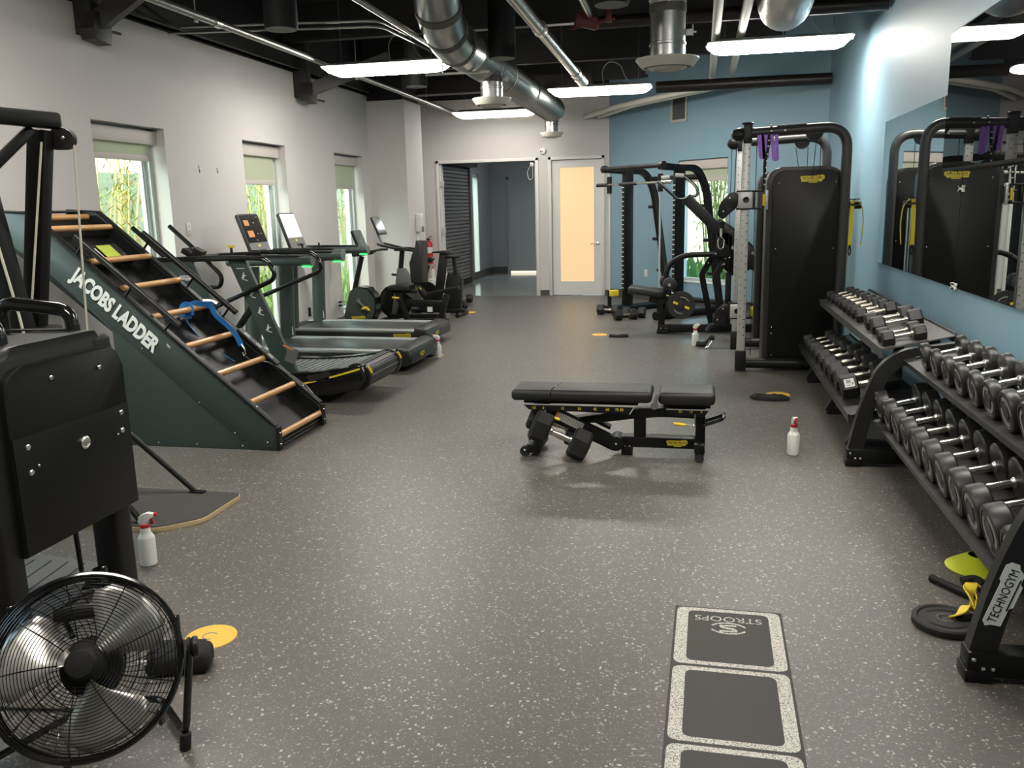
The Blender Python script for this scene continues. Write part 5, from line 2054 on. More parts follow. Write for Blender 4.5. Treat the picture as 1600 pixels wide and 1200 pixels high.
def make_round(r, hl, hd, label, group, loc, rot):
    """round urethane dumbbell along local X."""
    t = Thing('round_dumbbell', label, 'dumbbell', (0, 0, 0), group=group)
    R = align((1, 0, 0))
    for s in (-1, 1):
        m = MB()
        Rs = align((s, 0, 0))
        m.lathe([(r * .55, hd / 2), (r * .94, hd / 2 + .002), (r, hd / 2 + .010), (r, hd / 2 + hl - .012), (r * .94, hd / 2 + hl - .002), (r * .80, hd / 2 + hl), (r * .76, hd / 2 + hl - .004), (r * .40, hd / 2 + hl - .004), (r * .36, hd / 2 + hl)], 30, (0, 0, 0), Rs)
        h = t.add('head', m, 'round_rubber', world=False)
        m = MB()
        x = s * (hd / 2 + hl - .0025)
        for a0, a1 in ((0.5, 2.6), (3.6, 5.7)):
            m.strip([Vector((x, r * .60 * math.cos(a), r * .60 * math.sin(a))) for a in [a0 + (a1 - a0) * k / 12 for k in range(13)]], r * .17, .002, (1, 0, 0))
        t.add('weight_mark', m, 'grey_text', parent=h, world=False)
    m = MB()
    m.lathe([(.024, -hd / 2), (.024, -hd / 2 + .008), (.018, -hd / 2 + .010), (.018, -hd / 2 + .018), (.0165, -hd / 2 + .02), (.0165, hd / 2 - .02), (.018, hd / 2 - .018), (.022, hd / 2 - .010), (.024, hd / 2 - .008), (.024, hd / 2)], 16, (0, 0, 0), R)
    t.add('handle', m, 'chrome', world=False)
    t.e.location = loc
    t.e.rotation_euler = rot
    return t.e


# ------------------------------------------------------------------ near rack with round dumbbells
t = Thing('dumbbell_rack', 'near black two-shelf rack holding round dumbbells below the mirrors', 'dumbbell rack', (1.25, 4.2, 0))
RY0, RY1 = 2.93, 5.40
for k, y in enumerate((RY1, RY0)):
    m = MB()
    P = fillet([(0.945, y, 0.05), (1.005, y, 0.36), (1.09, y, 0.60), (1.20, y, 0.685), (1.36, y, 0.705), (1.52, y, 0.73)], 0.12, 5)
    m.strip(P, 0.055, 0.085, (-1, 0, 0.6))
    m.bar((1.52, y, 0.75), (1.53, y, 0.05), 0.055, 0.06, (1, 0, 0))
    ef = t.add('end_frame', m, 'charcoal')
    m = MB()
    m.bb((0.905, y - 0.045, 0.02), (1.56, y + 0.045, 0.11), 0.012)
    m.bb((0.90, y - 0.05, 0.0), (0.99, y + 0.05, 0.045), 0.006)
    m.bb((1.46, y - 0.05, 0.0), (1.56, y + 0.05, 0.045), 0.006)
    fb = t.add('foot_beam', m, 'black_metal')
    m = MB()
    for x, z in ((0.925, 0.085), (0.955, 0.055), (0.985, 0.055)):
        m.sphere((x, y - 0.047, z), 0.008, 8, 5)
    t.add('bolt', m, 'chrome', parent=fb)
    if k == 1:
        m = MB()
        d = Vector((0.085, 0, 0.27)).normalized()
        badge(m, frame((1.006, y - 0.0295, 0.31), d, (-d.z, 0, d.x)), 0.235)
        t.add('logo_plate', m, ['white_text', 'black_text'], parent=ef)
US = [(1.195, 0.660), (1.58, 0.752)]
LS = [(1.048, 0.290), (1.44, 0.388)]
for nm, ((x0, z0), (x1, z1)) in (('upper_shelf', US), ('lower_shelf', LS)):
    m = MB()
    m.bar((x0, (RY0 + RY1) / 2, z0), (x1, (RY0 + RY1) / 2, z1), RY1 - RY0 - 0.06, 0.008)
    m.bar((x0 + .004, (RY0 + RY1) / 2, z0 + 0.004), (x0 + 0.012, (RY0 + RY1) / 2, z0 - 0.03), RY1 - RY0 - 0.06, 0.006, (1, 0, 0))
    m.bar((x1 - 0.02, (RY0 + RY1) / 2, z1), (x1 - 0.02, (RY0 + RY1) / 2, z1 + 0.03), RY1 - RY0 - 0.06, 0.006, (1, 0, 0))
    sh = t.add(nm, m, 'dark_grey')
    sl = math.atan2(z1 - z0, x1 - x0)
    y = RY0 + 0.16
    n0 = 0
    while y < RY1 - 0.05:
        m = MB()
        m.box((x0 + 0.20, y, z0 + 0.20 * math.tan(sl) + 0.009), (0.30, 0.012, 0.012), (0, -sl, 0), 0.003, 1)
        y += 0.2245
        t.add('divider', m, 'charcoal', parent=sh)
m = MB()
m.bb((1.44, RY0, 0.32), (1.50, RY1, 0.40), 0.006)
t.add('cross_beam', m, 'charcoal')

slu = math.atan2(0.095, 0.39)
sll = math.atan2(0.098, 0.395)
UG, LG = 'round dumbbells on the upper shelf of the near rack', 'round dumbbells on the lower shelf of the near rack'


def on_shelf(S, sl, x, r):
    z = S[0][1] + (x - S[0][0]) * math.tan(sl)
    return Vector((x, 0, z)) + Vector((-math.sin(sl), 0, math.cos(sl))) * (r + 0.004)


pu = pl_ = None
for k in range(9):
    s = 0.86 + 0.024 * k
    r, tot = 0.088 * s, (0.165 + 0.10) * s
    c = on_shelf(US, slu, 1.205 + math.cos(slu) * tot / 2 + 0.02, r)
    lab = '%s round dumbbell from the far end of the near rack\'s upper shelf' % ordinal(k)
    loc = (c.x, 5.00 - 0.2235 * k, c.z)
    if pu is None:
        pu = make_round(0.088, 0.050, 0.165, lab, UG, loc, (0.3, -slu, 0))
        o = pu
    else:
        o = dup(pu, loc, None, lab, rot=(0.3 + 1.1 * k, -slu, 0))
    o.scale = (s, s, s)
for k in range(-1, 10):
    s = 0.90 + 0.014 * (k + 1)
    r, tot = 0.103 * s, (0.165 + 0.15) * s
    c = on_shelf(LS, sll, 1.065 + math.cos(sll) * tot / 2 + 0.01, r)
    lab = '%s round dumbbell from the far end of the near rack\'s lower shelf' % ordinal(k + 1)
    loc = (c.x, 5.065 - 0.2285 * k, c.z)
    if pl_ is None:
        pl_ = make_round(0.103, 0.075, 0.165, lab, LG, loc, (0.3, -sll, 0))
        o = pl_
    else:
        o = dup(pl_, loc, None, lab, rot=(0.3 + 1.3 * k, -sll, 0))
    o.scale = (s, s, s)

# ------------------------------------------------------------------ far rack with hex dumbbells
t = Thing('dumbbell_rack', 'far black two-shelf rack holding hex dumbbells before the cable machine', 'dumbbell rack', (1.2, 6.9, 0))
HY0, HY1 = 5.49, 8.26
UH = [(1.09, 0.700), (1.50, 0.790)]
LH = [(0.925, 0.285), (1.36, 0.385)]
for nm, ((x0, z0), (x1, z1)) in (('upper_shelf', UH), ('lower_shelf', LH)):
    m = MB()
    m.bar((x0, (HY0 + HY1) / 2, z0), (x1, (HY0 + HY1) / 2, z1), HY1 - HY0, 0.008)
    m.bar((x0, (HY0 + HY1) / 2, z0 + 0.012), (x0 + 0.008, (HY0 + HY1) / 2, z0 - 0.045), HY1 - HY0, 0.01, (1, 0, 0))
    m.bar((x1, (HY0 + HY1) / 2, z1 + 0.02), (x1, (HY0 + HY1) / 2, z1 - 0.04), HY1 - HY0, 0.006, (1, 0, 0))
    t.add(nm, m, 'shelf_sheen' if nm[0] == 'u' else 'charcoal')  # upper shelf coloured lighter to stand in for its reflection
for y in (5.80, 6.75, 7.95):
    m = MB()
    m.bar((1.46, y, 0.02), (1.46, y, 0.78), 0.06, 0.06, (1, 0, 0))
    m.bar((0.975, y, 0.025), (1.50, y, 0.03), 0.06, 0.05)
    m.bar((0.985, y, 0.02), (1.13, y, 0.32), 0.05, 0.05, (1, 0, 0))
    m.bar((1.15, y, 0.675), (1.46, y, 0.745), 0.05, 0.05)
    m.bar((1.00, y, 0.265), (1.46, y, 0.37), 0.05, 0.05)
    t.add('leg_frame', m, 'charcoal')
slh = math.atan2(0.09, 0.41)
slo = math.atan2(0.10, 0.435)
HGU, HGL = 'hex dumbbells on the upper shelf of the far rack', 'hex dumbbells on the lower shelf of the far rack'
ph = ph2 = None
ys = [8.10, 7.89, 7.68, 7.47, 7.26, 7.05, 6.84, 6.63] + [6.26, 6.04] + [5.73, 5.58]
ss = [0.80, 0.82, 0.84, 0.86, 0.88, 0.9, 0.93, 0.96] + [1.06, 1.08] + [0.86, 0.86]
for k, (y, s) in enumerate(zip(ys, ss)):
    r, tot = 0.060, 0.30 * s
    c = on_shelf(UH, slh, (1.135 if k < 10 else 1.115) + math.cos(slh) * tot / 2, r * s * 0.866)
    if k < 8:
        lab = '%s hex dumbbell from the far end of the far rack\'s upper shelf' % ordinal(k)
    else:
        lab = ['farther of the two larger hex dumbbells at the middle of the upper shelf', 'nearer of the two larger hex dumbbells at the middle of the upper shelf',
               'farther of the two small hex dumbbells at the near end of the upper shelf', 'nearer of the two small hex dumbbells at the near end of the upper shelf'][k - 8]
    if ph is None:
        ph = make_hex(r, 0.082, 0.125, lab, HGU, (c.x, y, c.z), (0, -slh, 0))
        o = ph
    else:
        o = dup(ph, (c.x, y, c.z), None, lab, rot=(0, -slh, random.uniform(-.03, .03)))
    o.scale = (s * 1.02, s, s)
ys2 = [8.06, 7.84, 7.60, 7.34, 7.05, 6.77, 6.50, 6.22, 5.94]
ss2 = [0.82, 0.84, 0.86, 0.92, 1.0, 1.03, 1.06, 1.09, 1.12]
for k, (y, s) in enumerate(zip(ys2, ss2)):
    r, tot = 0.077, 0.33 * s
    c = on_shelf(LH, slo, 0.955 + math.cos(slo) * tot / 2, r * s * 0.866)
    lab = '%s hex dumbbell from the far end of the far rack\'s lower shelf' % ordinal(k)
    if k == 8:
        lab = 'hex dumbbell with a white sticker, nearest on the lower shelf of the far rack'
    if ph2 is None:
        ph2 = make_hex(r, 0.100, 0.125, lab, HGL, (c.x, y, c.z), (0, -slo, 0))
        o = ph2
    else:
        o = dup(ph2, (c.x, y, c.z), None, lab, rot=(0, -slo, 0))
    o.scale = (s, s, s)
    if k == 8:
        m = MB()
        sf = frame((-0.115, -0.077 * 0.866 * 0.866 - 0.0005, 0.077 * 0.866 * 0.5), (1, 0, 0), (0, 0.5, 0.866))
        m.prism(rrect(0.055, 0.05, 0.003), 0.003, sf)
        m.mi = 1
        m.prism(rrect(0.026, 0.022, 0.002), 0.004, sf @ Matrix.Translation((-0.004, 0.008, 0)))
        m.prism(rrect(0.010, 0.016, 0.002), 0.004, sf @ Matrix.Translation((0.017, -0.006, 0)))
        m.prism(rrect(0.022, 0.006, 0.002), 0.004, sf @ Matrix.Translation((-0.006, -0.014, 0)))
        obj('sticker', m, ['label_white', 'grey_text'], o)

# ------------------------------------------------------------------ loose hex dumbbells
FG = 'loose hex dumbbells on the floor'
dk = make_hex(0.085, 0.105, 0.125, 'hex dumbbell leaning under the workout bench, front one of the pair', FG, (-0.845, 5.27, 0.158), (0.5, math.atan2(0.10, 0.22), 0.06))
dk.scale = (1.18, 1.22, 1.22)
dup(dk, (-0.90, 5.50, 0.175), None, 'hex dumbbell under the workout bench, half hidden behind the front one', rot=(0.2, 0.40, 0.1))
_u = dup(dk, (-1.30, 12.75, 0.074), None, 'hex dumbbell on the floor left of the half rack\'s foot', rot=(0, 0, -0.25))
_u.scale = (1, 1, 1)
_u = dup(dk, (-1.00, 12.18, 0.074), None, 'front hex dumbbell of two lying before the half rack', rot=(0, 0, 0.5))
_u.scale = (1, 1, 1)
_u = dup(dk, (-0.90, 12.42, 0.074), None, 'rear hex dumbbell of two lying before the half rack', rot=(0, 0, -0.1))
_u.scale = (1, 1, 1)
_u = dup(dk, (-3.72, 13.15, 0.074), None, 'hex dumbbell on the floor beside the black spin bike', rot=(0, 0, 1.2))
_u.scale = (1, 1, 1)
_u = dup(dk, (-3.98, 14.35, 0.074), None, 'hex dumbbell on the floor close to the back opening', rot=(0, 0, 0.1))
_u.scale = (1, 1, 1)

# ------------------------------------------------------------------ workout bench in the middle
t = Thing('workout_bench', 'flat black adjustable workout bench alone in the middle of the floor', 'bench', (-0.5, 5.47, 0))
BY = 5.47


def pad(name, x0, x1, z0, z1, w_, seam=None):
    mb = MB()
    mb.bb((x0, BY - w_ / 2, z0), (x1, BY + w_ / 2, z1), 0.028, 4)
    p = t.add(name, mb, 'leather')
    if seam is not None:
        mb = MB()
        mb.tube([(seam, BY - w_ / 2 - 0.002, z0 + 0.005), (seam, BY - w_ / 2 - 0.002, z1 - 0.02), (seam + 0.004, BY - w_ / 2 + 0.03, z1 + 0.001), (seam + 0.03, BY + w_ / 2 - 0.03, z1 + 0.001), (seam + 0.03, BY + w_ / 2 + 0.002, z1 - 0.02)], 0.004, 5)
        t.add('seam', mb, 'black_gloss', parent=p)
    return p


pad('back_pad', -1.176, -0.272, 0.368, 0.442, 0.30, -0.915)
pad('seat_pad', -0.232, 0.117, 0.365, 0.444, 0.32)
m = MB()
m.bb((-1.10, BY - 0.10, 0.345), (-0.36, BY + 0.10, 0.368), 0.004)
m.bb((-0.20, BY - 0.11, 0.34), (0.09, BY + 0.11, 0.366), 0.004)
t.add('pad_frame', m, 'black_metal')
for nm, xs_, zz in (('angle_plate', [-1.10, -0.38, -0.41, -1.06], (0.345, 0.345, 0.295, 0.310)), ('angle_plate', [-0.18, 0.085, 0.06, -0.145], (0.335, 0.335, 0.293, 0.293))):
    m = MB()
    m.prism(list(zip(xs_, zz)), 0.006, Matrix.Translation((0, BY - 0.13, 0)) @ XZ)
    m.mi = 1
    m.bar((xs_[0], BY - 0.134, zz[0]), (xs_[1], BY - 0.134, zz[1]), 0.003, 0.007)
    m.bar((xs_[1], BY - 0.134, zz[1]), (xs_[2], BY - 0.134, zz[2]), 0.003, 0.006, (1, 0, 0))
    ap = t.add(nm, m, ['black_metal', 'light_grey'])
    m = MB()
    marks = (('-10', -1.03), ('0', -0.965), ('15', -0.84), ('30', -0.73), ('45', -0.63), ('60', -0.55), ('75 85', -0.475)) if xs_[0] < -0.5 else (('30', -0.095), ('15', -0.03), ('0', 0.035))
    for s_, x in marks:
        m.text(s_, 0.024, frame((x, BY - 0.1345, 0.322), (1, 0, 0), (0, 0, 1)), 0.0008)
    t.add('angle_marks', m, 'yellow', parent=ap)
m = MB()
m.cyl((-0.252, BY - 0.19, 0.365), (-0.252, BY - 0.14, 0.365), 0.022, 16)
m.bar((-0.258, BY - 0.165, 0.36), (-0.232, BY - 0.165, 0.44), 0.014, 0.024, (1, 0, 0), 0.005)
t.add('pivot', m, 'mid_grey')
m = MB()
m.prism([(-0.80, 0.235), (-0.45, 0.30), (-0.15, 0.325), (0.05, 0.325), (0.05, 0.255), (-0.22, 0.262), (-0.40, 0.245), (-0.62, 0.212), (-0.75, 0.205)], 0.10, Matrix.Translation((0, BY, 0)) @ XZ, 0.008)
t.add('upper_beam', m, 'black_metal')
m = MB()
m.bb((-0.50, BY - 0.05, 0.055), (0.04, BY + 0.05, 0.125), 0.008)
m.bb((-0.39, BY - 0.04, 0.10), (-0.315, BY + 0.04, 0.27), 0.006)
lb = t.add('lower_beam', m, 'black_metal')
m = MB()
badge(m, frame((-0.115, BY - 0.052, 0.092), (1, 0, 0), (0, 0, 1)), 0.135)
t.add('logo_plate', m, ['yellow_badge', 'black_text'], parent=lb)
m = MB()
a, b = Vector((-1.02, BY - 0.06, 0.32)), Vector((-0.50, BY - 0.06, 0.075))
m.bar(a, b, 0.05, 0.095, (0, 0, 1), 0.012)
m.cyl((-0.50, BY - 0.09, 0.085), (-0.50, BY + 0.06, 0.085), 0.048, 16)
m.bar((-0.66, BY + 0.03, 0.22), (-0.545, BY + 0.03, 0.165), 0.08, 0.02, (0, 0, 1), 0.004)
ar = t.add('support_arm', m, 'black_metal')
dd = (b - a).normalized()
m = MB()
lf = frame(a.lerp(b, 0.42) + Vector((0.0, -0.0265, 0.01)), dd, (-dd.z, 0, dd.x))
m.prism(rrect(0.19, 0.052, 0.003), 0.002, lf)
m.mi = 1
m.prism(rrect(0.014, 0.052, 0.002), 0.003, lf @ Matrix.Translation((-0.092, 0, 0)))
m.mi = 2
for k in range(9):
    m.prism(rrect(0.003, 0.030, 0.001), 0.0026, lf @ Matrix.Translation((-0.065 + 0.018 * k, 0.004, 0)))
t.add('warning_label', m, ['light_grey', 'orange_label', 'mid_grey'], parent=ar)
m = MB()
m.sphere((-0.50, BY - 0.092, 0.085), 0.010, 8, 5)
for x in (-0.445, -0.415):
    m.sphere((x, BY - 0.053, 0.065), 0.007, 8, 5)
m.sphere((-1.085, BY - 0.165, 0.045), 0.010, 8, 5)
t.add('bolt', m, 'chrome')
m = MB()
m.bb((0.0, BY - 0.04, 0.02), (0.062, BY + 0.04, 0.34), 0.006)
m.bb((0.0, BY - 0.15, 0.015), (0.055, BY + 0.15, 0.075), 0.008)
m.bb((-0.005, BY - 0.16, 0.06), (0.058, BY - 0.09, 0.115), 0.006)
t.add('front_leg', m, 'black_metal')
for s in (-1, 1):
    m = MB()
    m.cyl((0.028, BY + s * 0.165, 0.027), (0.028, BY + s * 0.12, 0.027), 0.027, 14)
    t.add('rubber_foot', m, 'rubber')
m = MB()
m.bb((-0.47, BY - 0.055, 0.0), (-0.40, BY + 0.055, 0.06), 0.006)
t.add('middle_foot', m, 'black_metal')
m = MB()
m.bb((-1.075, BY - 0.17, 0.025), (-0.985, BY + 0.17, 0.085), 0.01)
m.bar((-1.03, BY + 0.02, 0.06), (-0.98, BY + 0.02, 0.33), 0.08, 0.07, (1, 0, 0), 0.01)
t.add('rear_leg', m, 'black_metal')
for s in (-1, 1):
    m = MB()
    m.cyl((-1.085, BY + s * 0.165, 0.035), (-1.085, BY + s * 0.13, 0.035), 0.035, 16)
    t.add('wheel', m, 'rubber')
m = MB()
m.tube(fillet([(0.05, BY - 0.05, 0.215), (0.16, BY - 0.05, 0.255), (0.175, BY - 0.05, 0.275), (0.175, BY + 0.05, 0.275), (0.16, BY + 0.05, 0.255), (0.05, BY + 0.05, 0.215)], 0.02), 0.011, 8)
t.add('carry_handle', m, 'black_gloss')
for x0, x1, zh in ((-0.925, -0.855, 0.268), (-0.135, -0.06, 0.245)):
    m = MB()
    m.tube([(x0, BY - 0.155, zh + 0.004), (x1, BY - 0.155, zh - 0.004 if x0 > -.5 else zh - 0.016)], 0.010, 8)
    ah = t.add('adjust_handle', m, 'yellow')
    m = MB()
    e = x0 if x0 < -0.5 else x1
    m.tube(fillet([(e, BY - 0.155, zh), (e + (-0.03 if x0 < -.5 else 0.055), BY - 0.155, zh + 0.01 if x0 < -.5 else zh - 0.004), (e + (-0.025 if x0 < -.5 else 0.058), BY - 0.145, 0.31)], 0.012), 0.005, 6)
    t.add('lever_rod', m, 'chrome', parent=ah)

# ------------------------------------------------------------------ agility mat
t = Thing('agility_mat', 'black agility ladder mat with worn white rectangles in the near foreground', 'mat', (0.13, 2.4, 0), rz=-0.012)
m = MB()
m.bb((-0.205, -1.60, 0.0), (0.205, 0.892, 0.005), 0.002)
mb_ = t.add('mat_sheet', m, 'mat_black', world=False)
for k in range(5):
    yc = 0.66 - 0.4585 * k
    m = MB()
    W2, H2 = 0.392, 0.442
    outer = rrect(W2, H2, 0.035, 5)
    inner = rrect(W2 - 0.088, H2 - 0.050, 0.030, 5)
    vo = [m.bm.verts.new((x, y + yc, 0.0056)) for x, y in outer]
    vi = [m.bm.verts.new((x, y + yc, 0.0056)) for x, y in inner]
    n_ = len(vo)
    for i in range(n_):
        m.bm.faces.new((vo[i], vo[(i + 1) % n_], vi[(i + 1) % n_], vi[i]))
    t.add('printed_frame', m, 'mat_white', parent=mb_, world=False)
m = MB()
m.text('STROOPS', 0.060, frame((0.0, 0.80, 0.0058), (-1, 0, 0), (0, -1, 0)), 0.0003)
for a0, a1 in ((0.35, 2.75), (3.5, 5.9)):
    m.strip([Vector((0.066 * math.cos(a), 0.725 + 0.042 * math.sin(a), 0.0058)) for a in [a0 + (a1 - a0) * k / 16 for k in range(17)]], 0.009, 0.0006, (0, 0, 1))
m.strip(fillet([(0.030, 0.748, .0058), (-0.03, 0.745, .0058), (-0.02, 0.728, .0058), (0.02, 0.722, .0058), (0.03, 0.703, .0058), (-0.035, 0.700, .0058)], 0.012), 0.014, 0.0006, (0, 0, 1))
t.add('printed_logo', m, 'mat_white', parent=mb_, world=False)

# ------------------------------------------------------------------ cable machine
t = Thing('cable_machine', 'tall cable machine with black rounded housing and pale upright posts', 'exercise machine', (0.9, 9.1, 0))
for k, y in enumerate((8.47, 9.74)):
    m = MB()
    m.bb((0.372, y - 0.038, 0.10), (0.448, y + 0.038, 2.20), 0.012)
    po = t.add('post', m, 'light_grey')
    m = MB()
    z = 0.35
    while z < 2.12:
        m.cyl((0.43, y - 0.0395, z), (0.43, y - 0.037, z), 0.006, 8)
        m.cyl((0.39, y - 0.0395, z + 0.03), (0.39, y - 0.037, z + 0.03), 0.005, 8)
        z += 0.075
    o = t.add('pin_holes', m, 'black_text', parent=po)
    o['kind'] = 'stuff'
    m = MB()
    m.bb((0.36, y - 0.05, 0.0), (0.46, y + 0.05, 0.20), 0.008)
    t.add('post_sleeve', m, 'black_plastic')
    m = MB()
    m.bb((0.375, y - 0.045, 2.12), (0.455, y + 0.045, 2.295), 0.012)
    m.lathe([(0.055, 0), (0.058, 0.01), (0.05, 0.018)], 16, (0.415, y, 2.292))
    m.sphere((0.345, y, 2.205), 0.062, 16, 10, (1.25, 0.9, 1))
    t.add('pulley_head', m, 'black_plastic')
    m = MB()
    m.tube(fillet([(0.45, y, 2.215), (1.285, y, 2.245), (1.285, y, 0.08)], 0.20, 9), 0.046, 16)
    t.add('tube_frame', m, 'dark_grey')
    m = MB()
    m.tube([(0.44, y, 0.075), (1.28, y, 0.075)], 0.05, 14)
    t.add('base_tube', m, 'black_plastic')
    m = MB()
    m.box((0.80, y, 2.282), (0.26, 0.05, 0.006), (0, -0.035, 0))
    for x in (0.62, 0.74):
        m.cyl((x, y - 0.05, 2.225), (x, y - 0.042, 2.225), 0.008, 8)
        m.sphere((x, y - 0.01, 2.273), 0.012, 8, 5)
    t.add('cover_plate', m, 'light_grey')
    m = MB()
    x0 = 1.00 + 0.03 * k
    pts = [(0.075 * math.cos(a), 0.075 * math.sin(a)) for a in [PI + PI * j / 14 for j in range(15)]]
    m.prism([(p[0], p[1]) for p in pts] + [(0.075, 0.03), (-0.075, 0.03)], 0.05, frame((x0, y, 2.20), (1, 0, 0), (0, 0, 1)), 0.006)
    t.add('pulley_cover', m, 'charcoal')
    m = MB()
    m.tube([(x0 + 0.06, y, 2.15), (x0 + 0.06, y, 1.80)], 0.0035, 5)
    m.tube([(x0 - 0.06 if k else x0 + 0.02, y + 0.01, 2.14), (x0 + 0.0, y + 0.01, 1.80)], 0.0035, 5)
    m.tube([(0.32, y, 2.19), (0.31, y, 1.66 if k == 0 else 0.44)], 0.0035, 5)
    m.tube([(0.50, y, 0.15), (0.50, y, 2.17)], 0.0035, 5)
    t.add('cable', m, 'black_matte')
    # weight stack housing
    yp = y + 0.02
    m = MB()
    m.prism(archtop(0.605, 1.275, 0.075, 1.905, 0.15), 0.30, frame((0, yp + 0.17, 0), (1, 0, 0), (0, 0, 1)), 0.02, 3)
    ho = t.add('stack_housing', m, 'dark_grey')
    m = MB()
    m.prism(archtop(0.655, 1.262, 0.08, 1.875, 0.13), 0.03, frame((0, yp + 0.015, 0), (1, 0, 0), (0, 0, 1)), 0.004)
    bp = t.add('back_panel', m, 'black_metal', parent=ho)
    m = MB()
    for x, z in ((0.71, 1.76), (1.21, 1.76), (0.70, 1.16), (1.21, 1.16), (0.69, 0.42), (0.69, 0.36), (0.70, 0.15)):
        m.sphere((x, yp - 0.001, z), 0.008, 8, 5)
    t.add('rivet', m, 'chrome', parent=ho)
    if k == 0:
        m = MB()
        badge(m, frame((1.0, yp - 0.002, 1.79), (1, 0, 0), (0, 0, 1)), 0.215)
        t.add('logo_plate', m, ['yellow_badge', 'black_text'], parent=ho)
for k, (y, z) in enumerate(((8.47, 1.615), (9.74, 0.43))):
    m = MB()
    m.bb((0.345, y - 0.075, z - 0.075), (0.475, y + 0.055, z + 0.075), 0.01)
    m.mi = 1
    m.bb((0.33, y - 0.065, z + 0.07), (0.58, y + 0.045, z + 0.088), 0.004)
    m.bb((0.33, y - 0.065, z - 0.088), (0.58, y + 0.045, z - 0.07), 0.004)
    m.bb((0.475, y - 0.06, z - 0.08), (0.50, y + 0.04, z + 0.08), 0.004)
    m.bb((0.555, y - 0.06, z - 0.08), (0.58, y + 0.04, z + 0.08), 0.004)
    m.lathe([(0.028, 0), (0.028, 0.006), (0.016, 0.004), (0.006, 0.001)], 16, (0.415, y - 0.075, z), align((0, -1, 0)))
    ca = t.add('carriage', m, ['light_grey', 'black_plastic'])
    m = MB()
    m.bb((0.562, y - 0.075, z - 0.055), (0.585, y - 0.058, z + 0.05), 0.003)
    t.add('yellow_tab', m, 'yellow', parent=ca)
    m = MB()
    m.prism([(p.x, p.y) for p in fillet([(0.0, 0.07, 0), (-0.07, 0.075, 0), (-0.16, -0.02, 0), (-0.19, -0.13, 0), (-0.13, -0.18, 0), (-0.07, -0.12, 0), (0.0, -0.06, 0)], 0.03, 4, True)], 0.04, frame((0.345, y - 0.01, z), (1, 0, 0), (0, 0, 1)), 0.006)
    m.mi = 1
    m.sphere((0.27, y - 0.032, z + 0.02), 0.012, 8, 5)
    m.sphere((0.215, y - 0.032, z - 0.10), 0.012, 8, 5)
    t.add('swivel_arm', m, ['charcoal', 'chrome'], parent=ca)
m = MB()
m.tube([(0.20, 8.46, 1.42), (0.20, 8.46, 1.36)], 0.03, 10)
t.add('cable_stop', m, 'black_matte')
m = MB()
m.tube([(0.155, 9.73, 0.265), (0.10, 9.70, 0.20)], 0.03, 10)
t.add('cable_stop', m, 'black_matte')
m = MB()
m.tube([(0.20, 8.46, 1.36), (0.20, 8.46, 1.28)], 0.012, 8)
m.tube(fillet([(0.20, 8.46, 1.28), (0.17, 8.46, 1.25), (0.175, 8.46, 1.18), (0.20, 8.46, 1.16), (0.225, 8.46, 1.18), (0.23, 8.46, 1.25), (0.20, 8.46, 1.28)], 0.02), 0.006, 6)
t.add('snap_hook', m, 'chrome')
m = MB()
m.tube([(1.285, 8.47, 0.075), (1.285, 9.74, 0.075)], 0.05, 14)
t.add('rear_tube', m, 'dark_grey')
m = MB()
m.cyl((1.28, 8.47, 1.54), (1.43, 8.47, 1.545), 0.032, 12)
m.box((1.37, 8.47, 1.60), (0.10, 0.02, 0.008))
m.cyl((1.37, 8.47, 1.57), (1.37, 8.47, 1.60), 0.008, 8)
t.add('storage_peg', m, 'black_plastic')
m = MB()
for x in (1.33, 1.355):
    m.cyl((x, 8.60, 0.1), (x, 8.60, 1.6), 0.012, 10)
t.add('guide_rod', m, 'chrome')
m = MB()
m.bb((0.585, 8.43, 1.52), (0.615, 8.455, 1.70), 0.01)
m.bb((0.56, 8.43, 1.60), (0.60, 8.455, 1.625), 0.004)
m.bb((0.56, 8.43, 1.55), (0.60, 8.455, 1.575), 0.004)
t.add('side_clip', m, 'light_grey')

t = Thing('suspension_straps', 'purple handle loops on a black strap hanging from the cable machine top', 'strap', (0.58, 8.47, 1.7))
for x, ln, rr_ in ((0.53, 0.20, 0.04), (0.56, 0.20, 0.05), (0.645, 0.22, 0.04)):
    m = MB()
    m.strip(fillet([(x - 0.02, 8.42, 2.19), (x + 0.005, 8.42, 2.19 - ln), (x + 0.035, 8.42, 2.19 - ln), (x + 0.02, 8.42, 2.19)], 0.015, 4), 0.03, 0.012, (0, 1, 0))
    t.add('handle_loop', m, 'purple')
m = MB()
m.tube(fillet([(0.60, 8.42, 2.20), (0.595, 8.42, 2.05), (0.57, 8.42, 1.95), (0.575, 8.42, 1.82), (0.565, 8.42, 1.70)], 0.05), [0.02, 0.019, 0.018, 0.018, 0.017, 0.016, 0.016, 0.015, 0.015, 0.014, 0.014, 0.013, 0.013, 0.012, 0.012, 0.012, 0.012, 0.012, 0.012, 0.012, 0.012, 0.012, 0.012][:23] if False else 0.014, 8)
t.add('strap', m, 'cloth_black')
m = MB()
for z in (2.14, 2.09, 2.02, 1.96, 1.90, 1.85, 1.80, 1.75):
    m.box((0.585 + (z - 1.9) * 0.06, 8.403, z), (0.014, 0.004, 0.012))
t.add('stitch_marks', m, 'label_white')
t = Thing('anchor_strap', 'yellow webbing strap hanging from the peg at the cable machine right side', 'strap', (1.37, 8.47, 1.2))
m = MB()
m.strip(fillet([(1.355, 8.455, 1.585), (1.35, 8.43, 1.50), (1.345, 8.43, 1.18)], 0.04), 0.035, 0.004, (0, 1, 0))
m.strip(fillet([(1.40, 8.455, 1.58), (1.44, 8.44, 1.53), (1.455, 8.44, 1.38), (1.44, 8.44, 1.19)], 0.08), 0.035, 0.004, (1, 0, 0.2))
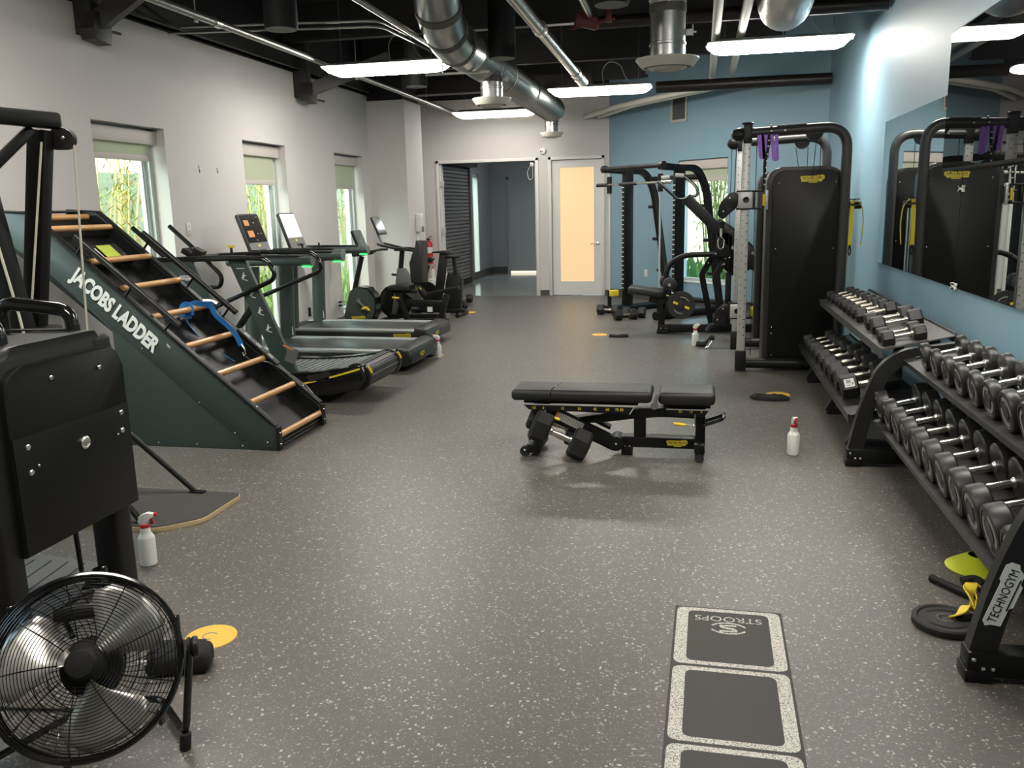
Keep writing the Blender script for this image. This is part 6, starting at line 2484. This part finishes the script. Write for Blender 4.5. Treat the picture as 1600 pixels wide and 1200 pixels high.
m.strip(fillet([(1.355, 8.455, 1.585), (1.38, 8.45, 1.59), (1.40, 8.455, 1.58)], 0.02), 0.035, 0.004, (0, 0, 1))
t.add('webbing', m, 'strap_yellow')
m = MB()
m.tube(fillet([(1.345, 8.43, 1.19), (1.335, 8.43, 1.13), (1.345, 8.43, 1.09), (1.358, 8.43, 1.13), (1.347, 8.43, 1.19)], 0.012), 0.006, 6)
t.add('carabiner', m, 'black_metal')
# ------------------------------------------------------------------ half rack before the blue wall (45 degrees)
ru_, rb_ = Vector((1, -1, 0)).normalized(), Vector((1, 1, 0)).normalized()
UL = Vector((-1.057, 13.20, 0))
RW = 1.089


def RP(u, d, z):
    p = UL + ru_ * u + rb_ * d
    return Vector((p.x, p.y, z))


t = Thing('half_rack', 'black half rack with guided barbell standing before the blue wall', 'exercise machine', tuple(RP(RW / 2, 0.2, 0)))
for u in (0.0, RW):
    m = MB()
    m.bar(RP(u, 0, 0.04), RP(u, 0, 2.10), 0.15, 0.09, tuple(ru_), 0.008)
    up = t.add('upright', m, 'black_metal')
    m = MB()
    m.bar(RP(u - 0.0, -0.085, 0.30), RP(u, -0.085, 1.95), 0.012, 0.05, tuple(ru_))
    rk = t.add('hook_rail', m, 'charcoal', parent=up)
    m = MB()
    z = 0.36
    while z < 1.9:
        m.box(RP(u, -0.094, z), (0.012, 0.04, 0.014), Matrix((rb_, ru_, Vector((0, 0, 1)))).transposed())
        z += 0.0675
    o = t.add('rail_numbers', m, 'label_white', parent=up)
    o['kind'] = 'stuff'
    m = MB()
    m.strip(fillet([RP(u, -0.05, 2.08), RP(u, 0.34, 2.08), RP(u, 0.52, 1.80), RP(u, 0.86, 0.05)], 0.14, 6), 0.075, 0.085, tuple(rb_ + Vector((0, 0, 0.9))))
    t.add('rear_leg', m, 'black_metal')
    for q, z in ((0.14, 1.50), (0.42, 1.02), (0.70, 0.52)):
        m = MB()
        c = RP(u, 0.52 + 0.34 * q, 1.80 - 1.75 * q)
        m.cyl(c, c - ru_ * 0.16, 0.026, 12)
        t.add('plate_peg', m, 'black_metal')
    m = MB()
    m.tube([RP(u, -0.40, 0.055), RP(u, 0.92, 0.055)], 0.055, 12)
    m.cyl(RP(u, -0.42, 0.055), RP(u, -0.39, 0.055), 0.062, 12)
    t.add('base_tube', m, 'black_metal')
    m = MB()
    m.bar(RP(u, 0.0, 2.08), RP(u, -0.37, 2.10), 0.07, 0.09, (0, 0, 1), 0.01)
    t.add('top_arm', m, 'black_metal')
    m = MB()
    m.cyl(RP(u, -0.35, 0.08), RP(u, -0.35, 2.08), 0.014, 10)
    t.add('guide_rod', m, 'light_grey')
    m = MB()
    m.cyl(RP(u, -0.35, 1.76), RP(u, -0.35, 2.0), 0.036, 12)
    t.add('bar_carriage', m, 'black_metal')
    m = MB()
    m.cyl(RP(u, -0.35, 0.10), RP(u, -0.35, 0.34), 0.03, 12)
    m.mi = 1
    m.box(RP(u + 0.04, -0.30, 0.30), (0.14, 0.07, 0.09), Matrix((rb_, ru_, Vector((0, 0, 1)))).transposed(), 0.008)
    t.add('safety_stop', m, ['black_metal', 'yellow'])
m = MB()
m.cyl(RP(-0.10, -0.37, 2.11), RP(RW + 0.06, -0.37, 2.11), 0.032, 14)
m.cyl(RP(-0.12, -0.37, 2.11), RP(-0.06, -0.37, 2.11), 0.055, 14)
m.cyl(RP(RW + 0.02, -0.37, 2.11), RP(RW + 0.09, -0.37, 2.11), 0.055, 14)
t.add('pull_up_bar', m, 'charcoal')
m = MB()
m.cyl(RP(0.0, 0.42, 1.96), RP(RW, 0.42, 1.96), 0.04, 12)
m.cyl(RP(0.0, 0.84, 0.15), RP(RW, 0.84, 0.15), 0.04, 12)
t.add('cross_bar', m, 'black_metal')
m = MB()
m.cyl(RP(-0.02, -0.37, 1.885), RP(RW + 0.02, -0.37, 1.885), 0.016, 12)
m.cyl(RP(RW + 0.05, -0.37, 1.885), RP(RW + 0.25, -0.37, 1.885), 0.027, 12)
t.add('barbell', m, 'chrome')
m = MB()
m.cyl(RP(-0.26, -0.37, 1.885), RP(-0.03, -0.37, 1.885), 0.026, 12)
t.add('bar_sleeve', m, 'rubber')
m = MB()
m.cyl(RP(0.26, -0.37, 1.885), RP(0.62, -0.37, 1.885), 0.024, 12)
t.add('bar_grip', m, 'rubber')

# ------------------------------------------------------------------ plate loaded machine
t = Thing('strength_machine', 'black plate loaded strength machine with roller pads and a slanted lever arm', 'exercise machine', (0.0, 10.95, 0))
MY = 10.92
m = MB()
m.bar((-0.45, MY, 0.0), (-0.43, MY, 0.55), 0.08, 0.08, (1, 0, 0), 0.006)
m.bar((-0.47, MY, 0.06), (0.75, MY + 0.10, 0.06), 0.10, 0.10, (0, 0, 1), 0.008)
m.bb((-0.50, MY - 0.09, 0.0), (-0.36, MY + 0.09, 0.05), 0.006)
t.add('base_frame', m, 'black_metal')
m = MB()
for x in (-0.45, -0.395, -0.375):
    m.sphere((x, MY - 0.053, 0.065), 0.008, 8, 5)
t.add('bolt', m, 'chrome')
m = MB()
m.tube(fillet([(-0.40, MY, 0.50), (-0.39, MY, 0.84), (-0.20, MY, 0.97), (0.40, MY, 0.985)], 0.16, 7), 0.033, 12)
t.add('arched_frame', m, 'black_metal')
for y, x in ((MY - 0.19, -0.345), (MY + 0.19, -0.40)):
    m = MB()
    m.lathe([(0.05, -0.085), (0.075, -0.075), (0.082, -0.03), (0.082, 0.03), (0.075, 0.075), (0.05, 0.085)], 22, (x, y, 0.63), align((0, 1, 0)))
    rl = t.add('roller_pad', m, 'leather')
    m = MB()
    m.cyl((x, y - 0.095, 0.63), (x, y - 0.083, 0.63), 0.02, 10)
    t.add('pad_cap', m, 'chrome', parent=rl)
m = MB()
m.cyl((-0.37, MY - 0.2, 0.63), (-0.40, MY + 0.2, 0.63), 0.018, 10)
t.add('pad_axle', m, 'black_metal')
m = MB()
m.box((-0.63, MY + 0.02, 0.525), (0.46, 0.36, 0.09), (0, 0.12, 0), 0.03, 3)
st = t.add('seat', m, 'leather')
m = MB()
m.box((-0.845, MY - 0.12, 0.535), (0.008, 0.05, 0.02), (0, 0.1, 0.1))
t.add('seat_tag', m, 'label_white', parent=st)
m = MB()
m.box((-0.45, MY + 0.02, 0.42), (0.30, 0.10, 0.12), (0, 0.25, 0), 0.01)
m.bar((-0.42, MY, 0.30), (-0.22, MY, 0.40), 0.08, 0.14, (0, 0, 1), 0.01)
t.add('seat_bracket', m, 'black_metal')
m = MB()
PC = (-0.20, MY - 0.20, 0.375)
m.lathe([(0.03, -0.02), (0.075, -0.012), (0.08, -0.02), (0.165, -0.02), (0.17, -0.012), (0.17, 0.012), (0.165, 0.02), (0.08, 0.02), (0.03, 0.02)], 34, PC, align((0, 1, 0)))
m.cyl((PC[0], MY - 0.24, PC[2]), (PC[0], MY, PC[2]), 0.024, 12)
pw = t.add('weight_plate', m, 'rubber')
m = MB()
for a in (0.0, PI):
    c = Vector(PC) + Vector((0.075 * math.cos(a + 2.75), -0.022, 0.075 * math.sin(a + 2.75)))
    m.box(c, (0.06, 0.003, 0.028), (0, 0.42, 0))
m.mi = 1
for a0, a1 in ((0.5, 1.7), (3.7, 4.9)):
    m.strip([Vector((PC[0] + 0.10 * math.cos(a), PC[1] - 0.0205, PC[2] + 0.10 * math.sin(a))) for a in [a0 + (a1 - a0) * k / 10 for k in range(11)]], 0.012, 0.003, (0, 1, 0))
t.add('plate_marking', m, ['yellow_badge', 'grey_text'], parent=pw)
for y, dx in ((MY + 0.38, 0.0), (MY - 0.02, 0.155)):
    m = MB()
    m.strip(fillet([(0.185 + dx, y, 0.96), (0.04 + dx, y, 0.70), (0.06 + dx, y, 0.60), (0.17 + dx, y, 0.08)], 0.10, 5), 0.08, 0.075, (1, 0, 0.3))
    lg = t.add('bent_leg', m, 'black_metal')
    m = MB()
    for q in ((0.16 + dx, 0.93), (0.12 + dx, 0.85)):
        m.sphere((q[0], y - 0.042, q[1]), 0.012, 8, 5)
    t.add('leg_bolt', m, 'chrome', parent=lg)
m = MB()
m.bar((-0.17, MY - 0.05, 1.66), (0.47, MY - 0.05, 1.03), 0.10, 0.13, (0, 0, 1), 0.012)
t.add('lever_arm', m, 'black_metal')
m = MB()
m.prism([(p.x, p.y) for p in fillet([(0.22, 1.42, 0), (0.40, 1.30, 0), (0.66, 1.06, 0), (0.62, 0.78, 0), (0.40, 0.70, 0), (0.20, 0.90, 0), (0.14, 1.20, 0)], 0.05, 4, True)], 0.06, Matrix.Translation((0, MY + 0.06, 0)) @ XZ, 0.008)
m.box((0.30, MY - 0.02, 1.10), (0.20, 0.16, 0.30), None, 0.015)
t.add('pivot_bracket', m, 'black_metal')
m = MB()
m.cyl((0.40, MY - 0.125, 1.06), (0.40, MY - 0.10, 1.06), 0.025, 12)
for q in ((0.20, 0.985), (0.36, 0.94), (0.42, 0.90), (0.30, 0.86), (0.44, 0.97)):
    m.sphere((q[0], MY - 0.10, q[1]), 0.013, 8, 5)
t.add('pivot_bolt', m, 'chrome')
m = MB()
m.tube(fillet([(-0.17, MY - 0.12, 1.66), (-0.26, MY - 0.16, 1.64), (-0.50, MY - 0.22, 1.86)], 0.05), 0.018, 10)
m.tube(fillet([(-0.13, MY + 0.05, 1.67), (-0.02, MY + 0.1, 1.69), (-0.05, MY + 0.12, 1.80), (-0.20, MY + 0.16, 1.93)], 0.05), 0.018, 10)
t.add('grip_bar', m, 'black_gloss')
m = MB()
m.tube([(-0.20, MY + 0.16, 1.93), (-0.30, MY + 0.2, 1.94)], 0.026, 10)
m.tube([(-0.46, MY - 0.21, 1.90), (-0.36, MY - 0.21, 1.91)], 0.026, 10)
t.add('grip_end', m, 'light_grey')
m = MB()
m.bar((0.47, MY - 0.05, 1.03), (0.92, MY - 0.05, 0.72), 0.12, 0.22, (0, 0, 1), 0.02)
lw = t.add('weight_horn', m, 'black_metal')
m = MB()
m.bar((0.62, MY - 0.115, 1.00), (0.78, MY - 0.115, 0.89), 0.003, 0.03, (0, 0, 1))
t.add('printed_line', m, 'grey_text', parent=lw)
m = MB()
m.bar((0.70, MY + 0.1, 0.05), (0.80, MY + 0.06, 0.75), 0.09, 0.09, (1, 0, 0), 0.008)
m.bar((0.36, MY + 0.06, 0.75), (0.36, MY + 0.06, 0.06), 0.07, 0.07, (1, 0, 0), 0.006)
t.add('rear_frame', m, 'black_metal')

# ------------------------------------------------------------------ spray bottles
def make_bottle(loc, rz, label):
    t = Thing('spray_bottle', label, 'spray bottle', (0, 0, 0), group='white spray bottles on the floor')
    m = MB()
    m.lathe([(0.032, 0.0), (0.037, 0.004), (0.038, 0.012), (0.039, 0.124), (0.0365, 0.136), (0.0245, 0.156), (0.0215, 0.178), (0.020, 0.186), (0.020, 0.188)], 24)
    t.add('bottle', m, 'bottle_white', world=False, sharp=18)
    m = MB()
    m.lathe([(0.0215, 0.183), (0.0225, 0.185), (0.0225, 0.199), (0.021, 0.201)], 20)
    t.add('collar', m, 'red', world=False)
    m = MB()
    m.prism([(p.x, p.y) for p in fillet([(-0.030, 0.208, 0), (-0.012, 0.198, 0), (0.016, 0.198, 0), (0.020, 0.222, 0), (0.050, 0.236, 0), (0.050, 0.252, 0), (0.015, 0.254, 0), (-0.020, 0.240, 0)], 0.008, 3, True)], 0.026, XZ, 0.006)
    t.add('spray_head', m, 'bottle_white', world=False)
    m = MB()
    m.prism([(0.022, 0.228), (0.032, 0.234), (0.038, 0.222), (0.048, 0.204), (0.044, 0.202), (0.032, 0.216)], 0.012, XZ, 0.002)
    m.cyl((0.049, 0, 0.244), (0.060, 0, 0.245), 0.010, 10)
    t.add('trigger', m, 'red', world=False)
    t.e.location = loc
    t.e.rotation_euler = (0, 0, rz)
    return t.e


b0 = make_bottle((-2.49, 3.33, 0), 0.25, 'white spray bottle with red trigger beside the ski trainer platform')
dup(b0, (0.616, 5.58, 0), -1.45, 'white spray bottle standing alone between workout bench and dumbbell racks')
dup(b0, (-0.023, 9.92, 0), 0.2, 'white spray bottle by the cable machine in front of the strength machine')
dup(b0, (-2.772, 8.91, 0), 3.0, 'white spray bottle at the end of the motor treadmills')
dup(b0, (-4.80, 15.30, 0.345), -0.6, 'white spray bottle standing on the small bin at the back')

# ------------------------------------------------------------------ floor discs, cloths and small gear
def disc(x, y, label, r=0.098):
    mb = MB()
    mb.lathe([(r, 0.0), (r, 0.002), (r * .98, 0.004), (0.01, 0.0045)], 36, (x, y, 0))
    mb.mi = 1
    mb.strip([Vector((x - 0.005 + 0.026 * math.cos(a), y + 0.002 + 0.026 * math.sin(a), 0.0052)) for a in [0.8 + 4.6 * k / 14 for k in range(15)]], 0.006, 0.0008, (0, 0, 1))
    single('floor_disc', mb, ['orange_disc', 'grey_text'], label, 'marker', (x, y, 0), group='orange floor discs')


disc(-1.812, 2.735, 'orange floor disc behind the floor fan')
disc(0.675, 7.385, 'orange floor disc beside the hex dumbbell rack')
disc(-1.205, 10.72, 'orange floor disc in the middle of the floor near the half rack')
disc(-2.86, 9.06, 'orange floor disc by the spray bottle at the treadmill end')
disc(-3.49, 12.98, 'orange floor disc near the black spin bike at the back')


def cloth(name, cat, pts, h, label, loc, seed=1, mt='cloth_black'):
    """soft folded shape: outline pts around loc, lofted with a slump."""
    rnd = random.Random(seed)
    mb = MB()
    P = fillet([(x, y, 0) for x, y in pts], 0.02, 4, True)
    rings = []
    for zf, sc in ((0.0, 0.98), (0.35, 1.02), (0.75, 0.96), (1.0, 0.78), (0.97, 0.4)):
        rings.append([Vector((loc[0] + p.x * sc, loc[1] + p.y * sc, max(0.0005, h * zf * (1 + (0.25 * math.sin(5 * i * 0.7 + seed) if zf > 0.3 else 0))))) for i, p in enumerate(P)])
    mb.ring_loft(rings)
    return single(name, mb, mt, label, cat, loc, sharp=60)


t = Thing('equipment_pouch', 'black fabric pouch lying on the floor behind the floor fan', 'pouch', (-1.79, 2.50, 0))
m = MB()
m.box((-1.79, 2.50, 0.045), (0.225, 0.115, 0.085), (0.04, 0.0, 0.33), 0.028, 4)
m.box((-1.795, 2.505, 0.083), (0.19, 0.08, 0.02), (0.12, 0.05, 0.33), 0.009, 3)
t.add('pouch_body', m, 'cloth_black')
m = MB()
m.box((-1.88, 2.413, 0.065), (0.035, 0.008, 0.018), (0, 0, 0.33), 0.002)
t.add('fabric_tag', m, 'label_white')
cloth('folded_cloth', 'cloth', [(-0.17, 0.03), (-0.13, -0.05), (0.02, -0.085), (0.15, -0.04), (0.13, 0.03), (0.02, 0.06), (-0.09, 0.04)], 0.035, 'black folded cloth beside the orange disc and hex rack', (0.60, 7.20, 0), 2)
cloth('resistance_band', 'band', [(-0.12, 0.02), (-0.10, -0.03), (0.02, -0.045), (0.11, -0.03), (0.13, 0.04), (0.02, -0.01)], 0.03, 'curved black band lying near the orange disc in the middle', (-0.955, 10.53, 0), 3)
cloth('folded_cloth', 'cloth', [(-0.15, 0.05), (-0.12, -0.06), (0.12, -0.05), (0.14, 0.04), (0.0, 0.06)], 0.045, 'black pouch beside the spray bottle at the treadmill end', (-2.97, 8.98, 0), 4)
cloth('folded_cloth', 'cloth', [(-0.16, 0.02), (-0.10, -0.05), (0.12, -0.04), (0.15, 0.03), (0.02, 0.06)], 0.035, 'black cloth on the floor beside the farthest orange disc', (-3.66, 12.90, 0), 5)
t = Thing('ankle_cuff', 'black cuff with metal clip on the floor by the cable machine', 'strap', (0.10, 9.86, 0))
m = MB()
m.tube(fillet([(-0.0, 9.9, 0.03), (0.06, 9.87, 0.02), (0.12, 9.86, 0.05), (0.17, 9.83, 0.12)], 0.04), [0.035] * 18 if False else 0.032, 8)
t.add('cuff', m, 'cloth_black')
m = MB()
m.tube(fillet([(0.14, 9.75, 0.09), (0.10, 9.72, 0.03), (0.085, 9.71, 0.008), (0.115, 9.71, 0.02), (0.16, 9.74, 0.09)], 0.02), 0.007, 6)
t.add('clip', m, 'chrome')

m = MB()
m.lathe([(0.128, 0.0), (0.130, 0.003), (0.120, 0.010), (0.045, 0.060), (0.041, 0.060), (0.115, 0.008)], 36, (1.225, 3.885, 0), caps=False)
single('saucer_cone', m, 'lime', 'bright yellow-green saucer cone under the near dumbbell rack', 'cone', (1.225, 3.885, 0))
t = Thing('weight_plate', 'small black weight plate lying on the floor at the near rack', 'weight plate', (0.95, 3.30, 0))
m = MB()
m.lathe([(0.118, 0.0), (0.122, 0.006), (0.122, 0.026), (0.116, 0.032), (0.104, 0.032), (0.098, 0.026), (0.05, 0.026), (0.036, 0.030), (0.036, 0.004)], 40, (0.95, 3.30, 0), caps=False)
pw = t.add('plate', m, 'rubber')
m = MB()
m.lathe([(0.037, 0.024), (0.035, 0.032), (0.029, 0.032), (0.029, 0.006)], 28, (0.95, 3.30, 0), caps=False)
t.add('centre_ring', m, 'chrome', parent=pw)
m = MB()
for a0, a1 in ((3.7, 5.6), (0.7, 2.4)):
    m.strip([Vector((0.95 + 0.075 * math.cos(a), 3.30 + 0.075 * math.sin(a), 0.0268)) for a in [a0 + (a1 - a0) * k / 12 for k in range(13)]], 0.012, 0.001, (0, 0, 1))
t.add('raised_marking', m, 'charcoal', parent=pw)
t = Thing('resistance_strap', 'yellow and black strap curled over the weight plate at the near rack', 'strap', (1.04, 3.36, 0))
m = MB()
m.strip(fillet([(0.965, 3.30, 0.036), (1.00, 3.31, 0.045), (1.03, 3.34, 0.075), (1.05, 3.33, 0.045), (1.065, 3.36, 0.06), (1.05, 3.41, 0.10), (1.08, 3.46, 0.115), (1.115, 3.43, 0.09)], 0.02, 5), 0.045, 0.004, (0.3, 0.5, 0.8))
m.strip(fillet([(1.06, 3.36, 0.055), (1.045, 3.40, 0.09), (1.065, 3.44, 0.10), (1.09, 3.40, 0.065), (1.075, 3.34, 0.035)], 0.02, 5), 0.05, 0.004, (0.6, 0.3, 0.6))
t.add('yellow_webbing', m, 'yellow')
m = MB()
m.tube(fillet([(1.115, 3.44, 0.10), (1.13, 3.39, 0.075), (1.11, 3.35, 0.04)], 0.02), 0.026, 10)
m.tube(fillet([(1.05, 3.49, 0.10), (1.10, 3.50, 0.11), (1.12, 3.46, 0.10)], 0.02), 0.02, 8)
m.strip([(0.985, 3.305, 0.032), (1.05, 3.315, 0.035), (1.09, 3.33, 0.03)], 0.035, 0.006, (0, 0, 1))
t.add('padding', m, 'cloth_black')
m = MB()
m.cyl((0.995, 3.70, 0.017), (1.115, 3.52, 0.019), 0.0165, 14)
m.cyl((0.993, 3.703, 0.017), (0.999, 3.694, 0.017), 0.0175, 14)
single('short_bar', m, 'black_metal', 'short black bar lying on the floor between the cone and the weight plate', 'bar', (1.05, 3.61, 0))
